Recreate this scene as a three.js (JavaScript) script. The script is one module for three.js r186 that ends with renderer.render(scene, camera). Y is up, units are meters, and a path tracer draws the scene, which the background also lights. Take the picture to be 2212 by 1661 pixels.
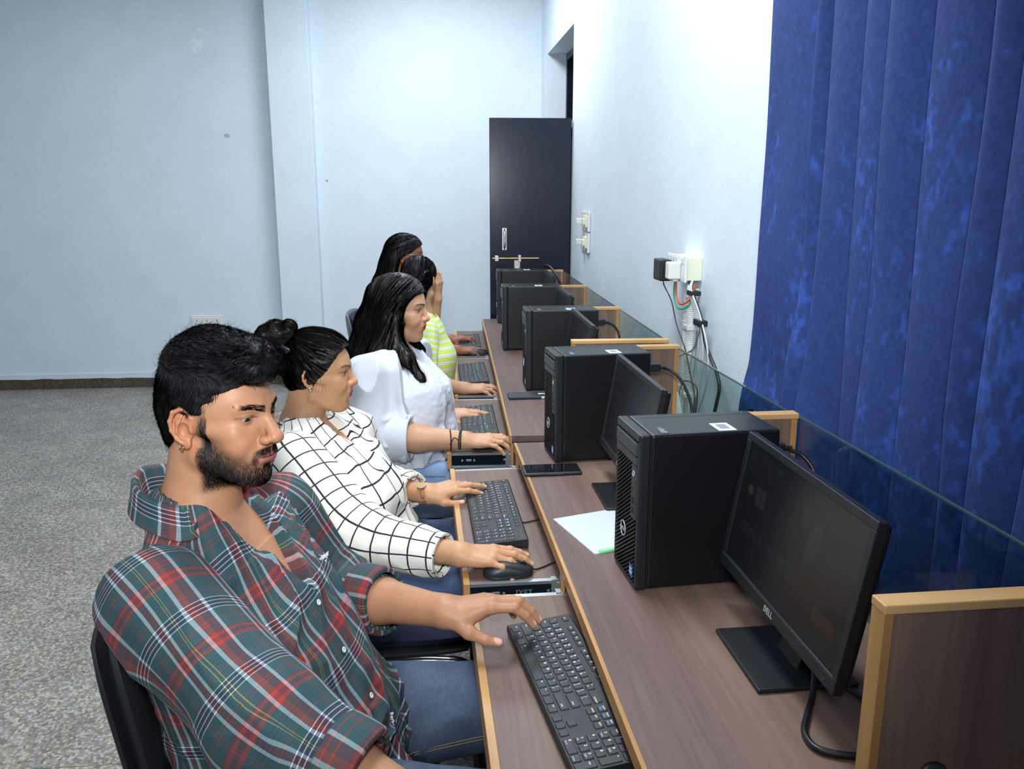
import * as THREE from 'three';
import { RoundedBoxGeometry } from 'three/addons/geometries/RoundedBoxGeometry.js';
import { mergeGeometries, mergeVertices } from 'three/addons/utils/BufferGeometryUtils.js';
import { FontLoader } from 'three/addons/loaders/FontLoader.js';
import { TextGeometry } from 'three/addons/geometries/TextGeometry.js';
import { RectAreaLightUniformsLib } from 'three/addons/lights/RectAreaLightUniformsLib.js';

// ---------------------------------------------------------------- camera, light, exposure
const scene = new THREE.Scene();
scene.background = new THREE.Color(0x05070a);
const camera = new THREE.PerspectiveCamera(49.89, 2212 / 1661, 0.05, 40);
camera.rotation.order = 'YXZ';
camera.position.set(0, 1.502, 0);
camera.rotation.set(-0.2227, -0.07, 0);
const renderer = new THREE.WebGLRenderer({ antialias: true });
renderer.toneMapping = THREE.LinearToneMapping;
renderer.toneMappingExposure = 1.06;
renderer.outputColorSpace = THREE.SRGBColorSpace;
renderer.shadowMap.enabled = true;
renderer.shadowMap.type = THREE.PCFSoftShadowMap;
RectAreaLightUniformsLib.init();

const CEILING = 3.25;
// the flash on the photographer's camera (a small soft head above the lens)
const flash = new THREE.SpotLight(0xf3f8ff, 14.0, 0, 0.74, 1.0, 2);
flash.position.set(-0.05, 1.78, 0.12);
flash.target.position.set(-0.25, 1.1, -3.6);
flash.castShadow = true;
flash.shadow.radius = 5;
flash.shadow.mapSize.set(2048, 2048);
scene.add(flash, flash.target);
// added unseen ceiling panels for bounced flash and fill: [x, z, width, length, intensity]
const FILL_PANELS = [
  [0.10, -2.3, 0.6, 1.2, 27, 'the nearer desk'],
  [-0.1, -5.3, 0.6, 1.2, 22, 'the farther desk'],
  [-2.6, -1.6, 0.6, 1.2, 3, 'the open floor, nearer'],
  [-2.6, -4.9, 0.6, 1.2, 3, 'the open floor, farther'],
  [-0.9, 0.5, 0.6, 1.2, 8, 'the photographer'],
];

// ---------------------------------------------------------------- helpers
const V = (x, y, z) => new THREE.Vector3(x, y, z);
const C3 = (r, g, b) => new THREE.Color().setRGB(r, g, b);          // linear
const S3 = (r, g, b) => new THREE.Color().setRGB(r / 255, g / 255, b / 255, THREE.SRGBColorSpace);
function mulberry(a) { return function () { a |= 0; a = a + 0x6D2B79F5 | 0; let t = Math.imul(a ^ a >>> 15, 1 | a); t = t + Math.imul(t ^ t >>> 7, 61 | t) ^ t; return ((t ^ t >>> 14) >>> 0) / 4294967296; }; }
const clamp = (x, a, b) => x < a ? a : x > b ? b : x;
const mix = (a, b, t) => a + (b - a) * t;
const sstep = (a, b, x) => { const t = clamp((x - a) / (b - a), 0, 1); return t * t * (3 - 2 * t); };
const used = new Map();
function numbered(name) {
  const n = used.get(name) || 0; used.set(name, n + 1);
  return n ? `${name}_${String(n).padStart(3, '0')}` : name;
}
function shade(o) { o.traverse(m => { if (m.isMesh) { m.castShadow = true; m.receiveShadow = true; } }); return o; }
function tag(o, label, category, group) {
  o.userData.label = label; o.userData.category = category;
  if (group) o.userData.group = group;
  return o;
}
function thing(name, label, category, pos = [0, 0, 0], turn = 0, group) {
  const o = new THREE.Group(); o.name = numbered(name); scene.add(o);
  o.position.set(...pos); o.rotation.y = turn;
  return tag(o, label, category, group);
}
function obj(name, geos, mat, parent = scene, pos, rot) {
  const g = Array.isArray(geos) ? (geos.length > 1 ? mergeGeometries(geos.map(clean)) : geos[0]) : geos;
  const m = new THREE.Mesh(g, mat);
  m.name = parent === scene ? numbered(name) : partName(parent, name);
  if (pos) m.position.set(...pos);
  if (rot) m.rotation.set(...rot);
  m.castShadow = m.receiveShadow = true;
  parent.add(m);
  return m;
}
function partName(parent, name) {
  parent.__n = parent.__n || {};
  const n = parent.__n[name] || 0; parent.__n[name] = n + 1;
  return n ? `${name}_${String(n).padStart(3, '0')}` : name;
}
function clean(g) {
  let q = g.index ? g.toNonIndexed() : g;
  for (const k of Object.keys(q.attributes)) if (!['position', 'normal', 'uv'].includes(k)) q.deleteAttribute(k);
  if (!q.attributes.uv) q.setAttribute('uv', new THREE.Float32BufferAttribute(new Float32Array(q.attributes.position.count * 2), 2));
  if (!q.attributes.normal) q.computeVertexNormals();
  return q;
}
function struct(name, geos, mat, pos, rot) { const m = obj(name, geos, mat, scene, pos, rot); m.userData.kind = 'structure'; return m; }
// box between two corners, uv in metres (box mapping)
function bx(x0, y0, z0, x1, y1, z1, r = 0) {
  const w = Math.abs(x1 - x0), h = Math.abs(y1 - y0), d = Math.abs(z1 - z0);
  const g = r > 0 ? new RoundedBoxGeometry(w, h, d, 2, Math.min(r, w / 2.05, h / 2.05, d / 2.05)) : new THREE.BoxGeometry(w, h, d);
  g.translate((x0 + x1) / 2, (y0 + y1) / 2, (z0 + z1) / 2);
  return boxUV(g);
}
function boxUV(g0, s = 1) {
  const g = g0.index ? g0.toNonIndexed() : g0;
  const p = g.attributes.position, uv = new Float32Array(p.count * 2);
  const a = V(), b = V(), c = V();
  for (let i = 0; i < p.count; i += 3) {
    a.fromBufferAttribute(p, i); b.fromBufferAttribute(p, i + 1); c.fromBufferAttribute(p, i + 2);
    const n = b.clone().sub(a).cross(c.clone().sub(a)); n.set(Math.abs(n.x), Math.abs(n.y), Math.abs(n.z));
    for (let k = 0; k < 3; k++) {
      const q = k === 0 ? a : k === 1 ? b : c;
      let u, v;
      if (n.y >= n.x && n.y >= n.z) { u = q.x; v = q.z; } else if (n.x >= n.z) { u = q.z; v = q.y; } else { u = q.x; v = q.y; }
      uv[(i + k) * 2] = u * s; uv[(i + k) * 2 + 1] = v * s;
    }
  }
  g.setAttribute('uv', new THREE.BufferAttribute(uv, 2));
  return g;
}
function tube(pts, r, seg = 40, rad = 8) {
  const c = new THREE.CatmullRomCurve3(pts.map(p => V(...p)), false, 'centripetal');
  return new THREE.TubeGeometry(c, seg, r, rad, false);
}
function xf(g, pos, rot = [0, 0, 0], sc = [1, 1, 1]) {
  const m = new THREE.Matrix4().compose(V(...pos), new THREE.Quaternion().setFromEuler(new THREE.Euler(...rot)), V(...sc));
  return g.clone().applyMatrix4(m);
}
function cyl(r0, r1, h, n = 24, pos = [0, 0, 0], rot = [0, 0, 0]) { return xf(new THREE.CylinderGeometry(r1, r0, h, n), pos, rot); }

// ---------------------------------------------------------------- noise and textures
const PERM = (() => { const r = mulberry(7), p = new Uint8Array(512), a = [...Array(256).keys()]; for (let i = 255; i > 0; i--) { const j = Math.floor(r() * (i + 1)); [a[i], a[j]] = [a[j], a[i]]; } for (let i = 0; i < 512; i++) p[i] = a[i & 255]; return p; })();
const hash3 = (x, y, z) => PERM[(PERM[(PERM[x & 255] + y) & 255] + z) & 255] / 255;
function noise3(x, y, z) {
  const X = Math.floor(x), Y = Math.floor(y), Z = Math.floor(z); x -= X; y -= Y; z -= Z;
  const u = x * x * (3 - 2 * x), v = y * y * (3 - 2 * y), w = z * z * (3 - 2 * z);
  const L = (a, b, t) => a + (b - a) * t;
  return L(L(L(hash3(X, Y, Z), hash3(X + 1, Y, Z), u), L(hash3(X, Y + 1, Z), hash3(X + 1, Y + 1, Z), u), v),
    L(L(hash3(X, Y, Z + 1), hash3(X + 1, Y, Z + 1), u), L(hash3(X, Y + 1, Z + 1), hash3(X + 1, Y + 1, Z + 1), u), v), w) * 2 - 1;
}
// periodic 2-D value noise (period in cells)
function pnoise(x, y, px, py, s = 0) {
  const X = Math.floor(x), Y = Math.floor(y); x -= X; y -= Y;
  const u = x * x * (3 - 2 * x), v = y * y * (3 - 2 * y);
  const h = (a, b) => hash3(((a % px) + px) % px, ((b % py) + py) % py, s);
  return mix(mix(h(X, Y), h(X + 1, Y), u), mix(h(X, Y + 1), h(X + 1, Y + 1), u), v) * 2 - 1;
}
function dataTex(w, h, fn, srgb = true) {
  const d = new Uint8Array(w * h * 4);
  for (let y = 0; y < h; y++) for (let x = 0; x < w; x++) {
    const c = fn(x / w, y / h, x, y), o = (y * w + x) * 4;
    d[o] = clamp(c[0], 0, 255); d[o + 1] = clamp(c[1], 0, 255); d[o + 2] = clamp(c[2], 0, 255); d[o + 3] = 255;
  }
  const t = new THREE.DataTexture(d, w, h, THREE.RGBAFormat);
  t.wrapS = t.wrapT = THREE.RepeatWrapping; t.magFilter = THREE.LinearFilter; t.minFilter = THREE.LinearMipmapLinearFilter; t.generateMipmaps = true;
  if (srgb) t.colorSpace = THREE.SRGBColorSpace;
  t.needsUpdate = true;
  return t;
}
function canvasTex(w, h, draw) {
  const c = document.createElement('canvas'); c.width = w; c.height = h;
  draw(c.getContext('2d'), w, h);
  const t = new THREE.CanvasTexture(c); t.colorSpace = THREE.SRGBColorSpace; t.magFilter = THREE.LinearFilter;
  return t;
}
const rep = (t, u, v) => { const c = t.clone(); c.repeat.set(u, v); c.needsUpdate = true; return c; };
const std = (color, roughness = 0.6, extra = {}) => new THREE.MeshStandardMaterial({ color, roughness, metalness: 0, ...extra });
const phys = (color, roughness = 0.6, extra = {}) => new THREE.MeshPhysicalMaterial({ color, roughness, metalness: 0, ...extra });
// ---------------------------------------------------------------- materials
const texWall = dataTex(512, 512, (u, v) => { const n = pnoise(u * 6, v * 6, 6, 6) * 2.2 + pnoise(u * 40, v * 40, 40, 40, 1) * 1.4; return [219 + n, 231 + n, 239 + n]; });
const texWallBump = dataTex(512, 512, (u, v) => { const n = 128 + pnoise(u * 24, v * 24, 24, 24, 2) * 40 + pnoise(u * 128, v * 128, 128, 128, 3) * 34; return [n, n, n]; }, false);
const matWall = std(0xffffff, 0.62, { map: texWall, bumpMap: texWallBump, bumpScale: 0.0012 });
const texTerr = (() => {   // speckled terrazzo chips, one metre
  const N = 1024, r = mulberry(31), G = 128, pts = [];
  for (let i = 0; i < G * G; i++) { const t = r(); pts.push([r(), r(), t < 0.30 ? 1.14 + r() * 0.18 : t < 0.5 ? 0.74 + r() * 0.18 : 0.9 + r() * 0.18, r()]); }
  return dataTex(N, N, (u, v) => {
    const x = u * G, y = v * G, X = Math.floor(x), Y = Math.floor(y); let best = 9, id = 0;
    for (let j = -1; j <= 1; j++) for (let i = -1; i <= 1; i++) {
      const k = ((Y + j + G) % G) * G + (X + i + G) % G, p = pts[k], dx = X + i + p[0] - x, dy = Y + j + p[1] - y, d = dx * dx + dy * dy;
      if (d < best) { best = d; id = k; }
    }
    const p = pts[id], b = p[2] * (best > 0.32 ? 0.93 : 1) * (1 + 0.06 * pnoise(u * 7, v * 7, 7, 7, 4)), w = (p[3] - 0.5) * 16;
    return [144 * b + w, 138 * b, 129 * b - w];
  });
})();
const matTerr = std(0xffffff, 0.42, { map: texTerr });
const matSkirt = std(S3(148, 138, 122), 0.55, { map: texTerr });
const texWood = dataTex(1024, 1024, (u, v) => {     // brown laminate, the grain runs along v
  const warp = 0.10 * pnoise(u * 5, v * 2, 5, 2, 5);
  const g = pnoise(u * 9 + warp * 9, v * 1, 9, 1, 6) * 0.6 + pnoise(u * 46 + warp * 20, v * 2, 46, 2, 7) * 0.5 + pnoise(u * 170, v * 5, 170, 5, 8) * 0.42 + pnoise(u * 330, v * 24, 330, 24, 9) * 0.3;
  const band = sstep(-0.25, 0.3, pnoise(u * 7 + 0.5, 0.5, 7, 1, 10));
  const t = 1 + g * 0.125 + (band - 0.5) * 0.13;
  return [106 * t, 84 * t + (band - 0.5) * 3, 74 * t + (0.5 - band) * 3];
});
const texWoodBump = dataTex(512, 512, (u, v) => { const n = 128 + 60 * pnoise(u * 128, v * 6, 128, 6, 12) + 40 * pnoise(u * 256, v * 20, 256, 20, 13); return [n, n, n]; }, false);
const matLam = std(0xffffff, 0.5, { map: texWood, bumpMap: texWoodBump, bumpScale: 0.0004 });
const texWoodV = texWood.clone(); texWoodV.needsUpdate = true;
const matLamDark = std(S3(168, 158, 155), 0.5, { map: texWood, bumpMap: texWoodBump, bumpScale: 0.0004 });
const texPine = dataTex(512, 512, (u, v) => { const n = pnoise(u * 4, v * 26, 4, 26, 14) * 9 + pnoise(u * 8, v * 90, 8, 90, 15) * 6 + pnoise(u * 12, v * 8, 12, 8, 16) * 10; return [194 + n, 154 + n * 0.9, 100 + n * 0.7]; });
const matPine = std(0xffffff, 0.45, { map: texPine });
const texPineD = dataTex(256, 512, (u, v) => { const n = pnoise(u * 10, v * 5, 10, 5, 17) * 14 + pnoise(u * 60, v * 8, 60, 8, 18) * 8; return [178 + n, 134 + n, 80 + n * 0.7]; });
const matPineV = std(0xffffff, 0.42, { map: texPineD });
const matZinc = std(S3(196, 202, 206), 0.32, { metalness: 0.85 });
const matRailDark = std(S3(38, 50, 60), 0.25, { metalness: 0.75 });
const matSteel = std(S3(190, 190, 186), 0.3, { metalness: 0.9 });
const matBrass = std(S3(176, 150, 106), 0.4, { metalness: 0.7 });
const matGlass = new THREE.MeshPhysicalMaterial({ color: S3(230, 242, 241), roughness: 0.03, transmission: 1, thickness: 0, ior: 1.5 });
const matGlassEdge = phys(S3(58, 84, 84), 0.25, { clearcoat: 0.5 });
const matWhitePl = phys(S3(228, 230, 226), 0.35, { clearcoat: 0.3 });
const matCreamPl = phys(S3(232, 232, 206), 0.4);
const matNavyPaint = phys(S3(15, 23, 42), 0.30, { specularIntensity: 0.3, clearcoat: 0.4, clearcoatRoughness: 0.2, bumpMap: dataTex(256, 512, (u, v) => { const n = 128 + 70 * pnoise(u * 14, v * 5, 14, 5, 19) + 40 * pnoise(u * 60, v * 14, 60, 14, 20); return [n, n, n]; }, false), bumpScale: 0.0009 });

// ---------------------------------------------------------------- the room (its own axes: u along the far wall, w along the side wall)
const RHO = 0.033, RO = V(0.7137, 0, -6.85);
const RU = V(Math.cos(RHO), 0, -Math.sin(RHO)), RW = V(Math.sin(RHO), 0, Math.cos(RHO));
const rp = (u, y, w) => { const p = RO.clone().addScaledVector(RU, u).addScaledVector(RW, w); return [p.x, y, p.z]; };
const inRoom = (m) => { m.position.set(RO.x, 0, RO.z); m.rotation.y = RHO; return m; };
const L = -5.6, BACK = 9.6, T = 0.19;      // left side, rear side, wall thickness
const OP0 = 0.324, OP1 = 1.447, OPH = 2.545;   // door opening in the side wall

// floor of terrazzo panels cast side by side with hairline joints
const floor = new THREE.Group(); floor.name = numbered('floor'); floor.userData.kind = 'structure'; scene.add(floor); inRoom(floor);
{
  const S = 1.62, g = 0.0022;
  obj('floor_bed', bx(L - 0.2, -0.12, -0.2, 1.9, -0.012, BACK + 0.2), std(S3(86, 84, 80), 0.8), floor);
  for (let i = 0; i < 5; i++) for (let j = 0; j < 6; j++) {
    const u1 = 1.9 - i * S, u0 = Math.max(L - 0.1, u1 - S + g), w0 = -0.1 + j * S, w1 = Math.min(BACK + 0.1, w0 + S - g);
    obj('floor_slab', bx(u0, -0.012, w0, u1, 0, w1), matTerr, floor);
  }
}
inRoom(struct('ceiling', bx(L - T, CEILING, -T, 1.9, CEILING + 0.15, BACK + T), std(S3(232, 236, 238), 0.8)));
inRoom(struct('wall_far', bx(L - T, 0, -T, 1.9, CEILING, 0), matWall));
inRoom(struct('wall_left', bx(L - T, 0, 0, L, CEILING, BACK), matWall));
inRoom(struct('wall_rear', bx(L - T, 0, BACK, 1.9, CEILING, BACK + T), matWall));
inRoom(struct('wall_right', [
  bx(0, 0, OP1, T, CEILING, BACK), bx(0, 0, 0, T, CEILING, OP0), bx(0, OPH, OP0, T, CEILING, OP1),
], matWall));
inRoom(struct('wall_corridor', [bx(1.7, 0, 0, 1.9, CEILING, BACK), bx(T, 0, 2.6, 1.7, CEILING, 2.7)], matWall));
inRoom(struct('wall_pilaster', bx(-2.085, 0, 0, -1.775, CEILING, 0.14, 0.006), matWall));
// terrazzo skirting with the ragged edge of the wall paint above it
{
  const sk = new THREE.Group(); sk.name = numbered('baseboard_far'); sk.userData.kind = 'structure'; scene.add(sk); inRoom(sk);
  obj('skirting', [bx(L, 0, 0, -2.085, 0.082, 0.012, 0.004), bx(-1.775, 0, 0, 0, 0.082, 0.012, 0.004), bx(-2.097, 0, 0, -1.763, 0.082, 0.152, 0.004)], matSkirt, sk);
  const s = new THREE.Shape(); s.moveTo(L, 0.12);
  for (let x = L; x < -2.09; x += 0.012) s.lineTo(x, 0.079 + 0.010 * noise3(x * 2.6, 1, 1) + 0.006 * noise3(x * 9, 2, 1));
  s.lineTo(-2.09, 0.12); s.closePath();
  const g = new THREE.ExtrudeGeometry(s, { depth: 0.0125, bevelEnabled: false });
  obj('paint_edge', g, matWall, sk);
}
inRoom(struct('baseboard_left', bx(L, 0, 0, L + 0.012, 0.082, BACK), matSkirt));
// wear on the far wall: a scuffed patch, two filled holes and a round conduit cover
{
  const f = obj('wall_scuff', (() => {
    const gs = [], r = mulberry(5);
    for (let i = 0; i < 13; i++) { const a = r() * 6.28, q = r() * 0.1; gs.push(xf(new THREE.CircleGeometry(0.005 + r() * 0.011, 9), [-2.612 + Math.cos(a) * q * 0.5 + (r() - 0.5) * 0.05, 2.64 + Math.sin(a) * q, 0.0012 + i * 2e-5], [0, 0, r() * 3], [1, 2.2 * r() + 0.6, 1])); }
    return gs;
  })(), std(S3(232, 240, 246), 0.4)); inRoom(f); tag(f, 'pale glossy scuff of fresh filler high on the far wall', 'scuff');
  const c = thing('conduit_cover', 'round white conduit cover high on the far wall beside the pilaster', 'cover plate', rp(-2.12, 2.9, 0), RHO);
  obj('rim', xf(new THREE.TorusGeometry(0.033, 0.006, 8, 28), [0, 0, 0.003]), matWall, c);
  obj('disc', cyl(0.03, 0.03, 0.006, 28, [0, 0, 0.004], [Math.PI / 2, 0, 0]), matWall, c);
  obj('screw', cyl(0.004, 0.004, 0.004, 10, [0, 0, 0.008], [Math.PI / 2, 0, 0]), std(S3(70, 74, 78), 0.5), c);
  const h = obj('wall_dent', [xf(new THREE.TorusGeometry(0.015, 0.004, 6, 18), [-2.44, 1.966, 0.001], [0, 0, 0], [1.2, 0.7, 1]), xf(new THREE.CircleGeometry(0.007, 12), [-2.445, 1.966, 0.003])], std(S3(182, 188, 190), 0.7)); inRoom(h); tag(h, 'small grey chipped spot at mid height on the far wall', 'chip');
  const d = obj('wall_dent', xf(new THREE.SphereGeometry(0.009, 10, 8), [-1.70, 1.63, 0], [0, 0, 0], [1, 1, 0.4]), std(S3(176, 170, 160), 0.7)); inRoom(d); tag(d, 'tiny beige chip on the far wall right of the pilaster', 'chip');
}
// socket strip low on the far wall
{
  const s = thing('wall_socket', 'wide white triple socket plate low on the far wall behind the man', 'socket', rp(-2.7, 0.50, 0), RHO);
  obj('plate', bx(-0.125, -0.07, 0, 0.125, 0.075, 0.012, 0.004), matWhitePl, s);
  for (let i = 0; i < 3; i++) {
    const f = obj('outlet', bx(-0.112 + i * 0.077, -0.055, 0.008, -0.042 + i * 0.077, 0.06, 0.017, 0.003), matWhitePl, s);
    for (const ph of [cyl(0.004, 0.004, 0.003, 10, [-0.077 + i * 0.077, 0.035, 0.017], [Math.PI / 2, 0, 0]), cyl(0.0032, 0.0032, 0.003, 10, [-0.089 + i * 0.077, 0.008, 0.017], [Math.PI / 2, 0, 0]), cyl(0.0032, 0.0032, 0.003, 10, [-0.065 + i * 0.077, 0.008, 0.017], [Math.PI / 2, 0, 0])]) obj('pin_hole', ph, std(S3(40, 40, 40), 0.6), f);
  }
}
// door leaf standing open, and the frame deep in the opening
{
  const W = 0.515, H = 1.985;
  const d = thing('door_1', 'glossy navy blue painted door leaf standing open against the far wall', 'door', rp(-0.012, 0, OP1 + 0.02), -0.016);
  d.userData.kind = 'structure'; delete d.userData.category;
  obj('leaf', bx(-W, 0.012, -0.018, 0, H, 0.018, 0.003), matNavyPaint, d);
  const h = obj('door_handle', [bx(-W + 0.078, 1.17, 0.018, -W + 0.108, 1.31, 0.022, 0.006), tube([[-W + 0.093, 1.19, 0.02], [-W + 0.093, 1.2, 0.05], [-W + 0.093, 1.24, 0.055], [-W + 0.093, 1.28, 0.05], [-W + 0.093, 1.29, 0.02]], 0.0085, 24, 10)], matSteel, d);
  obj('screw', [cyl(0.005, 0.005, 0.004, 10, [-W + 0.093, 1.178, 0.023], [Math.PI / 2, 0, 0]), cyl(0.005, 0.005, 0.004, 10, [-W + 0.093, 1.302, 0.023], [Math.PI / 2, 0, 0])], matRailDark, h);
  const b = obj('bolt_rod', cyl(0.006, 0.006, 0.30, 12, [-W + 0.165, 1.118, 0.032], [0, 0, Math.PI / 2]), matBrass, d);
  obj('bolt_bracket', [bx(-W + 0.03, 1.10, 0.018, -W + 0.055, 1.136, 0.04, 0.003), bx(-W + 0.18, 1.095, 0.018, -W + 0.2, 1.14, 0.04, 0.003)], matSteel, b);
  obj('hasp', [bx(-W + 0.155, 1.0, 0.018, -W + 0.195, 1.105, 0.024, 0.003), bx(-W + 0.162, 1.04, 0.024, -W + 0.188, 1.065, 0.04, 0.004)], matSteel, d);
  const f = struct('door_frame_1', [bx(T - 0.05, 0, OP0, T + 0.04, OPH - 0.05, OP0 + 0.05), bx(T - 0.05, 0, OP1 - 0.05, T + 0.04, OPH - 0.05, OP1), bx(T - 0.05, OPH - 0.05, OP0, T + 0.04, OPH, OP1), bx(T - 0.05, 2.0, OP0, T + 0.04, 2.05, OP1)], matNavyPaint);
  inRoom(f);
}
// added ceiling panels, standing in for flash bounce and fill
for (const [x, z, w, l, i, at] of FILL_PANELS) {
  const lum = thing('added_fill_panel', `added unseen white fill light panel above ${at}`, 'ceiling light', [x, CEILING, z], 0, 'added fill light panels');
  obj('frame', [bx(-w / 2 - 0.02, -0.035, -l / 2 - 0.02, -w / 2, 0, l / 2 + 0.02), bx(w / 2, -0.035, -l / 2 - 0.02, w / 2 + 0.02, 0, l / 2 + 0.02), bx(-w / 2, -0.035, -l / 2 - 0.02, w / 2, 0, -l / 2), bx(-w / 2, -0.035, l / 2, w / 2, 0, l / 2 + 0.02)], matWhitePl, lum);
  obj('diffuser', bx(-w / 2, -0.03, -l / 2, w / 2, -0.012, l / 2), std(0xffffff, 0.6, { emissive: C3(0.95, 1, 1.05), emissiveIntensity: 1.0 }), lum);
  const a = new THREE.RectAreaLight(0xf0f7ff, i, w, l); a.position.set(x, CEILING - 0.045, z); a.lookAt(x, 0, z); scene.add(a);
}
const font = await new FontLoader().loadAsync('fonts/droid/droid_sans_bold.typeface.json');
const textGeo = (s, size, depth = 0.0006) => { const g = new TextGeometry(s, { font, size, depth, curveSegments: 4, bevelEnabled: false }); g.computeBoundingBox(); const b = g.boundingBox; g.translate(-(b.min.x + b.max.x) / 2, -(b.min.y + b.max.y) / 2, 0); return g; };
// ---------------------------------------------------------------- desks
// each desk has its own axes: origin at the far front corner of its top, x towards the wall, z along the front edge towards the camera
const AO = V(0.1837, 0, -2.535), AT = 0.041, BO = V(0.1735, 0, -5.235), BT = 0.0;
const deskPoint = (O, t) => (u, y, w) => [O.x + Math.cos(t) * u + Math.sin(t) * w, y, O.z - Math.sin(t) * u + Math.cos(t) * w];
const pA = deskPoint(AO, AT), pB = deskPoint(BO, BT);
const YA = 0.734, YB = 0.745;
function makeDesk(label, O, t, Y, len, bays, u1 = 0.538) {
  const d = thing('computer_desk', label, 'desk', [O.x, 0, O.z], t);
  obj('desktop', bx(0.008, Y - 0.02, 0, u1, Y, len, 0.0008), matLam, d);
  obj('edge_strip', bx(0, Y - 0.027, 0, 0.008, Y + 0.0012, len, 0.001), matPineV, d);
  for (const w of bays) {
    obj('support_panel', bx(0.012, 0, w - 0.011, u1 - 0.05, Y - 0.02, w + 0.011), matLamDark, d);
    obj('support_edge', bx(0.004, 0, w - 0.011, 0.012, Y - 0.027, w + 0.011), matPineV, d);
  }
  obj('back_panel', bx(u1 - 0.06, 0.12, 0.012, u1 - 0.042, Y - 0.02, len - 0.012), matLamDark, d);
  return d;
}
const deskA = makeDesk('nearer brown laminate computer desk with pine edging, in front of the blue curtain', AO, AT, YA, 2.56, [0.02, 0.872, 1.69, 2.54]);
const deskB = makeDesk('farther brown laminate computer desk with pine edging, running to the navy door', BO, BT, YB, 2.655, [0.012, 0.93, 1.84, 2.643]);

function partition(label, P, t, w, y0, y1, u0, u1, group) {
  const d = thing('desk_divider', label, 'divider', P(0, 0, w), t, group), h = 0.014;
  obj('panel', bx(u0 + 0.012, y0, -h + 0.001, u1, y1 - 0.012, h - 0.001), matLam, d);
  obj('top_strip', bx(u0 - 0.001, y1 - 0.012, -h - 0.001, u1 + 0.004, y1, h + 0.001, 0.002), matPine, d);
  for (const g of [bx(u0, y0, -h, u0 + 0.012, y1 - 0.012, h, 0.001), bx(u1 - 0.012, y0, -h - 0.0008, u1 + 0.001, y1 - 0.012, h + 0.0008, 0.001)]) obj('end_strip', g, matPineV, d);
  return d;
}
partition('brown wooden divider with pine edging nearest the camera at bottom right', pA, AT, 1.697, YA, 1.046, 0.234, 0.53);
partition('brown wooden divider behind the nearest black computer tower, before the curtain', pA, AT, 0.861, YA, 1.046, 0.234, 0.518);
partition('brown wooden divider at the far end of the nearer desk, behind the second tower', pA, AT, 0.012, YA, 1.046, 0.234, 0.521);
partition('brown wooden divider at the near end of the farther desk, touching its twin', pB, BT, 2.635, YB, 1.056, 0.2, 0.512);
partition('brown wooden divider behind the third black computer tower from the camera', pB, BT, 1.832, YB, 1.056, 0.2, 0.512);
partition('brown wooden divider behind the fourth black computer tower from the camera', pB, BT, 0.955, YB, 1.056, 0.2, 0.512);
partition('farthest brown wooden divider, in front of the navy door', pB, BT, 0.016, YB, 1.056, 0.2, 0.512);
// one clear pane behind each seat
function pane(label, P, t, u, w0, w1, y0, y1) {
  const d = thing('glass_screen', label, 'glass screen', P(u, 0, w0), t);
  obj('pane', bx(0, y0, 0, 0.005, y1 - 0.003, w1 - w0), matGlass, d);
  obj('polished_edge', bx(-0.0005, y1 - 0.003, 0, 0.0055, y1, w1 - w0), matGlassEdge, d);
}
pane('clear glass screen behind the nearest monitor, in front of the blue curtain', pA, AT, 0.522, 0.85, 1.71, YA, 1.040);
pane('clear glass screen behind the second monitor with white cables behind it', pA, AT, 0.522, 0.0, 0.848, YA, 1.036);
pane('clear glass screen behind the third monitor from the camera', pB, BT, 0.514, 1.82, 2.63, YB, 1.048);
pane('clear glass screen behind the fourth monitor from the camera', pB, BT, 0.514, 0.945, 1.818, YB, 1.048);
pane('farthest clear glass screen, beside the navy door', pB, BT, 0.514, 0.005, 0.943, YB, 1.048);

// pull-out keyboard trays on telescopic rails
const slotGeo = (w, y, u, long) => bx(u - (long ? 0.009 : 0.003), y - 0.003, w - 0.0006, u + (long ? 0.009 : 0.003), y + 0.003, w + 0.0006, 0.0005);
function tray(label, P, t, w0, w1, uf, ytop, ub = 0.2) {
  const d = thing('keyboard_tray', label, 'keyboard tray', P(0, 0, w0), t), W = w1 - w0;
  obj('board', bx(uf + 0.014, ytop - 0.018, 0.018, ub, ytop, W - 0.018), matLam, d);
  obj('front_lip', bx(uf, ytop - 0.052, 0.004, uf + 0.015, ytop + 0.004, W - 0.004, 0.0015), matPineV, d);
  for (const s of [0, 1]) {
    const wz = s ? W - 0.018 : 0.018, dir = s ? 1 : -1;
    const r = obj('rail', [bx(uf + 0.016, ytop - 0.044, wz, 0.0, ytop - 0.006, wz + dir * 0.009)], matRailDark, d);
    obj('flange', [bx(uf + 0.016, ytop - 0.006, wz - dir * 0.002, ub - 0.1, ytop + 0.001, wz + dir * 0.012), bx(uf + 0.016, ytop - 0.05, wz, ub - 0.1, ytop - 0.044, wz + dir * 0.016)], matZinc, r);
    const z = wz + dir * 0.0095;
    obj('slot', [slotGeo(z, ytop - 0.025, uf + 0.05, 0), slotGeo(z, ytop - 0.024, uf + 0.072, 1), slotGeo(z, ytop - 0.025, uf + 0.09, 0), slotGeo(z, ytop - 0.024, uf + 0.19, 0), slotGeo(z, ytop - 0.025, uf + 0.205, 1)], matZinc, r);
    if (s && label.includes('checked')) obj('lettering', xf(textGeo('IXET', 0.013, 0.0004), [uf + 0.135, ytop - 0.025, z + 0.0003]), matZinc, r);
    obj('slide_channel', [bx(-0.004, ytop - 0.048, wz + dir * 0.008, ub + 0.1, ytop - 0.004, wz + dir * 0.014), bx(-0.012, ytop - 0.046, wz, 0.0, ytop + 0.006, wz + dir * 0.018)], matZinc, r);
  }
  return d;
}
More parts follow.
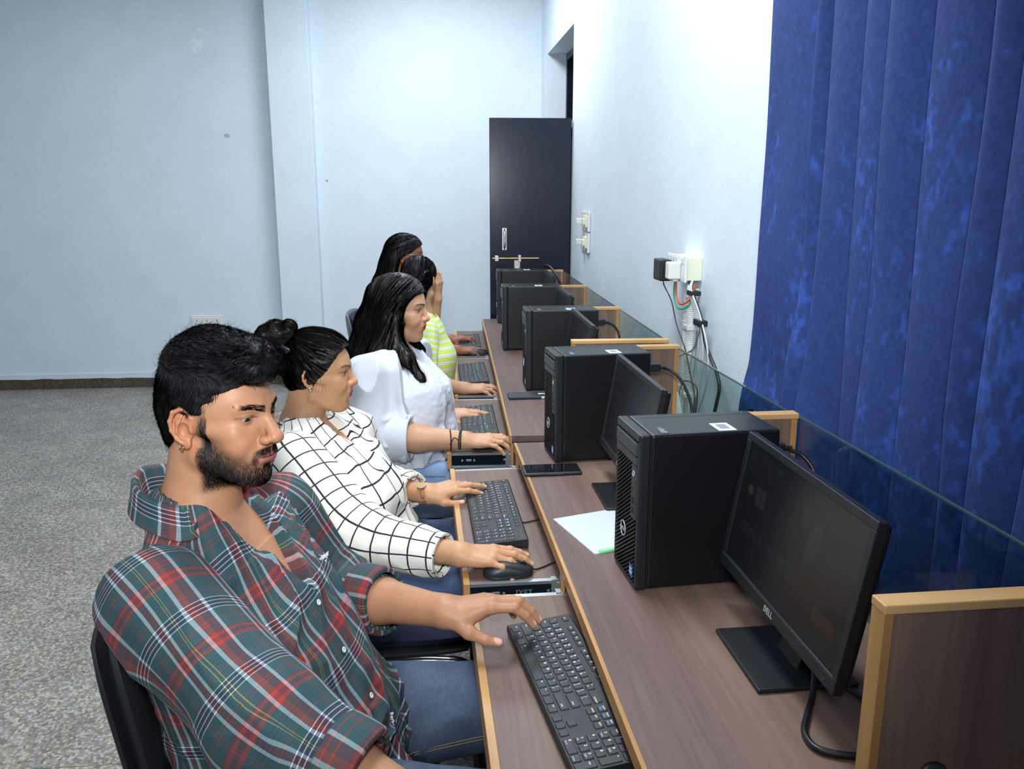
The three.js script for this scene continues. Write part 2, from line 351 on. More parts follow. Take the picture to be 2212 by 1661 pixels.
tray('pulled-out brown keyboard tray in front of the man in the plaid shirt', pA, AT, 0.893, 1.672, -0.2, 0.667);
tray('pulled-out brown keyboard tray in front of the woman in the white checked blouse', pA, AT, 0.042, 0.85, -0.208, 0.667);
tray('pulled-out brown keyboard tray in front of the woman in the white shirt', pB, BT, 1.862, 2.628, -0.205, 0.677);
tray('pulled-out brown keyboard tray in front of the woman in the lime striped top', pB, BT, 0.952, 1.825, -0.178, 0.677);
tray('farthest pulled-out brown keyboard tray, under the dark-skinned hands', pB, BT, 0.03, 0.918, -0.175, 0.677);
// ---------------------------------------------------------------- electronics
const bumpFine = dataTex(256, 256, (u, v, x, y) => { const n = 128 + (hash3(x, y, 3) - 0.5) * 120; return [n, n, n]; }, false);
const matCase = phys(S3(7, 8, 11), 0.38, { specularIntensity: 1, bumpMap: rep(bumpFine, 6, 6), bumpScale: 0.0002 });
const matBezel = phys(S3(19, 22, 26), 0.42, { specularIntensity: 1, bumpMap: rep(bumpFine, 8, 8), bumpScale: 0.0002 });
const matBezelLt = phys(S3(46, 51, 57), 0.45);
const matBlackIn = std(S3(9, 10, 12), 0.7);
const matRib = phys(S3(30, 33, 36), 0.4);
const matKb = phys(S3(25, 28, 32), 0.55, { bumpMap: rep(bumpFine, 20, 20), bumpScale: 0.00015 });
const matRubber = phys(S3(20, 21, 23), 0.42);
const matCord = phys(S3(22, 23, 25), 0.38);
const matSilverTxt = std(S3(176, 184, 190), 0.35, { metalness: 0.3 });
const matSticker = std(S3(214, 226, 232), 0.4);
const matBlueTag = std(S3(32, 84, 160), 0.3);

// tower: front at x = 0, near side at z = 0, far side at z = -W
function makeTower() {
  const D = 0.2922, H = 0.3243, W = 0.154, r = thing('computer_tower', '', 'computer');
  obj('case', bx(0.028, 0.006, -W, D, H, 0, 0.006), matCase, r);
  const bz = obj('front_bezel', [bx(0.006, 0.004, -0.0145, 0.0275, H, 0, 0.004), bx(0.006, 0.004, -W, 0.0275, H, -W + 0.009, 0.004), bx(0.004, H - 0.017, -W + 0.004, 0.0275, H, -0.004, 0.004), bx(0.006, 0.004, -W + 0.004, 0.0275, 0.012, -0.004, 0.002), bx(0.014, 0.01, -W + 0.006, 0.0275, H - 0.012, -0.006)], matBezel, r);
  // slim drive, trim strip, port column
  obj('drive_bay', bx(0.002, H - 0.047, -W + 0.009, 0.02, H - 0.020, -0.0155, 0.002), matBezelLt, r);
  obj('trim_strip', bx(0.003, H - 0.066, -W + 0.009, 0.02, H - 0.049, -0.0155, 0.002), matBezelLt, r);
  const io = obj('port_column', bx(0.004, H - 0.178, -0.044, 0.02, H - 0.068, -0.0155, 0.002), matBezelLt, r);
  obj('power_button', xf(new THREE.TorusGeometry(0.0055, 0.0009, 8, 22), [0.0036, H - 0.085, -0.03], [0, Math.PI / 2, 0]), matSilverTxt, io);
  obj('port', [bx(0.0034, H - 0.128, -0.032, 0.006, H - 0.124, -0.028), bx(0.0034, H - 0.147, -0.0365, 0.0062, H - 0.134, -0.031), bx(0.0034, H - 0.147, -0.0285, 0.0062, H - 0.134, -0.023), bx(0.0034, H - 0.167, -0.0365, 0.0062, H - 0.154, -0.031), bx(0.0034, H - 0.167, -0.0285, 0.0062, H - 0.154, -0.023)], matBlackIn, io);
  obj('audio_jack', cyl(0.0028, 0.0028, 0.003, 12, [0.0042, H - 0.115, -0.03], [0, 0, Math.PI / 2]), matBlackIn, io);
  // slanted ribs of the grille, clipped to the opening
  const ribs = [], z0 = -W + 0.009, y0 = 0.012, y1 = H - 0.068;
  for (let k = -20; k < 44; k++) {
    const c = k * 0.0087, sl = 0.62;    // y = c + sl * (z - z0)
    for (const [a, b, lo, hi] of [[z0, -0.0452, y0, y1], [-0.0452, -0.0152, y0, H - 0.181]]) {
      let s = Math.max(a, z0 + (lo - c) / sl), e = Math.min(b, z0 + (hi - c) / sl);
      if (e - s < 0.002) continue;
      const ys = c + sl * (s - z0), ye = c + sl * (e - z0), len = Math.hypot(e - s, ye - ys);
      ribs.push(xf(new THREE.BoxGeometry(0.009, 0.0021, len), [0.0095, (ys + ye) / 2, (s + e) / 2], [-Math.atan2(ye - ys, e - s), 0, 0]));
    }
  }
  const rb = obj('grille', ribs, matRib, r); rb.userData.kind = 'stuff';
  const bd = obj('round_badge', [xf(new THREE.TorusGeometry(0.0155, 0.0011, 10, 36), [0.0035, 0.103, -0.086], [0, Math.PI / 2, 0])], matSilverTxt, r);
  obj('lettering', xf(textGeo('DELL', 0.0068), [0.0034, 0.103, -0.086], [0, -Math.PI / 2, 0]), matSilverTxt, bd);
  const tg = obj('processor_sticker', bx(0.0036, 0.022, -0.038, 0.005, 0.047, -0.019), matBlueTag, r);
  obj('lettering', [xf(textGeo('intel', 0.0045, 0.0003), [0.0035, 0.04, -0.0285], [0, -Math.PI / 2, 0]), xf(textGeo('CORE', 0.0046, 0.0003), [0.0035, 0.032, -0.0285], [0, -Math.PI / 2, 0])], std(S3(220, 232, 245), 0.4), tg);
  // seams and labels on top
  obj('seam', [bx(0.0270, 0.01, -W, 0.0285, H + 0.0002, 0.0002), bx(0.045, H - 0.001, -W + 0.029, D - 0.006, H + 0.0003, -W + 0.0298)], matBlackIn, r);
  const ls = obj('service_label', bx(0.05, H - 0.0005, -0.052, 0.068, H + 0.0006, -0.008), matBezelLt, r);
  const q = mulberry(9), tl = []; for (let i = 0; i < 4; i++) for (let j = 0; j < 4; j++) if (q() > 0.25) tl.push(bx(0.053 + i * 0.0034, H + 0.0006, -0.047 + j * 0.009, 0.0545 + i * 0.0034, H + 0.0009, -0.047 + j * 0.009 + 0.004 + q() * 0.004));
  obj('print', tl, matSilverTxt, ls);
  const as = obj('asset_sticker', bx(0.168, H - 0.0005, -0.062, 0.205, H + 0.0008, -0.01, 0.0005), matSticker, r);
  obj('print', bx(0.176, H + 0.0008, -0.052, 0.196, H + 0.0011, -0.02), std(S3(132, 138, 150), 0.5), as);
  obj('lock_hole', cyl(0.0025, 0.0025, 0.001, 10, [D - 0.012, H, -W + 0.012]), matBlackIn, r);
  obj('foot', [bx(0.03, 0, -0.03, 0.06, 0.008, -0.012), bx(0.23, 0, -0.03, 0.27, 0.008, -0.012), bx(0.03, 0, -W + 0.012, 0.06, 0.008, -W + 0.03), bx(0.23, 0, -W + 0.012, 0.27, 0.008, -W + 0.03)], matBlackIn, r);
  return r;
}
const tower0 = makeTower();
[[0.3451, YA, -1.4932, 0.0955, 'nearest black computer tower, beside the monitor at the right of the picture'],
 [0.2844, YA, -2.3157, 0.1098, 'second black computer tower from the camera, behind the dark smartphone'],
 [0.2762, YB, -3.2060, 0.0153, 'third black computer tower from the camera, with a phone lying before it'],
 [0.2375, YB, -4.1080, 0.005, 'fourth black computer tower from the camera'],
 [0.2600, YB, -5.0414, 0.0, 'farthest black computer tower, in front of the navy door']].forEach(([x, y, z, a, label], i) => {
  const o = i ? tower0.clone() : tower0;
  if (i) { o.name = numbered('computer_tower'); scene.add(o); }
  o.userData = { label, category: 'computer', group: 'black computer towers on the desks' };
  o.position.set(x, y, z); o.rotation.y = a;
});

// monitor: screen faces -x, width along z, local origin on the desk below the bottom centre of the screen
const texScreen = canvasTex(1024, 576, (c, w, h) => {
  c.fillStyle = '#0b0d12'; c.fillRect(0, 0, w, h);
  const g = c.createLinearGradient(0, 0, w, 0); g.addColorStop(0, '#090c16'); g.addColorStop(0.55, '#14151a'); g.addColorStop(1, '#191a1b'); c.fillStyle = g; c.fillRect(0, 0, w, h);
  const R = mulberry(77);
  c.fillStyle = '#1d2c2a'; c.fillRect(300, 34, 46, 22);
  c.fillStyle = '#2e2a33'; c.fillRect(160, 170, 98, 86); c.fillStyle = '#0a0b10'; c.font = 'bold 40px sans-serif'; c.fillText('7', 198, 226);
  c.fillStyle = '#3d3f22'; c.beginPath(); c.arc(100, 210, 26, 0, 7); c.fill();
  c.fillStyle = '#241d20'; for (let i = 0; i < 16; i++) c.fillRect(118 + (i % 4) * 11, 92 + Math.floor(i / 4) * 10, 8, 6);
  c.fillStyle = '#22242a'; for (let i = 0; i < 9; i++) c.fillRect(40, 60 + i * 9, 10 + R() * 40, 3);
  for (let i = 0; i < 150; i++) { const x = 60 + R() * 820; c.fillStyle = ['#2a2320', '#242018', '#322622'][i % 3]; c.fillRect(x, 352 + R() * 40, 4 + R() * 9, 8 + R() * 20); }
  c.fillStyle = '#12142a'; c.fillRect(40, 396, 900, 14);
  c.fillStyle = '#2a2926'; c.beginPath(); c.ellipse(700, 210, 46, 96, 0.25, 0, 7); c.fill();
  c.fillStyle = '#24221f'; c.beginPath(); c.ellipse(590, 130, 18, 60, -0.3, 0, 7); c.fill();
  for (let i = 0; i < 14; i++) { c.fillStyle = i % 2 ? '#3d2018' : '#2c2a24'; c.fillRect(800 + i * 12, 418, 11, 60); }
  for (let i = 0; i < 9; i++) { c.fillStyle = '#2b2a28'; c.beginPath(); c.arc(360 + i * 36, 542, 7, 0, 7); c.fill(); }
});
const matScreenOn = phys(S3(14, 15, 17), 0.28, { emissive: 0xffffff, emissiveMap: texScreen, emissiveIntensity: 0.34, specularIntensity: 0.6 });
const matScreenOff = phys(S3(24, 25, 29), 0.3, { specularIntensity: 0.6 });
function makeMonitor(screenMat, label) {
  const W = 0.447, H = 0.262, TH = 0.016, tilt = 0.165;
  const r = thing('computer_monitor', label, 'monitor', [0, 0, 0], 0, 'black monitors on the desks');
  const hd = new THREE.Group(); hd.position.set(0, 0.085, 0); hd.rotation.z = -tilt; hd.updateMatrix(); const HM = hd.matrix.clone();
  const P = (name, gs, m, parent = r) => obj(name, (Array.isArray(gs) ? gs : [gs]).map(g => g.clone().applyMatrix4(HM)), m, parent);
  const b = 0.0145, bt = 0.024;
  P('bezel', [bx(0, H - b, -W / 2, TH, H, W / 2, 0.0015), bx(0, 0, -W / 2, TH, bt, W / 2, 0.0015), bx(0, bt, -W / 2, TH, H - b, -W / 2 + b, 0.0015), bx(0, bt, W / 2 - b, TH, H - b, W / 2, 0.0015)], matBezel);
  const sc = bx(0.003, bt - 0.001, -W / 2 + b - 0.001, 0.007, H - b + 0.001, W / 2 - b + 0.001);
  { const p = sc.attributes.position, uv = sc.attributes.uv; for (let i = 0; i < p.count; i++) uv.setXY(i, (p.getZ(i) + W / 2 - b) / (W - 2 * b), (p.getY(i) - bt) / (H - b - bt)); }
  P('screen', sc, screenMat);
  P('chin_line', bx(-0.0006, bt - 0.004, -W / 2 + 0.008, 0.001, bt - 0.0012, W / 2 - 0.008), matBezelLt);
  P('back_shell', [bx(TH - 0.004, 0.006, -W / 2 + 0.006, TH + 0.012, H - 0.006, W / 2 - 0.006, 0.005), bx(TH + 0.008, 0.04, -0.13, TH + 0.036, H - 0.07, 0.13, 0.01)], matCase);
  P('lettering', xf(textGeo('DELL', 0.0105), [-0.0005, 0.0105, 0], [0, -Math.PI / 2, 0]), matSilverTxt);
  P('power_button', bx(-0.0008, 0.006, W / 2 - 0.035, 0.001, 0.009, W / 2 - 0.028), matBezelLt);
  obj('stand_neck', [(() => { const s = new THREE.Shape(); s.moveTo(0.012, 0.004); s.lineTo(0.055, 0.004); s.bezierCurveTo(0.07, 0.1, 0.1, 0.14, 0.095, 0.2); s.lineTo(0.06, 0.2); s.bezierCurveTo(0.05, 0.13, 0.04, 0.08, 0.012, 0.004); const g = new THREE.ExtrudeGeometry(s, { depth: 0.07, bevelEnabled: true, bevelSize: 0.002, bevelThickness: 0.002, bevelSegments: 2 }); g.translate(0.028, 0, -0.035); return boxUV(g); })()], matBezel, r);
  obj('stand_base', bx(-0.045, 0, -0.11, 0.125, 0.0085, 0.085, 0.0035), matBezel, r);
  return r;
}
const mon1 = makeMonitor(matScreenOn, 'nearest black monitor with dim icons on its screen, at the right of the picture');
mon1.position.set(0.5113, YA, -1.224); mon1.rotation.y = 0.041;
const mon2 = makeMonitor(matScreenOff, 'second black monitor from the camera, dark screen, beside the second tower');
mon2.position.set(0.4141, YA, -2.0133); mon2.rotation.y = 0.032;
[[0.4075, -2.905, 0.01, 'third black monitor from the camera, partly hidden by the second tower'], [0.4560, -3.79, 0, 'fourth black monitor from the camera, its corner before a divider'], [0.4880, -4.71, 0, 'farthest black monitor, nearest to the navy door']].forEach(([x, z, a, label]) => {
  const o = mon2.clone(); o.name = numbered('computer_monitor'); scene.add(o); o.userData = { ...mon2.userData, label };
  o.position.set(x, YB, z); o.rotation.y = a;
});

// keyboard: local x to the right along its length, z towards the user, origin at the back left corner
const PITCH = 0.01905, KL = 0.4417, KD = 0.127;
const KEYS = []; // [x, row, width, legend, legend2, blue]
{
  const X0 = 0.0095;
  const row = (r, x, items) => { for (const it of items) { const [s, w = 1, s2 = '', blue = 0] = Array.isArray(it) ? it : [it]; if (s !== null) KEYS.push([X0 + x * PITCH, r, w, s, s2, blue]); x += w; } };
  row(0, 0, ['Esc', [null, 1], 'F1', 'F2', 'F3', 'F4', [null, 0.5], 'F5', 'F6', 'F7', 'F8', [null, 0.5], ['F9', 1, '☼', 1], ['F10', 1, '▭', 1], ['F11', 1, '▭', 1], ['F12', 1, '▭', 1], [null, 0.28], '◂', '▸', '■']);
  row(1, 0, [['`', 1, '~'], ['1', 1, '!'], ['2', 1, '@'], ['3', 1, '#'], ['4', 1, '$'], ['5', 1, '%'], ['6', 1, '^'], ['7', 1, '&'], ['8', 1, '*'], ['9', 1, '('], ['0', 1, ')'], ['-', 1, '_'], ['=', 1, '+'], ['Backspace', 2], [null, 0.28], ['Insert', 1, 'PrtScr', 1], ['Home', 1, 'ScrLk', 1], ['PgUp', 1, 'Pause', 1], [null, 0.3], 'Num', '/', '*', '-']);
  row(2, 0, [['Tab', 1.5], 'Q', 'W', 'E', 'R', 'T', 'Y', 'U', 'I', 'O', 'P', ['[', 1, '{'], [']', 1, '}'], ['\\', 1.5, '|'], [null, 0.28], 'Delete', 'End', 'PgDn', [null, 0.3], ['7', 1, 'Home'], ['8', 1, '↑'], ['9', 1, 'PgUp']]);
  row(3, 0, [['CapsLock', 1.75], 'A', 'S', 'D', 'F', 'G', 'H', 'J', 'K', 'L', [';', 1, ':'], ["'", 1, '"'], ['Enter', 2.25], [null, 3.58], ['4', 1, '←'], '5', ['6', 1, '→']]);
  row(4, 0, [['Shift', 2.25], 'Z', 'X', 'C', 'V', 'B', 'N', 'M', [',', 1, '<'], ['.', 1, '>'], ['/', 1, '?'], ['Shift', 2.75], [null, 1.28], '↑', [null, 1.3], ['1', 1, 'End'], ['2', 1, '↓'], ['3', 1, 'PgDn']]);
  row(5, 0, [['Ctrl', 1.25], ['Fn', 1.25, '', 1], ['⊞', 1.25], ['Alt', 1.25], ['', 5], ['Alt', 1.25], ['Fn', 1.25, '', 1], ['▤', 1.25], ['Ctrl', 1.25], [null, 0.28], '←', '↓', '→', [null, 0.3], ['0', 2, 'Insert'], ['.', 1, 'Delete']]);
  KEYS.push([X0 + 21.58 * PITCH, 2, 1, '+', '', 0, 2], [X0 + 21.58 * PITCH, 4, 1, 'Enter', '', 0, 2]);
}
const rowZ = r => r === 0 ? 0.0085 : 0.0105 + (r) * 0.0191;
const texKeys = canvasTex(2048, 592, (c, w, h) => {
  c.fillStyle = '#15181b'; c.fillRect(0, 0, w, h);
  const S = w / KL;
  for (const [x, r, kw, s, s2, blue] of KEYS) {
    const px = x * S + 16, py = rowZ(r) * S;
    c.fillStyle = blue && !s2 ? '#7fc4ee' : '#e4e8ea';
    c.font = `bold ${s.length > 2 ? 17 : s.length > 1 ? 23 : 31}px sans-serif`;
    if (s === 'Backspace' || s === 'Enter' || (s === 'Shift' && kw > 2.5)) c.fillText(s, px + kw * PITCH * S - 100, py + 60);
    else if (s2 && !blue && s2.length === 1 && s.length === 1 && r < 5 && x < 0.3) { c.fillText(s2, px, py + 32); c.fillText(s, px + 6, py + 66); }
    else { c.fillText(s, px, py + 34); if (s2) { c.fillStyle = blue ? '#58b2ea' : '#c8ccd0'; c.font = `bold ${s2.length > 1 ? 16 : 24}px sans-serif`; c.fillText(s2, px, py + 62); if (blue && s2.length > 1) c.fillText('――', px, py + 46); } }
  }
});
texKeys.anisotropy = 8;
const matKeys = phys(0xffffff, 0.5, { map: texKeys });
function keyGeo(w, d) {       // a tapered cap with a rounded rim: top face plus two rings
  const hx = w / 2, hz = d / 2, ring = (ix, iz, y, c) => { const p = [], k = 3; for (const [sx, sz, a0] of [[1, 1, 0], [-1, 1, 1], [-1, -1, 2], [1, -1, 3]]) for (let i = 0; i < k; i++) { const a = (a0 + i / (k - 1)) * Math.PI / 2; p.push([sx * (ix - c) + Math.cos(a) * c, y, sz * (iz - c) + Math.sin(a) * c]); } return p; };
  const rs = [ring(hx, hz, 0, 0.001), ring(hx - 0.0006, hz - 0.0006, 0.0022, 0.0014), ring(hx - 0.0014, hz - 0.0014, 0.0031, 0.0016)], pos = [];
  const n = rs[0].length;
  for (let r = 0; r < 2; r++) for (let i = 0; i < n; i++) { const a = rs[r][i], b = rs[r][(i + 1) % n], c = rs[r + 1][i], d2 = rs[r + 1][(i + 1) % n]; pos.push(...a, ...c, ...b, ...b, ...c, ...d2); }
  for (let i = 1; i + 1 < n; i++) pos.push(...rs[2][0], ...rs[2][i + 1], ...rs[2][i]);
  const g = new THREE.BufferGeometry(); g.setAttribute('position', new THREE.Float32BufferAttribute(pos, 3)); g.computeVertexNormals(); return g;
}
const SLOPE = 0.075;
function makeKeyboard() {
  const k = thing('keyboard', '', 'keyboard');
  const body = new THREE.Shape(); body.moveTo(0, 0.0); body.lineTo(KD, 0.0); body.lineTo(KD, 0.0085); body.lineTo(KD - 0.002, 0.0105); body.lineTo(0.003, 0.0105 + (KD - 0.005) * SLOPE); body.lineTo(0, 0.017); body.closePath();
  const g = new THREE.ExtrudeGeometry(body, { depth: KL - 0.003, bevelEnabled: true, bevelSize: 0.0012, bevelThickness: 0.0015, bevelSegments: 2 });
  g.rotateY(-Math.PI / 2); g.translate(KL - 0.0015, 0.0012, 0);   // profile x -> z
  obj('body', boxUV(g), matKb, k);
  for (const [x, r, w, s, s2, b, hh = 1] of KEYS) {
    const kw = w * PITCH - 0.0028, kd = (r === 0 ? 0.0125 : 0.0191 * hh - 0.0030), z0 = rowZ(r), q = keyGeo(kw, kd);
    const cx = x + w * PITCH / 2, cz = z0 + (r === 0 ? 0.0125 : 0.0191 * hh - 0.0002) / 2;
    const p = q.attributes.position, uv = new Float32Array(p.count * 2), W2 = 592 / 2048 * KL;
    for (let i = 0; i < p.count; i++) { uv[i * 2] = (p.getX(i) + cx) / KL; uv[i * 2 + 1] = 1 - (p.getZ(i) + cz) / W2; }
    q.setAttribute('uv', new THREE.BufferAttribute(uv, 2));
    const m = obj('key', q, matKeys, k, [cx, 0.0113 + (KD - cz) * SLOPE, cz], [SLOPE, 0, 0]);
  }
  obj('badge', xf(new THREE.TorusGeometry(0.007, 0.0005, 6, 28), [0.418, 0.0208, 0.013], [Math.PI / 2 + SLOPE, 0, 0]), matBezelLt, k);
  obj('indicator', [0, 1, 2].map(i => bx(0.385 + i * 0.017, 0.0212, 0.012, 0.388 + i * 0.017, 0.0216, 0.013)), matSilverTxt, k);
  obj('foot', [bx(0.03, -0.004, 0.004, 0.06, 0.002, 0.012), bx(0.38, -0.004, 0.004, 0.41, 0.002, 0.012)], matRubber, k);
  return k;
}
const kb0 = makeKeyboard(), kbs = [];
[[0.2193, 0.672, -1.4922, 0.158, 'black keyboard nearest the camera, under the left hand of the man in plaid'],
 [0.1499, 0.672, -2.3066, 0.0462, 'black keyboard before the woman in the white checked blouse'],
 [0.1435, 0.682, -3.1748, 0.0106, 'black keyboard under the hand of the woman in the white shirt'],
 [0.1426, 0.682, -4.0400, 0.018, 'black keyboard before the woman in the lime striped top'],
 [0.1416, 0.682, -4.9200, 0.004, 'farthest black keyboard, under dark-skinned hands']].forEach(([x, y, z, a, label], i) => {
  const o = i ? kb0.clone() : kb0; kbs.push(o);
  if (i) { o.name = numbered('keyboard'); scene.add(o); }
  o.userData = { label, category: 'keyboard', group: 'black keyboards on the trays' };
  o.position.set(x, y, z); o.rotation.set(0, a - Math.PI / 2, 0);
});

// mouse: nose towards +x
function makeMouse() {
  const m = thing('computer_mouse', '', 'mouse');
  const g = new THREE.SphereGeometry(1, 40, 28), p = g.attributes.position;
  for (let i = 0; i < p.count; i++) {
    let x = p.getX(i), y = p.getY(i), z = p.getZ(i);
    const sq = (v, e) => Math.sign(v) * Math.pow(Math.abs(v), e);
    x = sq(x, 0.8); z = sq(z, 0.82);
    const hgt = 0.037 * (1 - 0.32 * sstep(-0.3, 1, x) - 0.16 * sstep(0.2, 1, -x));
    p.setXYZ(i, x * 0.0575, y > 0 ? 0.006 + sq(y, 0.75) * (hgt - 0.006) : 0.006 + Math.max(y, -0.5) * 0.010 + 0, z * (0.0315 - 0.003 * Math.cos(x * 2.4)));
  }
  g.computeVertexNormals();
  obj('shell', g, phys(S3(26, 28, 31), 0.42), m);
  obj('button_gap', tube([[0.057, 0.016, 0], [0.045, 0.0245, 0], [0.025, 0.031, 0], [0.012, 0.0335, 0]], 0.0008, 16, 6), matBlackIn, m);
  obj('scroll_wheel', cyl(0.009, 0.009, 0.006, 20, [0.034, 0.0225, 0], [Math.PI / 2, 0, 0]), matRubber, m);
  return m;
}
const mouse0 = makeMouse();
[[0.112, 0.667, -1.7290, 0.1, 'black mouse under the right hand of the woman in the checked blouse'],
 [0.112, 0.677, -2.6800, 0.05, 'black mouse under the ringed hand of the woman in the white shirt'],
 [0.118, 0.677, -3.4820, -0.15, 'black mouse under the hand of the woman in the lime striped top'],
 [0.125, 0.677, -4.355, 0.1, 'farthest black mouse, under a dark-skinned hand']].forEach(([x, y, z, a, label], i) => {
  const o = i ? mouse0.clone() : mouse0;
  if (i) { o.name = numbered('computer_mouse'); scene.add(o); }
  o.userData = { label, category: 'mouse', group: 'black mice on the trays' };
  o.position.set(x, y, z); o.rotation.y = a;
});

// phones and paper
const matPhoneGlass = phys(S3(10, 12, 15), 0.06, { clearcoat: 1, clearcoatRoughness: 0.03 });
{
  const p = thing('smartphone', 'black smartphone lying face up on the desk edge before the second tower', 'phone', [0.2705, YA, -2.246], 0.05);
  obj('body', bx(-0.083, 0, -0.041, 0.083, 0.0105, 0.041, 0.005), phys(S3(24, 27, 30), 0.4), p);
  obj('screen', bx(-0.0775, 0.0095, -0.0365, 0.0775, 0.0112, 0.0365, 0.0007), matPhoneGlass, p);
  obj('side_key', bx(-0.02, 0.004, 0.0405, 0.03, 0.0075, 0.0418, 0.0006), matBezelLt, p);
  const q = thing('smartphone', 'dark grey smartphone lying by the third tower on the farther desk', 'phone', [0.278, YB, -3.108], 0.02);
  obj('body', bx(-0.076, 0, -0.039, 0.08, 0.0125, 0.039, 0.005), phys(S3(36, 44, 48), 0.5), q);
  obj('case_back', bx(-0.07, 0.0115, -0.034, 0.074, 0.0133, 0.034, 0.0008), phys(S3(38, 47, 52), 0.55), q);
  obj('charging_plug', bx(0.05, 0.003, 0.0385, 0.062, 0.0115, 0.0405, 0.001), matWhitePl, q);
  const e = obj('earphone_cord', tube([[0.318, YB + 0.0165, -3.092], [0.33, YB + 0.018, -3.086], [0.342, YB + 0.016, -3.094], [0.356, YB + 0.016, -3.088]], 0.0028, 20, 8), matWhitePl); tag(e, 'short white earphone cord lying on the grey phone', 'cord');
}
{
  const s = new THREE.Shape(); const q = [[0.233, -1.884], [0.40, -1.943], [0.47, -1.74], [0.3, -1.676]];
  s.moveTo(q[0][0], -q[0][1]); for (const p of q.slice(1)) s.lineTo(p[0], -p[1]); s.closePath();
  const d = thing('plastic_folder', 'thin frosted plastic folder half under the nearest tower', 'folder', [0, YA, 0]);
  const g = new THREE.ExtrudeGeometry(s, { depth: 0.0025, bevelEnabled: false }); g.rotateX(-Math.PI / 2);
  obj('sheet', boxUV(g), phys(S3(206, 216, 220), 0.3, { clearcoat: 0.3 }), d);
  const a = Math.atan2(1.74 - 1.676, 0.17);
  obj('spine_strip', xf(bx(0, 0, -0.008, 0.165, 0.006, 0.002, 0.001), [0.312, 0, -1.680], [0, a, 0]), phys(S3(128, 222, 150), 0.35), d);
}
// ---------------------------------------------------------------- wall box, plugs, conduits, cables
const atWall = (u, y, w) => { const p = RO.clone().addScaledVector(RU, u).addScaledVector(RW, w); return [p.x, y, p.z]; };
{
  const b = thing('junction_box', 'cream socket box on the side wall with plugs in its front', 'socket box', rp(0, 0, 0), RHO);
  obj('box', bx(-0.055, 1.222, 3.866, 0, 1.302, 4.062, 0.003), matCreamPl, b);
  obj('front_plate', bx(-0.064, 1.216, 3.856, -0.055, 1.306, 4.072, 0.003), matWhitePl, b);
  for (let i = 0; i < 6; i++) obj('switch', bx(-0.067, 1.281, 3.872 + i * 0.032, -0.063, 1.299, 3.892 + i * 0.032, 0.001), std(S3(210, 214, 212), 0.4), b);
  const a = thing('power_adapter', 'square black plug-in power adapter on the cream socket box', 'power adapter', rp(0, 0, 0), RHO);
  obj('body', bx(-0.118, 1.212, 3.868, -0.078, 1.288, 3.96, 0.006), phys(S3(24, 26, 28), 0.45), a);
  obj('plug', bx(-0.08, 1.235, 3.905, -0.062, 1.272, 3.945, 0.004), matRubber, a);
  obj('cord', tube([[-0.098, 1.216, 3.93], [-0.096, 1.2, 3.935], [-0.085, 1.148, 4.0], [-0.08, 1.074, 4.055], [-0.07, 0.994, 4.14], [-0.06, 0.92, 4.17], [-0.05, 0.84, 4.2], [-0.05, 0.76, 4.19]], 0.0022, 60, 7), matCord, a);
  const p = thing('white_plug', 'white three-pin plug next to the black adapter', 'plug', rp(0, 0, 0), RHO);
  obj('body', bx(-0.108, 1.224, 3.985, -0.064, 1.284, 4.03, 0.006), matWhitePl, p);
  obj('grip', bx(-0.09, 1.216, 3.99, -0.07, 1.228, 4.02, 0.003), matWhitePl, p);
  const g = obj('green_wire', tube([[-0.075, 1.224, 4.0], [-0.078, 1.17, 4.005], [-0.075, 1.128, 4.05], [-0.055, 1.14, 4.095], [-0.03, 1.2, 4.085]], 0.0034, 40, 8), phys(S3(38, 148, 116), 0.4)); inRoom(g); tag(g, 'green wire loop hanging from the white plug', 'wire');
  const r = obj('red_wire', tube([[-0.072, 1.222, 4.008], [-0.074, 1.17, 4.02], [-0.07, 1.143, 4.06], [-0.05, 1.165, 4.1], [-0.035, 1.214, 4.1]], 0.0032, 40, 8), phys(S3(214, 68, 40), 0.4)); inRoom(r); tag(r, 'red wire loop hanging from the white plug', 'wire');
}
// corrugated conduits clipped to the wall
function conduit(label, w, r, y0, y1) {
  const pts = []; const n = Math.round((y1 - y0) / 0.0068);
  for (let i = 0; i <= n * 4; i++) { const y = y0 + (y1 - y0) * i / (n * 4); pts.push(new THREE.Vector2(r * (0.9 + 0.1 * Math.cos(i * Math.PI / 2)), y)); }
  const c = thing('conduit', label, 'conduit', rp(-r - 0.002, 0, w), RHO);
  obj('pipe', new THREE.LatheGeometry(pts, 16), matWhitePl, c);
  obj('collar', cyl(r * 1.18, r * 1.18, 0.03, 18, [0, y1, 0]), matWhitePl, c);
  for (const y of [1.06, 0.82]) obj('clip', bx(-r * 1.2, y - 0.008, -r - 0.012, r, y + 0.008, r + 0.012, 0.002), matWhitePl, c);
}
conduit('thin white corrugated conduit on the wall, farthest of the three', 3.935, 0.009, 0.4, 1.15);
conduit('thin white corrugated conduit on the wall, middle of the three', 3.972, 0.009, 0.4, 1.16);
conduit('thick white corrugated conduit under the cream socket box', 4.04, 0.02, 0.4, 1.18);
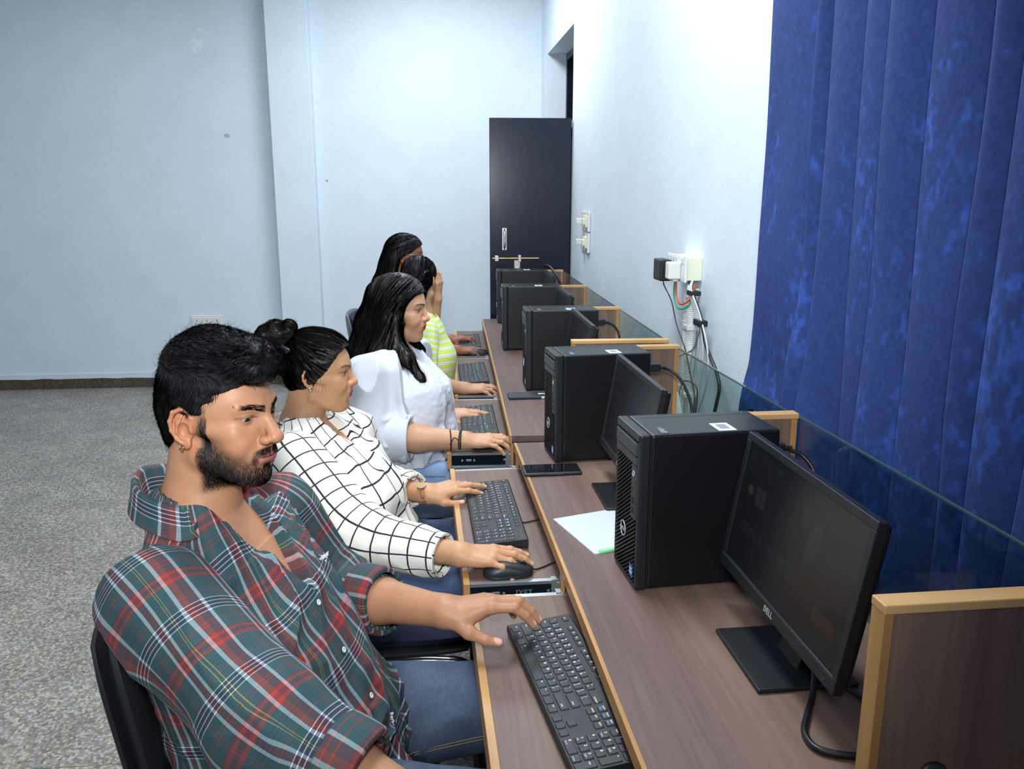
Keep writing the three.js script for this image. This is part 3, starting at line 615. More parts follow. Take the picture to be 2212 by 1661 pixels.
{
  const cable = (label, pts, r, m) => { const o = obj('wall_cable', tube(pts, r, 70, 7), m); inRoom(o); return tag(o, label, 'cable'); };
  cable('thick black cable curving down from the socket box to the curtain', [[-0.04, 1.226, 4.05], [-0.045, 1.19, 4.1], [-0.035, 1.122, 4.165], [-0.03, 1.037, 4.215], [-0.03, 1.0, 4.27], [-0.04, 0.963, 4.37], [-0.045, 0.927, 4.41], [-0.05, 0.86, 4.4], [-0.05, 0.76, 4.36]], 0.0058, matCord);
  const gl = ['pale grey cable behind the glass, farthest of the bundle', 'pale grey cable behind the glass, second of the bundle', 'pale grey cable behind the glass, third of the bundle', 'pale grey cable behind the glass, nearest of the bundle'];
  const matGrey = phys(S3(186, 192, 194), 0.45);
  for (let i = 0; i < 4; i++) cable(gl[i], [[-0.03, 1.226, 4.04 + i * 0.006], [-0.05, 1.2, 4.07 + i * 0.012], [-0.04, 1.12, 4.13 + i * 0.016], [-0.035, 1.02, 4.12 + i * 0.045], [-0.035, 0.93, 4.09 + i * 0.06], [-0.04, 0.85, 4.11 + i * 0.045], [-0.05, 0.76, 4.14 + i * 0.02]], 0.0034, matGrey);
  cable('thin grey looped cable behind the glass', [[-0.04, 1.08, 4.19], [-0.04, 1.0, 4.13], [-0.05, 0.965, 4.05], [-0.06, 0.93, 4.0], [-0.05, 0.85, 4.05], [-0.05, 0.76, 4.1]], 0.0026, phys(S3(120, 126, 130), 0.5));
  cable('thin black looped cable behind the glass', [[-0.06, 0.76, 4.06], [-0.07, 0.83, 4.09], [-0.08, 0.9, 4.18], [-0.06, 0.89, 4.24], [-0.06, 0.84, 4.25], [-0.06, 0.76, 4.23]], 0.0024, matCord);
  const ties = obj('cable_tie', [bx(-0.056, 1.178, 4.075, -0.022, 1.194, 4.13, 0.003), bx(-0.05, 1.085, 4.14, -0.02, 1.105, 4.205, 0.003)], matRubber); inRoom(ties); tag(ties, 'black tape ties round the cable bundle under the socket box', 'cable tie');
  const cl = thing('plastic_clip', 'pale aqua plastic clip standing behind the second glass screen', 'clip', rp(-0.11, 0, 4.24), RHO);
  obj('blade', xf(bx(-0.012, 0, -0.003, 0.012, 0.16, 0.003, 0.001), [0, YA, 0.03], [-0.7, 0, 0]), phys(S3(196, 226, 224), 0.25), cl);
  obj('base', bx(-0.02, YA - 0.01, -0.03, 0.02, YA + 0.02, 0.06, 0.003), phys(S3(180, 208, 208), 0.3), cl);
}
// two switch frames beside the door
for (const [y, label] of [[1.365, 'upper white open switch frame on the side wall by the door'], [1.245, 'lower white open switch frame on the side wall by the door']]) {
  const s = thing('switch_plate', label, 'switch', rp(-0.001, y, 1.97), RHO);
  obj('frame', [bx(-0.014, -0.055, 0.1, 0, 0.055, 0.125, 0.002), bx(-0.006, -0.055, -0.12, 0, 0.055, 0.12, 0.002)], matWhitePl, s);
  obj('module', [bx(-0.022, -0.032, 0.0, -0.004, 0.034, 0.09, 0.003)], matCreamPl, s);
  obj('rocker', [bx(-0.034, -0.018, 0.03, -0.02, 0.018, 0.075, 0.004), bx(-0.05, -0.016, -0.075, -0.004, 0.016, -0.04, 0.004)], matWhitePl, s);
}
// leads of the computers
function lead(name, label, pts, r = 0.0042, plug = null, host = null) {
  if (host) { const g = tube(pts, r, 60, 8); host.updateMatrixWorld(true); g.applyMatrix4(host.matrixWorld.clone().invert()); obj('cord', g, matCord, host); return; }
  const t = thing(name, label, 'cable');
  obj('cord', tube(pts, r, 60, 8), matCord, t);
  if (plug) { obj('plug', xf(bx(0, -0.012, -0.01, 0.034, 0.012, 0.01, 0.004), plug), matRubber, t); obj('strain_relief', [0, 1, 2].map(i => cyl(0.0062 - i * 0.0005, 0.0062 - i * 0.0005, 0.004, 12, [plug[0] + 0.037 + i * 0.006, plug[1] - 0.001, plug[2]], [0, 0, Math.PI / 2])), matRubber, t); }
}
lead('power_lead', 'black power lead arching from the back of the second tower', [[0.612, 1.006, -2.385], [0.64, 0.998, -2.385], [0.668, 0.975, -2.37], [0.688, 0.93, -2.34], [0.695, 0.88, -2.31], [0.693, 0.82, -2.28], [0.68, YA + 0.004, -2.25]], 0.0045, [0.577, 1.007, -2.385]);
lead('power_lead', 'black power lead arching from the back of the nearest tower', [[0.683, 0.995, -1.585], [0.705, 0.987, -1.58], [0.724, 0.965, -1.565], [0.732, 0.93, -1.55], [0.735, 0.85, -1.53], [0.72, YA + 0.004, -1.5]], 0.0045, [0.640, 0.998, -1.592]);
lead('power_lead', 'black power lead arching from the back of the third tower', [[0.610, 1.010, -3.28], [0.638, 1.0, -3.28], [0.66, 0.972, -3.275], [0.668, 0.92, -3.26], [0.66, YB + 0.004, -3.2]], 0.0045, [0.572, 1.011, -3.28]);
lead('power_lead', 'short black lead behind the fourth monitor', [[0.53, 1.03, -4.19], [0.575, 1.018, -4.17], [0.6, 0.985, -4.16], [0.615, 0.93, -4.13], [0.6, YB + 0.004, -4.1]], 0.0045);
lead('power_lead', 'thick black leads rising behind the farthest tower', [[0.555, 1.0, -5.02], [0.548, 1.1, -4.98], [0.57, 1.1, -4.93], [0.605, 1.05, -4.85], [0.63, 0.99, -4.8], [0.64, 0.9, -4.75], [0.62, YB + 0.005, -4.7]], 0.0075);
lead('monitor_cable', 'black cable curling on the desk under the nearest monitor', [[0.572, 0.80, -1.17], [0.563, YA + 0.02, -1.145], [0.548, YA + 0.006, -1.115], [0.520, YA + 0.006, -1.07], [0.500, YA + 0.006, -1.03], [0.502, YA + 0.006, -0.998], [0.522, YA + 0.006, -0.984], [0.56, YA + 0.006, -0.975], [0.62, YA + 0.006, -0.972]], 0.0052);
lead('monitor_cable', 'short black cable on the desk beyond the nearest monitor', [[0.59, YA + 0.03, -1.19], [0.6, YA + 0.008, -1.165], [0.615, YA + 0.006, -1.135], [0.64, YA + 0.006, -1.09], [0.69, YA + 0.006, -1.04]], 0.0042);
lead('loose_cable', 'black cable loop before the nearest divider at the bottom right corner', [[0.508, 0.742, -0.70], [0.515, 0.80, -0.765], [0.521, 0.852, -0.783], [0.531, 0.868, -0.788], [0.545, 0.868, -0.788], [0.552, 0.855, -0.783], [0.548, 0.8, -0.76], [0.56, 0.742, -0.70]], 0.0048);
lead('keyboard_cord', 'black cord from the nearest keyboard going under the desk', [[0.214, 0.685, -1.192], [0.224, 0.672, -1.2], [0.234, 0.671, -1.204], [0.25, 0.671, -1.226], [0.28, 0.671, -1.25]], 0.0022, null, kb0);
lead('keyboard_cord', 'thin black cord from the second keyboard going under the desk', [[0.16, 0.684, -2.025], [0.17, 0.671, -2.027], [0.19, 0.67, -2.0345], [0.22, 0.67, -2.047], [0.26, 0.67, -2.06]], 0.0018, null, kbs[1]);
lead('mouse_cord', 'thin black cord of the mouse held by the woman in the checked blouse', [[0.167, 0.68, -1.735], [0.175, 0.671, -1.745], [0.192, 0.6695, -1.757], [0.222, 0.6695, -1.78], [0.26, 0.6695, -1.79]], 0.0018, null, mouse0);

// ---------------------------------------------------------------- blue velvet curtain hung before the side wall
{
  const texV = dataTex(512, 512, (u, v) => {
    const crushSheen = sstep(0.4, 1.3, 0.8 * pnoise(u * 9, v * 4, 9, 4, 31) + 0.7 * pnoise(u * 40, v * 30, 40, 30, 32) + 0.6 * pnoise(u * 110, v * 90, 110, 90, 33));  // crushed nap, its speckled sheen painted into the colour as brighter patches
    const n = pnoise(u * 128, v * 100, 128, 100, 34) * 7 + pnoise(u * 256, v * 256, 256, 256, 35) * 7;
    const b = 1 + crushSheen * 0.34;
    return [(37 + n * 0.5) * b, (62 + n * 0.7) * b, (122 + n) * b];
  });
  const bumpV = dataTex(256, 256, (u, v, x, y) => { const n = 128 + (hash3(x, y, 9) - 0.5) * 160 + 30 * pnoise(u * 40, v * 30, 40, 30, 36); return [n, n, n]; }, false);
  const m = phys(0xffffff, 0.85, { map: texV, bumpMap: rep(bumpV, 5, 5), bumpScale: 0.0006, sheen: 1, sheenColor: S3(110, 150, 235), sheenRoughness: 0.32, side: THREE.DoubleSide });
  const c = thing('curtain', 'long crushed velvet royal blue curtain hanging at the right', 'curtain', rp(0, 0, 0), RHO);
  // pleat crests seen in the photograph: position along the wall and how far each stands out
  const W0 = 4.73, W1 = 6.5, TOP = 3.12;
  // pleats pressed flat: each crest stands out sharply on its far side and then runs back slowly
  const crests = [4.73, 4.80, 5.025, 5.085, 5.215, 5.335, 5.465, 5.605, 5.67, 5.80, 5.93, 6.04, 6.18, 6.30, 6.42, 6.52], folds = [];
  crests.forEach((w, i) => { if (i) folds.push([w - 0.022, 0.008 + 0.005 * (i % 3)]); folds.push([w, i ? 0.078 + 0.022 * ((i * 7) % 4) / 3 : 0.02]); });
  const prof = w => { let i = 0; while (i < folds.length - 2 && w > folds[i + 1][0]) i++; const [a, x] = folds[i], [b, y] = folds[i + 1], t = clamp((w - a) / (b - a), 0, 1), s = y > x ? Math.sin(t * 1.5708) : Math.pow(t, 2.1); return mix(x, y, s); };
  const NU = 900, NV = 150, grid = (front) => {
    const pos = [], uv = [], idx = [];
    for (let j = 0; j <= NV; j++) for (let i = 0; i <= NU; i++) {
      const tw = i / NU, w0 = W0 + (W1 - W0) * tw, tv = j / NV, dn = Math.pow(1 - tv, 1.6);
      // hem: the first folds end above the desk, resting on the divider, the rest falls behind the glass
      const rest = 1 - sstep(4.96, 5.03, w0);
      const hem = mix(0.30, 0.955 - 0.07 * (1 - sstep(4.73, 4.79, w0)) + 0.012 * Math.sin(w0 * 60), rest);
      const y = hem + (TOP - hem) * tv;
      let w = w0 + 0.014 * Math.sin(y * 2.1 + w0 * 7) * dn + (y - 2.0) * 0.006 * (w0 - 4.7);
      let u = -0.03 - prof(w0) * (0.62 + 0.38 * tv) - 0.008 * noise3(w0 * 14, y * 3, 2) * (0.4 + dn);
      if (rest > 0 && y < 1.1) { const k = sstep(1.1, 0.93, y) * rest; w -= k * 0.055 * (1 - sstep(4.73, 4.83, w0)); u -= k * 0.02; }
      u -= 0.02 * sstep(0.35, 1, Math.sin((y - 0.95) * 5 + w0 * 9)) * sstep(1.5, 0.9, y) * sstep(4.85, 5.0, w0) * (1 - sstep(5.2, 5.4, w0));
      u -= 0.012 * (1 - Math.abs(noise3(w0 * 5, y * 1.3 + w0 * 3, 7)) * 2.4) * sstep(1.7, 1.0, y);
      if (!front) u += 0.003;
      pos.push(Math.min(u, -0.006), y, w); uv.push(w0 * 1.45, y * 0.8);
    }
    for (let j = 0; j < NV; j++) for (let i = 0; i < NU; i++) { const a = j * (NU + 1) + i, b = a + 1, e = a + NU + 1, d = e + 1; front ? idx.push(a, e, b, b, e, d) : idx.push(a, b, e, b, d, e); }
    const g = new THREE.BufferGeometry(); g.setAttribute('position', new THREE.Float32BufferAttribute(pos, 3)); g.setAttribute('uv', new THREE.Float32BufferAttribute(uv, 2)); g.setIndex(idx); g.computeVertexNormals(); return g;
  };
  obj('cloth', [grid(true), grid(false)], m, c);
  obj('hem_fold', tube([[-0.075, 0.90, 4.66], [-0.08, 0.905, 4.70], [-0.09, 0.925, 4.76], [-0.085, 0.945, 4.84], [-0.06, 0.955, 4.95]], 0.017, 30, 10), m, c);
  obj('rod', cyl(0.014, 0.014, 2.2, 16, [-0.05, TOP + 0.01, 5.5], [Math.PI / 2, 0, 0]), matSteel, c);
}
// ---------------------------------------------------------------- chairs: navy pads on a bent black tube frame
const texFab = dataTex(256, 256, (u, v, x, y) => { const n = (hash3(x, y, 12) - 0.5) * 16 + (((x >> 1) + (y >> 1)) & 1 ? 4 : -4); return [24 + n, 32 + n, 58 + n]; });
const matNavyFab = phys(0xffffff, 0.9, { map: rep(texFab, 4, 4) });
const matBlackFab = phys(S3(20, 22, 27), 0.7);
const matTube = phys(S3(14, 15, 17), 0.22, { clearcoat: 0.5 });
const matGreyPl = phys(S3(96, 108, 112), 0.4);
function bentPad(w, h, th, bend, lean, seed) {      // a rounded slab standing in y and z, curved about y, leaning back as it rises
  const g = new RoundedBoxGeometry(th, h, w, 6, Math.min(th * 0.48, 0.03)), N = g.attributes.position;
  const big = new THREE.BoxGeometry(th, h, w, 4, 16, 20), p = big.attributes.position;
  for (let i = 0; i < p.count; i++) {
    let x = p.getX(i), y = p.getY(i), z = p.getZ(i); const ey = Math.abs(y) / (h / 2), ez = Math.abs(z) / (w / 2), e = Math.pow(Math.pow(ey, 5) + Math.pow(ez, 5), 0.2), k = Math.sqrt(Math.max(0, 1 - Math.pow(Math.min(1, e), 7)));
    x *= 0.25 + 0.75 * k; const r = 1 - 0.10 * Math.pow(ey, 4); z *= r; y *= 1 - 0.06 * Math.pow(ez, 4);
    x += bend * (z / (w / 2)) ** 2 - lean * (y + h / 2);
    p.setXYZ(i, x, y, z);
  }
  const m = mergeVertices(big.deleteAttribute('normal').deleteAttribute('uv')); m.computeVertexNormals(); return boxUVkeep(m);
}
function boxUVkeep(g) { const q = g.toNonIndexed(), n = q.attributes.normal.clone(); boxUV(q); q.setAttribute('normal', n); return q; }
function makeChair(backMat, shellMat) {
  const c = thing('office_chair', '', 'chair');
  const seat = bentPad(0.46, 0.46, 0.055, 0.012, 0.0, 1); seat.rotateZ(Math.PI / 2); seat.translate(0, 0.437, 0);
  obj('seat', seat, matNavyFab, c);
  const pan = bentPad(0.47, 0.47, 0.035, 0.012, 0, 1); pan.rotateZ(Math.PI / 2); pan.translate(0, 0.408, 0);
  obj('seat_pan', pan, matBlackFab, c);
  const b = bentPad(0.43, 0.32, 0.05, 0.035, 0.16, 2); b.translate(-0.215, 0.67, 0);
  obj('backrest', b, backMat, c);
  const s = bentPad(0.45, 0.34, 0.028, 0.035, 0.16, 2); s.translate(-0.236, 0.67, 0);
  obj('back_shell', s, shellMat, c);
  for (const k of [1, -1]) {
    obj('frame_tube', tube([[-0.232, 0.60, k * 0.17], [-0.228, 0.5, k * 0.20], [-0.22, 0.42, k * 0.235], [-0.1, 0.405, k * 0.238], [0.15, 0.405, k * 0.238], [0.215, 0.392, k * 0.238], [0.235, 0.34, k * 0.238], [0.24, 0.2, k * 0.24], [0.245, 0.0, k * 0.242]], 0.0125, 60, 10), matTube, c);
    obj('leg', tube([[-0.16, 0.405, k * 0.236], [-0.22, 0.36, k * 0.238], [-0.25, 0.2, k * 0.24], [-0.27, 0.0, k * 0.242]], 0.0125, 30, 10), matTube, c);
  }
  obj('cross_bar', [cyl(0.011, 0.011, 0.47, 12, [-0.1, 0.40, 0], [Math.PI / 2, 0, 0]), cyl(0.011, 0.011, 0.47, 12, [0.12, 0.40, 0], [Math.PI / 2, 0, 0])], matTube, c);
  return c;
}
const chairA = makeChair(matBlackFab, matBlackFab);
chairA.userData = { label: 'black backed chair under the man in the plaid shirt', category: 'chair', group: 'chairs along the desks' };
chairA.position.set(-0.30, 0, -1.39);
const chairB = makeChair(matNavyFab, matGreyPl);
[[-0.20, -2.055, 'navy chair under the woman in the white checked blouse'], [-0.24, -2.945, 'navy chair under the woman in the white shirt'], [-0.20, -3.67, 'navy chair under the woman in the lime striped top'], [-0.295, -4.57, 'farthest navy chair with a grey back shell']].forEach(([x, z, label], i) => {
  const o = i ? chairB.clone() : chairB;
  if (i) { o.name = numbered('office_chair'); scene.add(o); }
  o.userData = { label, category: 'chair', group: 'chairs along the desks' };
  o.position.set(x, 0, z); if (i === 3) o.scale.y = 1.06;
});
// ---------------------------------------------------------------- modelling kit for bodies: distance fields meshed by surface nets
class Field {
  constructor() { this.P = []; }
  add(f, c, r, k = 0.01) { this.P.push({ f, x: c[0], y: c[1], z: c[2], r, k, s: 0 }); return this; }
  sub(f, c, r, k = 0.004) { this.P.push({ f, x: c[0], y: c[1], z: c[2], r, k, s: 1 }); return this; }
  // capsule with two radii
  rc(a, b, ra, rb, k = 0.01, sub = false) {
    const [ax, ay, az] = a, bx_ = b[0] - ax, by_ = b[1] - ay, bz_ = b[2] - az, q = 1 / (bx_ * bx_ + by_ * by_ + bz_ * bz_ || 1e-9);
    const f = (x, y, z) => { x -= ax; y -= ay; z -= az; let t = (x * bx_ + y * by_ + z * bz_) * q; t = t < 0 ? 0 : t > 1 ? 1 : t; x -= t * bx_; y -= t * by_; z -= t * bz_; return Math.sqrt(x * x + y * y + z * z) - (ra + (rb - ra) * t); };
    return this[sub ? 'sub' : 'add'](f, [ax + bx_ / 2, ay + by_ / 2, az + bz_ / 2], Math.hypot(bx_, by_, bz_) / 2 + Math.max(ra, rb), k);
  }
  chain(pts, rs, k = 0.01) { for (let i = 0; i + 1 < pts.length; i++) this.rc(pts[i], pts[i + 1], rs[i], rs[i + 1], k); return this; }
  // ellipsoid, optionally turned
  el(c, r, k = 0.01, sub = false, rot = null) {
    const [cx, cy, cz] = c, [rx, ry, rz] = r, ix = 1 / rx, iy = 1 / ry, iz = 1 / rz;
    let m = null;
    if (rot) { m = new THREE.Matrix4().makeRotationFromEuler(new THREE.Euler(...rot, 'YXZ')).transpose().elements; }
    const f = (x, y, z) => {
      x -= cx; y -= cy; z -= cz;
      if (m) { const X = m[0] * x + m[4] * y + m[8] * z, Y = m[1] * x + m[5] * y + m[9] * z; z = m[2] * x + m[6] * y + m[10] * z; x = X; y = Y; }
      const a = x * ix, b = y * iy, d = z * iz, k0 = Math.sqrt(a * a + b * b + d * d), a2 = a * ix, b2 = b * iy, d2 = d * iz, k1 = Math.sqrt(a2 * a2 + b2 * b2 + d2 * d2);
      return k1 < 1e-6 ? -Math.min(rx, ry, rz) : k0 * (k0 - 1) / k1;
    };
    return this[sub ? 'sub' : 'add'](f, c, Math.max(rx, ry, rz), k);
  }
  // column of ellipses: stations {c, w, d} with a lateral axis each
  loft(st, k = 0.02) {
    const n = st.length, S = st.map(s => ({ c: s.c, w: s.w, d: s.d, l: s.l }));
    const f = (x, y, z) => {
      let best = 1e9, bt = 0, bi = 0;
      for (let i = 0; i + 1 < n; i++) {
        const a = S[i].c, b = S[i + 1].c, ux = b[0] - a[0], uy = b[1] - a[1], uz = b[2] - a[2], q = ux * ux + uy * uy + uz * uz;
        let t = ((x - a[0]) * ux + (y - a[1]) * uy + (z - a[2]) * uz) / q; t = t < 0 ? 0 : t > 1 ? 1 : t;
        const dx = x - a[0] - t * ux, dy = y - a[1] - t * uy, dz = z - a[2] - t * uz, dd = dx * dx + dy * dy + dz * dz;
        if (dd < best) { best = dd; bt = t; bi = i; }
      }
      const a = S[bi], b = S[bi + 1], s = bt, cx = mix(a.c[0], b.c[0], s), cy = mix(a.c[1], b.c[1], s), cz = mix(a.c[2], b.c[2], s);
      const w = mix(a.w, b.w, s), d = mix(a.d, b.d, s);
      let lx = mix(a.l[0], b.l[0], s), ly = mix(a.l[1], b.l[1], s), lz = mix(a.l[2], b.l[2], s); const ll = 1 / Math.hypot(lx, ly, lz); lx *= ll; ly *= ll; lz *= ll;
      const dx = x - cx, dy = y - cy, dz = z - cz, p = dx * lx + dy * ly + dz * lz, rest = Math.sqrt(Math.max(0, dx * dx + dy * dy + dz * dz - p * p));
      const A = p / w, B = rest / d, k0 = Math.sqrt(A * A + B * B), A2 = A / w, B2 = B / d, k1 = Math.sqrt(A2 * A2 + B2 * B2);
      return k1 < 1e-6 ? -Math.min(w, d) : k0 * (k0 - 1) / k1;
    };
    let c = [0, 0, 0]; for (const s of S) for (let i = 0; i < 3; i++) c[i] += s.c[i] / n;
    const r = Math.max(...S.map(s => Math.hypot(s.c[0] - c[0], s.c[1] - c[1], s.c[2] - c[2]) + Math.max(s.w, s.d)));
    return this.add(f, c, r, k);
  }
  ev(x, y, z) {
    let d = 1e3;
    for (const p of this.P) {
      const ex = x - p.x, ey = y - p.y, ez = z - p.z, db = Math.sqrt(ex * ex + ey * ey + ez * ez) - p.r;
      if (p.s === 0) {
        if (db > d + p.k) continue;
        const e = p.f(x, y, z), h = p.k - Math.abs(d - e);
        d = h > 0 ? Math.min(d, e) - h * h * 0.25 / p.k : Math.min(d, e);
      } else {
        if (-db < d - p.k) continue;
        const e = -p.f(x, y, z), h = p.k - Math.abs(d - e);
        d = h > 0 ? Math.max(d, e) + h * h * 0.25 / p.k : Math.max(d, e);
      }
    }
    return d;
  }
}
const smin = (a, b, k) => { const h = k - Math.abs(a - b); return h > 0 ? Math.min(a, b) - h * h * 0.25 / k : Math.min(a, b); };
const smax = (a, b, k) => -smin(-a, -b, k);
// mesh the zero set of f inside a box
function nets(f, lo, hi, cell, slack = 1.35) {
  const nx = Math.ceil((hi[0] - lo[0]) / cell) + 1, ny = Math.ceil((hi[1] - lo[1]) / cell) + 1, nz = Math.ceil((hi[2] - lo[2]) / cell) + 1;
  const v = new Float32Array(nx * ny * nz), B = 6, R = B * cell * 0.5 * 1.7321 * slack + cell;
  for (let z = 0; z < nz; z += B) for (let y = 0; y < ny; y += B) for (let x = 0; x < nx; x += B) {
    const c = f(lo[0] + (x + B / 2 - 0.5) * cell, lo[1] + (y + B / 2 - 0.5) * cell, lo[2] + (z + B / 2 - 0.5) * cell), skip = Math.abs(c) > R;
    for (let k = z; k < Math.min(z + B, nz); k++) for (let j = y; j < Math.min(y + B, ny); j++) for (let i = x; i < Math.min(x + B, nx); i++)
      v[i + nx * (j + ny * k)] = skip ? c : f(lo[0] + i * cell, lo[1] + j * cell, lo[2] + k * cell);
  }
  const id = new Int32Array(nx * ny * nz).fill(-1), pos = [], idx = [], sx = 1, sy = nx, sz = nx * ny;
  const E = [[0, 1], [0, 2], [0, 4], [1, 3], [1, 5], [2, 3], [2, 6], [3, 7], [4, 5], [4, 6], [5, 7], [6, 7]], off = [0, sx, sy, sx + sy, sz, sz + sx, sz + sy, sz + sx + sy];
  for (let k = 0; k < nz - 1; k++) for (let j = 0; j < ny - 1; j++) for (let i = 0; i < nx - 1; i++) {
    const o = i + nx * (j + ny * k); let m = 0;
    for (let q = 0; q < 8; q++) if (v[o + off[q]] < 0) m |= 1 << q;
    if (m === 0 || m === 255) continue;
    let px = 0, py = 0, pz = 0, n = 0;
    for (const [a, b] of E) {
      if (((m >> a) & 1) === ((m >> b) & 1)) continue;
      const va = v[o + off[a]], vb = v[o + off[b]], t = va / (va - vb);
      px += mix(a & 1, b & 1, t); py += mix((a >> 1) & 1, (b >> 1) & 1, t); pz += mix((a >> 2) & 1, (b >> 2) & 1, t); n++;
    }
    id[o] = pos.length / 3; pos.push(lo[0] + (i + px / n) * cell, lo[1] + (j + py / n) * cell, lo[2] + (k + pz / n) * cell);
  }
  const quad = (a, b, c, d, flip) => { if (a < 0 || b < 0 || c < 0 || d < 0) return; flip ? idx.push(a, c, b, b, c, d) : idx.push(a, b, c, b, d, c); };
  for (let k = 1; k < nz - 1; k++) for (let j = 1; j < ny - 1; j++) for (let i = 1; i < nx - 1; i++) {
    const o = i + nx * (j + ny * k), s = v[o] < 0;
    if (s !== (v[o + sx] < 0)) quad(id[o - sy - sz], id[o - sz], id[o - sy], id[o], !s);
    if (s !== (v[o + sy] < 0)) quad(id[o - sx - sz], id[o - sx], id[o - sz], id[o], !s);
    if (s !== (v[o + sz] < 0)) quad(id[o - sx - sy], id[o - sy], id[o - sx], id[o], !s);
  }
  const P = new Float32Array(pos), N = new Float32Array(pos.length), h = cell * 0.35;
  for (let i = 0; i < P.length; i += 3) {
    let x = P[i], y = P[i + 1], z = P[i + 2], gx, gy, gz, g2;
    for (let it = 0; it < 2; it++) {
      gx = (f(x + h, y, z) - f(x - h, y, z)) / (2 * h); gy = (f(x, y + h, z) - f(x, y - h, z)) / (2 * h); gz = (f(x, y, z + h) - f(x, y, z - h)) / (2 * h);
      g2 = gx * gx + gy * gy + gz * gz || 1e-9;
      if (it === 0) { const d = clamp(f(x, y, z) / Math.max(g2, 0.25), -cell * 0.6, cell * 0.6); x -= gx * d; y -= gy * d; z -= gz * d; }
    }
    const l = 1 / Math.sqrt(g2);
    P[i] = x; P[i + 1] = y; P[i + 2] = z; N[i] = gx * l; N[i + 1] = gy * l; N[i + 2] = gz * l;
  }
  const g = new THREE.BufferGeometry();
  g.setAttribute('position', new THREE.BufferAttribute(P, 3)); g.setAttribute('normal', new THREE.BufferAttribute(N, 3)); g.setIndex(idx);
  return g;
}
// vertex colours from a function of (x, y, z, nx, ny, nz)
function paint(g, fn) {
  const p = g.attributes.position, n = g.attributes.normal, c = new Float32Array(p.count * 3);
  for (let i = 0; i < p.count; i++) { const q = fn(p.getX(i), p.getY(i), p.getZ(i), n.getX(i), n.getY(i), n.getZ(i)); c[i * 3] = q[0]; c[i * 3 + 1] = q[1]; c[i * 3 + 2] = q[2]; }
  g.setAttribute('color', new THREE.BufferAttribute(c, 3)); return g;
}
// cloth coordinates; per is the length of a full turn of u, so that the seam can be closed
function clothUV(g0, fn, per = 0) {
  const g = g0.toNonIndexed(), p = g.attributes.position, uv = new Float32Array(p.count * 2);
  for (let i = 0; i < p.count; i += 3) {
    const q = [0, 1, 2].map(k => fn(p.getX(i + k), p.getY(i + k), p.getZ(i + k)));
    if (per) { const m = Math.max(q[0][0], q[1][0], q[2][0]); for (const a of q) if (m - a[0] > per / 2) a[0] += per; }
    for (let k = 0; k < 3; k++) { uv[(i + k) * 2] = q[k][0]; uv[(i + k) * 2 + 1] = q[k][1]; }
  }
  g.setAttribute('uv', new THREE.BufferAttribute(uv, 2)); return g;
}
// (length along, angle round) a polyline of joints; ref is the direction of angle 0
function alongChain(pts, ref) {
  const P = new THREE.CatmullRomCurve3(pts.map(p => V(...p)), false, 'centripetal').getPoints((pts.length - 1) * 7), acc = [0];
  for (let i = 0; i + 1 < P.length; i++) acc.push(acc[i] + P[i].distanceTo(P[i + 1]));
  let e = V(...ref);
  const seg = P.slice(0, -1).map((a, i) => { const d = P[i + 1].clone().sub(a), L2 = d.length(); d.divideScalar(L2); e = e.clone().addScaledVector(d, -e.dot(d)).normalize(); return { a, d, L: L2, e, f: d.clone().cross(e) }; });
  const n = seg.length;
  return (x, y, z) => {      // blended over the segments near the point, so that bends stay smooth
    let best = 1e9; const D = [];
    for (let i = 0; i < n; i++) {
      const s = seg[i], qx = x - s.a.x, qy = y - s.a.y, qz = z - s.a.z, t = qx * s.d.x + qy * s.d.y + qz * s.d.z, tc = clamp(t, i === 0 ? -1 : 0, i === n - 1 ? s.L + 1 : s.L);
      const rx = qx - tc * s.d.x, ry = qy - tc * s.d.y, rz = qz - tc * s.d.z, dd = Math.sqrt(rx * rx + ry * ry + rz * rz);
      D.push([dd, acc[i] + t, rx * s.f.x + ry * s.f.y + rz * s.f.z, rx * s.e.x + ry * s.e.y + rz * s.e.z, t, s.L]); if (dd < best) best = dd;
    }
    let W = 0, A = 0, S = 0, C = 0;
    for (const q of D) { const w = Math.exp(-(q[0] - best) / 0.007); W += w; A += w * q[1]; S += w * q[2]; C += w * q[3]; }
    return [A / W, Math.atan2(S, C), best];
  };
}
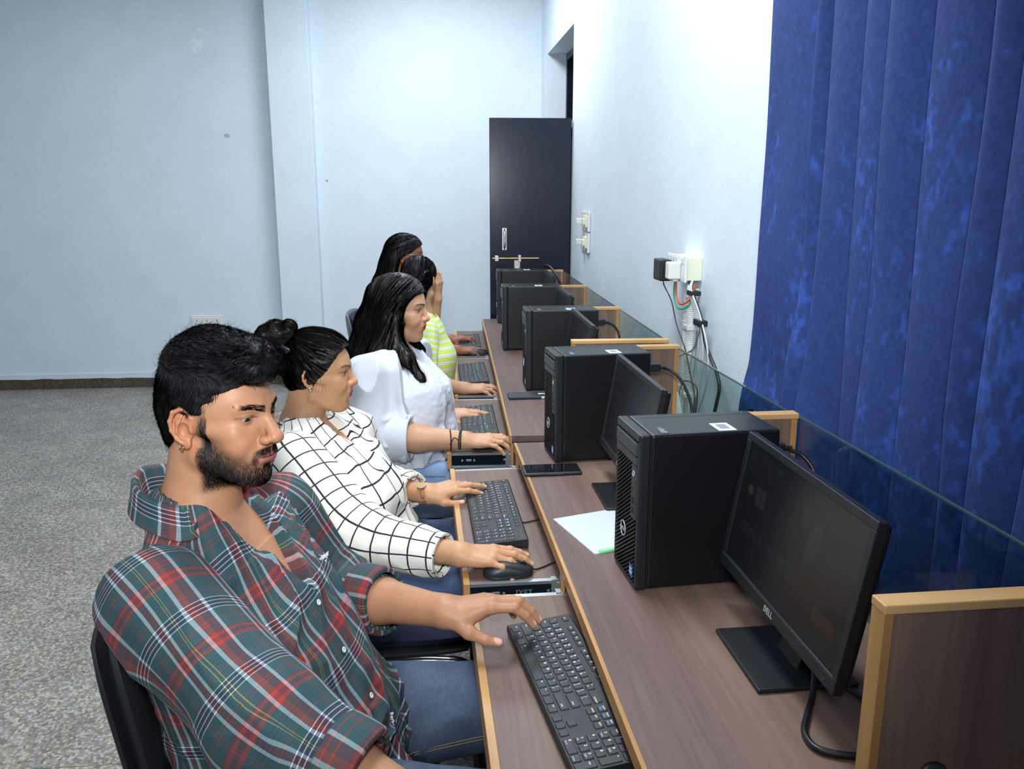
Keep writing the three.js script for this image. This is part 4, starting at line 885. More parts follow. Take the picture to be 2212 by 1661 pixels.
// fine strands laid over a surface: start on it, follow flow, stay near it
function strands(f, starts, flow, o) {
  const R = mulberry(o.seed || 3), pos = [], nor = [], sides = 3, e = 0.002;
  const grad = (p) => { const g = [f(p[0] + e, p[1], p[2]) - f(p[0] - e, p[1], p[2]), f(p[0], p[1] + e, p[2]) - f(p[0], p[1] - e, p[2]), f(p[0], p[1], p[2] + e) - f(p[0], p[1], p[2] - e)], l = 1 / (Math.hypot(...g) || 1e-9); return g.map(v => v * l); };
  for (const s of starts) {
    const steps = o.steps || 4, len = (o.len || 0.02) * (0.6 + 0.7 * R()), r0 = (o.r || 0.0005) * (0.7 + 0.6 * R()), line = [];
    let p = [...s], lift = (o.lift || 0.001) * (0.3 + R()), jit = [(R() - 0.5), (R() - 0.5), (R() - 0.5)].map(v => v * (o.jitter ?? 0.3)); const wild = R() < (o.wild || 0) ? 3 : 1;
    let n = grad(p);
    for (let i = 0; i <= steps; i++) {
      const t = i / steps; n = grad(p); const d = f(p[0], p[1], p[2]), want = (o.start ?? 0) + lift * wild * (o.out ? Math.pow(t, o.out) : 1);
      if (o.hug !== false) for (let k = 0; k < 3; k++) p[k] += n[k] * (want - d);
      line.push([p[0], p[1], p[2], n]);
      let w = flow(p, n, t); if (!w) break;
      w = [w[0] + jit[0] * wild, w[1] + jit[1] * wild, w[2] + jit[2] * wild];
      if (o.hug !== false) { const q = w[0] * n[0] + w[1] * n[1] + w[2] * n[2]; w = w.map((v, k) => v - n[k] * q * (o.tangent ?? 1)); }
      const l = len / steps / (Math.hypot(...w) || 1e-9); p = [p[0] + w[0] * l, p[1] + w[1] * l, p[2] + w[2] * l];
    }
    if (line.length < 3) continue;
    const ring = [];
    for (let i = 0; i < line.length; i++) {
      const a = line[Math.max(0, i - 1)], b = line[Math.min(line.length - 1, i + 1)], q = line[i]; let t = [b[0] - a[0], b[1] - a[1], b[2] - a[2]]; const tl = 1 / (Math.hypot(...t) || 1e-9); t = t.map(v => v * tl);
      let u = [t[1] * q[3][2] - t[2] * q[3][1], t[2] * q[3][0] - t[0] * q[3][2], t[0] * q[3][1] - t[1] * q[3][0]]; const ul = Math.hypot(...u); if (ul < 1e-4) u = [1, 0, 0]; else u = u.map(v => v / ul);
      const w = [u[1] * t[2] - u[2] * t[1], u[2] * t[0] - u[0] * t[2], u[0] * t[1] - u[1] * t[0]], rr = r0 * (1 - 0.8 * Math.pow(i / (line.length - 1), o.taper || 2)), pr = [];
      for (let k = 0; k < sides; k++) { const A = k / sides * 6.2832, c = Math.cos(A), sn = Math.sin(A), nn = [u[0] * c + w[0] * sn, u[1] * c + w[1] * sn, u[2] * c + w[2] * sn]; pr.push([q[0] + nn[0] * rr, q[1] + nn[1] * rr, q[2] + nn[2] * rr, nn]); }
      ring.push(pr);
    }
    for (let i = 0; i + 1 < ring.length; i++) for (let k = 0; k < sides; k++) {
      const a = ring[i][k], b = ring[i][(k + 1) % sides], c = ring[i + 1][k], d = ring[i + 1][(k + 1) % sides];
      for (const q of [a, b, c, b, d, c]) { pos.push(q[0], q[1], q[2]); nor.push(...q[3]); }
    }
  }
  const g = new THREE.BufferGeometry(); g.setAttribute('position', new THREE.Float32BufferAttribute(pos, 3)); g.setAttribute('normal', new THREE.Float32BufferAttribute(nor, 3)); return g;
}
function sampleVerts(g, n, seed, keep = () => true) {
  const p = g.attributes.position, r = mulberry(seed), out = []; let tries = 0;
  while (out.length < n && tries++ < n * 30) { const i = Math.floor(r() * p.count), q = [p.getX(i) + (r() - 0.5) * 0.003, p.getY(i) + (r() - 0.5) * 0.003, p.getZ(i) + (r() - 0.5) * 0.003]; if (keep(q)) out.push(q); }
  return out;
}
// ---------------------------------------------------------------- head: local axes +x face, +y up, +z its right-hand side, origin between the ears
function headFrame(pos, yaw, pitch, roll = 0, s = 1) {
  const m = new THREE.Matrix4().compose(V(...pos), new THREE.Quaternion().setFromEuler(new THREE.Euler(roll, -yaw, pitch, 'YZX')), V(s, s, s)), i = m.clone().invert().elements;
  return { m, s, toLocal: (x, y, z) => [i[0] * x + i[4] * y + i[8] * z + i[12], i[1] * x + i[5] * y + i[9] * z + i[13], i[2] * x + i[6] * y + i[10] * z + i[14]], toWorld: (p) => { const v = V(...p).applyMatrix4(m); return [v.x, v.y, v.z]; } };
}
function headField(q = {}) {
  const F = new Field(), o = { brow: 1, jaw: 1, chin: 0, nose: 1, noseW: 1, lips: 1, cheek: 1, ear: 1, soft: 0, face: 1, tip: 0, ...q };
  const Z = (f) => { f(1); f(-1); };
  F.el([-0.012, 0.046, 0], [0.096, 0.086, 0.0755], 0.01);
  F.el([0.028, 0.034, 0], [0.066, 0.074, 0.0625], 0.03);
  F.el([0.040, -0.022, 0], [0.057, 0.060, 0.0535 * o.face], 0.025);
  Z(s => F.rc([0.004, -0.048, s * 0.050 * o.jaw], [0.072, -0.085, s * 0.016], 0.0185 + o.soft * 0.006, 0.0165 + o.soft * 0.004, 0.022));
  F.el([0.042, -0.066, 0], [0.05, 0.030 + o.soft * 0.008, 0.042 + o.soft * 0.006], 0.02);
  F.el([0.0845 + o.chin, -0.0825, 0], [0.0175, 0.0165, 0.0205], 0.014);
  Z(s => F.el([0.068, -0.020, s * 0.034], [0.0235 * o.cheek, 0.027, 0.024 * o.cheek], 0.016));
  Z(s => F.rc([0.064, 0.002, s * 0.047], [0.012, 0.004, s * 0.067], 0.0125, 0.009, 0.016));
  Z(s => F.rc([0.088, 0.0445, s * 0.010], [0.071, 0.046, s * 0.043], 0.0088 * o.brow, 0.0085 * o.brow, 0.012));
  Z(s => F.el([0.1, 0.026, s * 0.034], [0.0135, 0.0115, 0.0175], 0.012, true));
  F.rc([0.0915, 0.036, 0], [0.1115 * o.nose, -0.003, 0], 0.0068, 0.0092 * o.noseW, 0.010);
  F.el([0.1145 * o.nose, -0.0075 + o.tip, 0], [0.0112, 0.0102, 0.0118 * o.noseW], 0.007);
  Z(s => F.el([0.1035 * o.nose, -0.0115 + o.tip * 0.6, s * 0.0128 * o.noseW], [0.0105, 0.0078, 0.0072], 0.005));
  F.el([0.106, -0.0175 + o.tip * 0.6, 0], [0.010, 0.005, 0.0045], 0.005);
  Z(s => F.el([0.1075 * o.nose, -0.0195 + o.tip * 0.7, s * 0.0062 * o.noseW], [0.0052, 0.0038, 0.0032], 0.002, true));
  F.el([0.0885, -0.044, 0], [0.0185, 0.027, 0.033], 0.014);
  F.el([0.0955, -0.0290, 0], [0.0120, 0.0110, 0.020], 0.008);
  F.el([0.1018, -0.0380, 0], [0.0074, 0.0052 * o.lips, 0.0235], 0.006);
  F.el([0.1000, -0.0492, 0], [0.0077, 0.0062 * o.lips, 0.0215], 0.006);
  F.el([0.1088, -0.0434, 0], [0.0095, 0.0010, 0.0240], 0.0016, true);
  F.el([0.1085, -0.0625, 0], [0.0080, 0.0050, 0.020], 0.010, true);
  Z(s => F.el([0.0745, 0.0265, s * 0.0325], [0.0148, 0.0142, 0.0150], 0.004));
  Z(s => F.el([0.0885, 0.0258, s * 0.0340], [0.0115, o.lid || 0.0042, 0.0150], 0.0016, true));
  // ears
  if (o.ear) Z(s => {
    const E = (f, u, w = 0) => { const c = Math.cos(0.2), n = Math.sin(0.2), k = o.ear; const F2 = (f * c - u * n) * k, U = (f * n + u * c) * k; return [-0.010 + F2 * 0.92 + 0.0, 0.002 + U, s * (0.0745 - F2 * 0.42 + w)]; };
    F.el(E(-0.003, 0.004), [0.0165 * o.ear, 0.0265 * o.ear, 0.0052], 0.006, false, [0, s * 0.42, -0.0]);
    const hx = [[0.009, 0.004], [0.0135, 0.016], [0.011, 0.0275], [0.001, 0.0335], [-0.012, 0.0295], [-0.0195, 0.016], [-0.020, 0.001], [-0.015, -0.013], [-0.008, -0.022]];
    F.chain(hx.map(([f, u]) => E(f, u, 0.0035)), [0.0026, 0.0031, 0.0034, 0.0036, 0.0038, 0.0036, 0.0032, 0.003, 0.0036], 0.003);
    F.el(E(-0.003, -0.0235, 0.001), [0.0085, 0.0095, 0.0045], 0.004);
    F.chain([E(-0.006, -0.014, 0.003), E(-0.0115, -0.002, 0.0035), E(-0.008, 0.011, 0.0035), E(-0.001, 0.021, 0.003)], [0.0028, 0.0032, 0.003, 0.0024], 0.0035);
    F.el(E(-0.001, -0.001, 0.0055), [0.0085, 0.0125, 0.0062], 0.003, true, [0, s * 0.42, 0]);
    F.el(E(0.0105, -0.003, 0.0035), [0.0042, 0.0065, 0.0045], 0.003);
  });
  return F;
}
// ---------------------------------------------------------------- hand: local axes +x fingers, +y back of the hand, thumb on +z * side, origin at the wrist
// pose: per finger [splay, curl1, curl2, curl3], thumb {a, b, dir}
function handField(F, toL, side, pose, s = 1) {
  const T = (f) => (x, y, z) => { const q = toL(x, y, z); return f(q[0], q[1], q[2]); };
  const L = new Field(), Zs = side;
  const kn = [[0.086, 0.006, 0.0285], [0.091, 0.008, 0.0085], [0.086, 0.006, -0.0115], [0.077, 0.002, -0.0295]];
  const len = [[0.042, 0.025, 0.022], [0.047, 0.029, 0.023], [0.043, 0.027, 0.022], [0.033, 0.020, 0.020]], rad = [[0.0098, 0.0088, 0.0080, 0.0066], [0.0100, 0.0090, 0.0082, 0.0068], [0.0095, 0.0085, 0.0078, 0.0064], [0.0085, 0.0074, 0.0068, 0.0056]];
  const tips = [];
  kn.forEach((k, i) => { L.rc([0.006, 0.0, Zs * k[2] * 0.55], [k[0], k[1] - 0.003, Zs * k[2]], 0.0145, 0.0112, 0.016); });
  L.el([0.045, -0.008, 0], [0.045, 0.013, 0.034], 0.014);
  const th = pose.thumb || {};
  const t0 = [0.014, -0.006, Zs * 0.020], d1 = th.d1 || [0.72, -0.16, 0.66], d2 = th.d2 || [0.86, -0.2, 0.42], d3 = th.d3 || [0.94, -0.24, 0.2];
  const nx = (p, d, l) => { const q = l / Math.hypot(...d); return [p[0] + d[0] * q, p[1] + d[1] * q, p[2] + Zs * d[2] * q]; };
  const t1 = nx(t0, d1, 0.043), t2 = nx(t1, d2, 0.032), t3 = nx(t2, d3, 0.024);
  L.rc(t0, t1, 0.016, 0.0122, 0.014).rc(t1, t2, 0.0112, 0.0098, 0.006).rc(t2, t3, 0.0098, 0.0078, 0.003);
  L.el([0.035, -0.006, Zs * 0.026], [0.028, 0.012, 0.014], 0.014);
  tips.push([t2, t3, 0.0085]);
  kn.forEach((k, i) => {
    const [sp, c1, c2, c3] = pose.f[i]; let p = [k[0], k[1] - 0.002, Zs * k[2]], pit = 0; const pts = [p];
    for (let j = 0; j < 3; j++) { pit += [c1, c2, c3][j]; const cs = Math.cos(pit); p = [p[0] + Math.cos(sp) * cs * len[i][j], p[1] - Math.sin(pit) * len[i][j], p[2] + Zs * Math.sin(sp) * cs * len[i][j]]; pts.push(p); }
    L.rc(pts[0], pts[1], rad[i][0], rad[i][1], 0.006).rc(pts[1], pts[2], rad[i][1], rad[i][2], 0.0025).rc(pts[2], pts[3], rad[i][2], rad[i][3], 0.0022);
    L.el([pts[1][0], pts[1][1] + rad[i][1] * 0.25, pts[1][2]], [rad[i][1] * 1.05, rad[i][1] * 0.9, rad[i][1] * 1.02], 0.003);
    tips.push([pts[2], pts[3], rad[i][3]]);
  });
  return { L, tips };
}
function handFrame(w, dir, up, s = 1) {
  const X = V(...dir).normalize(), Y = V(...up); Y.addScaledVector(X, -Y.dot(X)).normalize(); const Zv = X.clone().cross(Y);
  const m = new THREE.Matrix4().makeBasis(X, Y, Zv).scale(V(s, s, s)).setPosition(V(...w)), i = m.clone().invert().elements;
  return { m, s, toLocal: (x, y, z) => [i[0] * x + i[4] * y + i[8] * z + i[12], i[1] * x + i[5] * y + i[9] * z + i[13], i[2] * x + i[6] * y + i[10] * z + i[14]], toWorld: (p) => { const v = V(...p).applyMatrix4(m); return [v.x, v.y, v.z]; } };
}
// ---------------------------------------------------------------- people
const lerp3 = (a, b, t) => [mix(a[0], b[0], t), mix(a[1], b[1], t), mix(a[2], b[2], t)];
const latOf = yaw => [-Math.sin(yaw), 0, Math.cos(yaw)];
const skinBump = dataTex(256, 256, (u, v, x, y) => { const n = 128 + (hash3(x, y, 21) - 0.5) * 90; return [n, n, n]; }, false);
const matSkin = phys(0xffffff, 0.47, { vertexColors: true, specularIntensity: 0.55 });
const matHair = phys(C3(0.011, 0.0105, 0.012), 0.5, { specularIntensity: 0.5 });
const matHairBrown = phys(C3(0.031, 0.025, 0.0245), 0.42, { specularIntensity: 0.7 });
const matHairBase = phys(C3(0.007, 0.0065, 0.007), 0.55);
const matEye = phys(0xffffff, 0.12, { vertexColors: true, clearcoat: 1 });
const lin = (r, g, b) => { const c = S3(r, g, b); return [c.r, c.g, c.b]; };
const mul = (c, s) => [c[0] * s, c[1] * s, c[2] * s];
const mix3 = (a, b, t) => [a[0] + (b[0] - a[0]) * t, a[1] + (b[1] - a[1]) * t, a[2] + (b[2] - a[2]) * t];

function person(c) {
  const t = thing('person', c.label, 'person', [c.at[0], 0, c.at[2]]);
  const O = c.at, put = (g) => { g.translate(-O[0], 0, -O[2]); return g; };
  const P = { t, O, put, c };
  P.mesh = (name, gs, mat, parent = t) => obj(name, Array.isArray(gs) && gs.length > 1 ? put(mergeGeometries(gs)) : put(Array.isArray(gs) ? gs[0] : gs), mat, parent);
  P.H = headFrame(c.head.pos, c.head.yaw, c.head.pitch, c.head.roll || 0, c.head.s || 1);
  const HF = headField(c.head.face), H = P.H, hs = H.s;
  P.headSDF = (x, y, z) => { const q = H.toLocal(x, y, z); return HF.ev(q[0], q[1], q[2]) * hs; };
  // body without hands
  const B = new Field(); P.B = B;
  B.loft(c.torso, 0.03);
  const neckTop = H.toWorld([-0.026, -0.035, 0]), nr = c.neck || 0.056;
  B.rc(c.neckBase, neckTop, nr * 1.08, nr * 0.98, 0.03);
  const top = c.torso[c.torso.length - 2].c;
  for (const s of ['R', 'L']) {
    const A = c['arm' + s]; if (!A) continue;
    const sh = A[0]; B.rc(lerp3(top, sh, 0.25), sh, 0.056 * (c.build || 1), 0.052 * (c.build || 1), 0.05);
    B.chain(A, [0.056, 0.043, 0.030].map(v => v * (c.build || 1)), 0.03);
  }
  for (const s of ['R', 'L']) { const A = c['leg' + s]; if (A) B.chain(A, [0.098, 0.064, 0.042].map(v => v * (c.build || 1)), 0.04); }
  const tone = c.skin;
  const headPaint = (x, y, z, nx, ny, nz) => {
    const q = H.toLocal(x, y, z), az = Math.abs(q[2]); let col = tone;
    const n = noise3(q[0] * 70, q[1] * 70, q[2] * 70) * 0.05 + noise3(q[0] * 300, q[1] * 300, q[2] * 300) * 0.04; col = mul(col, 1 + n);
    // warmer cheeks, nose and ears
    const warm = Math.max(Math.exp(-((q[0] - 0.07) ** 2 + (q[1] + 0.012) ** 2 + (az - 0.045) ** 2) / 0.0006) * 0.5, Math.exp(-((q[0] - 0.115) ** 2 + (q[1] + 0.008) ** 2) / 0.0002) * 0.5, az > 0.066 && q[0] < 0.012 && q[1] > -0.04 && q[1] < 0.05 ? 0.7 : 0);
    col = mix3(col, [col[0] * 1.12, col[1] * 0.86, col[2] * 0.80], warm);
    // lips
    const up = ((q[1] + 0.0375) / 0.0062) ** 2 + (az / 0.0245) ** 2, lo = ((q[1] + 0.0495) / 0.0072) ** 2 + (az / 0.0220) ** 2;
    if (q[0] > 0.088) col = mix3(col, c.lip, clamp(1.5 - Math.min(up, lo), 0, 1) * 0.95);
    // lids
    const ey = ((q[1] - 0.0262) / 0.0085) ** 2 + ((az - 0.0335) / 0.016) ** 2; if (q[0] > 0.06) col = mul(col, 1 - 0.22 * clamp(1.3 - ey, 0, 1));
    const ls = ((q[1] - 0.0262) / 0.0062) ** 2 + ((az - 0.034) / 0.0172) ** 2; if (q[0] > 0.06 && q[1] > 0.0262) col = mix3(col, [0.02, 0.013, 0.011], clamp(1 - Math.abs(ls - 0.95) / 0.5, 0, 1) * (c.lash ?? 0.8));
    // brows: an arch
    const bt = clamp((az - 0.011) / 0.038, 0, 1), by0 = 0.0425 + 0.0075 * Math.sin(bt * 2.2) - 0.004 * bt, bw = mix(0.0052, 0.0024, bt) * (c.browW || 1);
    if (q[0] > 0.055 && az > 0.008 && az < 0.052) { const k = clamp(1.35 - Math.abs(q[1] - by0) / bw, 0, 1); col = mix3(col, [0.012, 0.010, 0.010], k * (c.browK || 0.8)); }
    if (c.extraPaint) col = c.extraPaint(col, q);
    return col;
  };
  const cell = c.head.cell || 0.0022, hp = c.head.pos;
  const skinF = (x, y, z) => smin(P.headSDF(x, y, z), B.ev(x, y, z), 0.02);
  P.skinF = skinF;
  const lo = [hp[0] - 0.16, hp[1] - (c.chestDrop || 0.22), hp[2] - 0.15], hi = [hp[0] + 0.16, hp[1] + 0.17, hp[2] + 0.15];
  const parts = [paint(nets(skinF, lo, hi, cell), headPaint)];
  // hands with their forearms
  P.hands = {};
  for (const s of ['R', 'L']) {
    const hd = c['hand' + s]; if (!hd) continue;
    const A = c['arm' + s], w = hd.at || A[2], fr = handFrame(w, hd.dir, hd.up, hd.s || 1), side = s === 'L' ? 1 : -1, hf = handField(null, fr.toLocal, side, hd.pose, 1);
    const fore = new Field(); fore.rc(A[1], lerp3(A[1], w, 0.45), (hd.r0 || 0.043), (hd.r0 || 0.043) * 0.93, 0.01).rc(lerp3(A[1], w, 0.45), w, (hd.r0 || 0.043) * 0.93, hd.r1 || 0.0265, 0.02);
    const f = (x, y, z) => { const q = fr.toLocal(x, y, z); return smin(hf.L.ev(q[0], q[1], q[2]) * fr.s, fore.ev(x, y, z), 0.022); };
    P.hands[s] = { fr, f, hf, w };
    const end = fr.toWorld([0.10, 0, 0]), st = lerp3(A[1], w, hd.from || 0), lo2 = [0, 1, 2].map(i => Math.min(end[i], w[i], st[i]) - 0.10), hi2 = [0, 1, 2].map(i => Math.max(end[i], w[i], st[i]) + 0.10);
    const g = nets(f, lo2, hi2, hd.cell || 0.0024);
    const nails = hf.tips.map(([a, b, r]) => { const d = V(...b).sub(V(...a)).normalize(), u = V(0, 1, 0).addScaledVector(d, -d.y).normalize(); return { p: V(...b).addScaledVector(u, r * 0.92).addScaledVector(d, -r * 0.1), d, u, r }; });
    { const d = nails[0].d.clone(), zz = V(0, 0, side * 0.15); nails[0].u = V(0, 0.86, side * 0.5).addScaledVector(d, -V(0, 0.86, side * 0.5).dot(d)).normalize(); nails[0].p = V(...hf.tips[0][1]).addScaledVector(nails[0].u, hf.tips[0][2] * 0.92); }
    parts.push(paint(g, (x, y, z, nx, ny, nz) => {
      const q = fr.toLocal(x, y, z); let col = mul(tone, 1 + noise3(x * 90, y * 90, z * 90) * 0.05 + noise3(x * 330, y * 330, z * 330) * 0.05);
      // knuckles a little darker, nails paler
      const Q = V(...q);
      hf.tips.forEach((_, i) => { });
      for (const nl of nails) { const e = Q.clone().sub(nl.p), a = e.dot(nl.d), u = e.dot(nl.u), b = Math.sqrt(Math.max(0, e.lengthSq() - a * a - u * u)); const k = 1.25 - ((a + 0.002) / (nl.r * 1.05)) ** 2 - (b / (nl.r * 0.82)) ** 2; if (k > 0 && u > -nl.r * 0.55) col = mix3(col, hd.nail || lin(224, 176, 160), clamp(k * 2, 0, 1) * 0.8); }
      return col;
    }));
  }
  // the rest of the body, a little inside the skin, under the clothes
  const Bi = (x, y, z) => B.ev(x, y, z) + 0.008;
  let blo = [9, 9, 9], bhi = [-9, -9, -9]; for (const p of [...c.torso.map(s => s.c), ...(c.armR || []), ...(c.armL || []), ...(c.legR || []), ...(c.legL || [])]) for (let i = 0; i < 3; i++) { blo[i] = Math.min(blo[i], p[i] - 0.16); bhi[i] = Math.max(bhi[i], p[i] + 0.16); }
  const hpB = H.toWorld([-0.02, -0.06, 0]); bhi[1] = Math.min(bhi[1], hpB[1]);
  parts.push(paint(nets(Bi, blo, bhi, 0.016), () => tone));
  P.body = P.mesh('body', parts, matSkin);
  // eyes
  for (const s of [1, -1]) {
    const g = new THREE.SphereGeometry(0.0124, 28, 22); g.rotateZ(-Math.PI / 2);
    const look = V(...(c.look || [1, -0.25, 0])).normalize();
    paint(g, (x, y, z) => { const d = (x * look.x + y * look.y + z * look.z) / 0.0124; return d > 0.95 ? [0.003, 0.003, 0.004] : d > 0.845 ? [0.016, 0.009, 0.006] : [0.29, 0.26, 0.245]; });
    g.translate(0.0758, 0.0264, s * 0.0328); g.applyMatrix4(H.m);
    P.mesh('eye', g, matEye);
  }
  return P;
}
// brows and beard as short strands on the face
function faceHair(P, name, n, region, flow, o) {
  const f = P.skinF, H = P.H, g = P.body.geometry, p = g.attributes.position, r = mulberry(o.seed), st = [];
  let tries = 0; while (st.length < n && tries++ < n * 400) { const i = Math.floor(r() * p.count), q = [p.getX(i) + P.O[0] + (r() - 0.5) * 0.003, p.getY(i) + (r() - 0.5) * 0.003, p.getZ(i) + P.O[2] + (r() - 0.5) * 0.003]; const l = H.toLocal(...q); if (region(l) > r()) st.push(q); }
  const rot = (d) => { const v = V(...d).transformDirection(H.m); return [v.x, v.y, v.z]; };
  return P.mesh(name, strands(f, st, (q, nn, t) => rot(flow(H.toLocal(...q), t)), o), o.mat || matHairBase);
}
// ---------------------------------------------------------------- cloth
// one repeat of a checked cloth from two lists of stripes [start, end, r, g, b] (metres within the repeat)
function plaid(N, P, base, warp, weft, seed) {
  const line = list => { const a = new Float32Array(N * 3); for (let i = 0; i < N; i++) { let c = base; const x = (i + 0.5) / N * P; for (const s of list) if (x >= s[0] && x < s[1]) c = s.slice(2); a[i * 3] = c[0]; a[i * 3 + 1] = c[1]; a[i * 3 + 2] = c[2]; } return a; };
  const A = line(warp), B = line(weft);
  return dataTex(N, N, (u, v, x, y) => { const tw = ((x + y) & 3) < 2 ? 0.58 : 0.42, n = (hash3(x, y, seed) - 0.5) * 10; return [0, 1, 2].map(k => A[x * 3 + k] * tw + B[y * 3 + k] * (1 - tw) + n); });
}
const TEAL = [37, 67, 71], NAVY = [26, 32, 52], MAR = [92, 40, 46], RED = [150, 46, 38], PALE = [184, 198, 200], WHT = [220, 222, 218], YEL = [176, 160, 70];
const PLAID_P = 0.130;   // what one repeat measures on the cloth
const texPlaid = plaid(1024, 0.172, TEAL,
  [[0.006, 0.013, ...PALE], [0.013, 0.030, ...MAR], [0.030, 0.044, ...RED], [0.044, 0.052, ...PALE], [0.069, 0.0705, ...YEL], [0.0745, 0.076, ...YEL], [0.092, 0.099, ...PALE], [0.099, 0.113, ...MAR], [0.113, 0.120, ...PALE], [0.136, 0.1375, ...RED], [0.143, 0.1445, ...RED], [0.156, 0.157, ...NAVY], [0.163, 0.164, ...NAVY]],
  [[0.004, 0.034, ...NAVY], [0.004, 0.006, ...WHT], [0.0135, 0.0155, ...WHT], [0.0230, 0.0250, ...WHT], [0.0325, 0.0345, ...WHT], [0.056, 0.0575, ...RED], [0.064, 0.0655, ...RED], [0.082, 0.104, ...MAR], [0.087, 0.094, ...RED], [0.104, 0.112, ...RED], [0.126, 0.127, ...NAVY], [0.134, 0.135, ...NAVY], [0.142, 0.143, ...NAVY], [0.156, 0.1575, ...RED]], 41);
const clothBump = dataTex(256, 256, (u, v, x, y) => { const n = 128 + (((x + y) & 3) < 2 ? 34 : -34) + (hash3(x, y, 5) - 0.5) * 40; return [n, n, n]; }, false);
const matPlaid = phys(0xffffff, 0.82, { map: texPlaid, bumpMap: rep(clothBump, 1, 1), bumpScale: 0.0002, sheen: 0.25, sheenRoughness: 0.6, sheenColor: C3(0.2, 0.22, 0.24) });
const texDenim = dataTex(512, 512, (u, v, x, y) => { const tw = ((x + y) % 6) < 3 ? 7 : -7, sl = pnoise(u * 30, v * 160, 30, 160, 51) * 7, fade = pnoise(u * 3, v * 4, 3, 4, 52) * 10; const n = tw + sl + fade + (hash3(x, y, 6) - 0.5) * 12; return [60 + n, 76 + n, 97 + n]; });
const texDenimLight = dataTex(512, 512, (u, v, x, y) => { const tw = ((x + y) % 6) < 3 ? 6 : -6, sl = pnoise(u * 30, v * 160, 30, 160, 53) * 8, fade = pnoise(u * 4, v * 5, 4, 5, 54) * 14; const n = tw + sl + fade + (hash3(x, y, 7) - 0.5) * 12; return [134 + n, 161 + n, 198 + n]; });
const matDenim = phys(0xffffff, 0.85, { map: texDenim, bumpMap: rep(clothBump, 2, 2), bumpScale: 0.0004 });
const matDenimLight = phys(0xffffff, 0.85, { map: texDenimLight, bumpMap: rep(clothBump, 2, 2), bumpScale: 0.0004 });
const matStitch = std(S3(150, 120, 80), 0.7), matButton = phys(S3(226, 226, 228), 0.25, { clearcoat: 0.5 });

// wrinkles: noise drawn out along one direction
const crease = (x, y, z, d, along, across, amp) => { const a = x * d[0] + y * d[1] + z * d[2], qx = x - a * d[0], qy = y - a * d[1], qz = z - a * d[2]; const n = noise3(qx * across + d[0] * a * along + 3.1, qy * across + d[1] * a * along + 7.7, qz * across + d[2] * a * along); return -amp * (1 - Math.abs(n) * 2.2); };
const unit = v => { const l = Math.hypot(...v); return v.map(a => a / l); };

// a buttoned or open collar: ring of points round the neck, folded down
function collarGeo(c, R, lat, fwd, up, prof, uvS = 1) {
  // prof(a) -> [[radius, height], ...] from inner bottom over the fold to the outer edge; a runs from -pi to pi, 0 at the back
  const NA = 96, rows = prof(0).length, pos = [], uv = [], idx = [];
  for (let i = 0; i <= NA; i++) { const a = R[0] + (R[1] - R[0]) * i / NA, pr = prof(a); let acc = 0; pr.forEach(([r, h, k = 1], j) => { if (j) acc += Math.hypot(r - pr[j - 1][0], h - pr[j - 1][1]); for (let q = 0; q < 3; q++) pos.push(c[q] - fwd[q] * Math.cos(a) * r * k + lat[q] * Math.sin(a) * r + up[q] * h); uv.push(a * 0.085 * uvS, acc * uvS); }); }
  for (let i = 0; i < NA; i++) for (let j = 0; j + 1 < rows; j++) { const a = i * rows + j, b = a + 1, d = a + rows, e = d + 1; idx.push(a, d, b, b, d, e); }
  const g = new THREE.BufferGeometry(); g.setAttribute('position', new THREE.Float32BufferAttribute(pos.map((v, i) => v), 3)); g.setAttribute('uv', new THREE.Float32BufferAttribute(uv, 2)); g.setIndex(idx); g.computeVertexNormals(); return g;
}

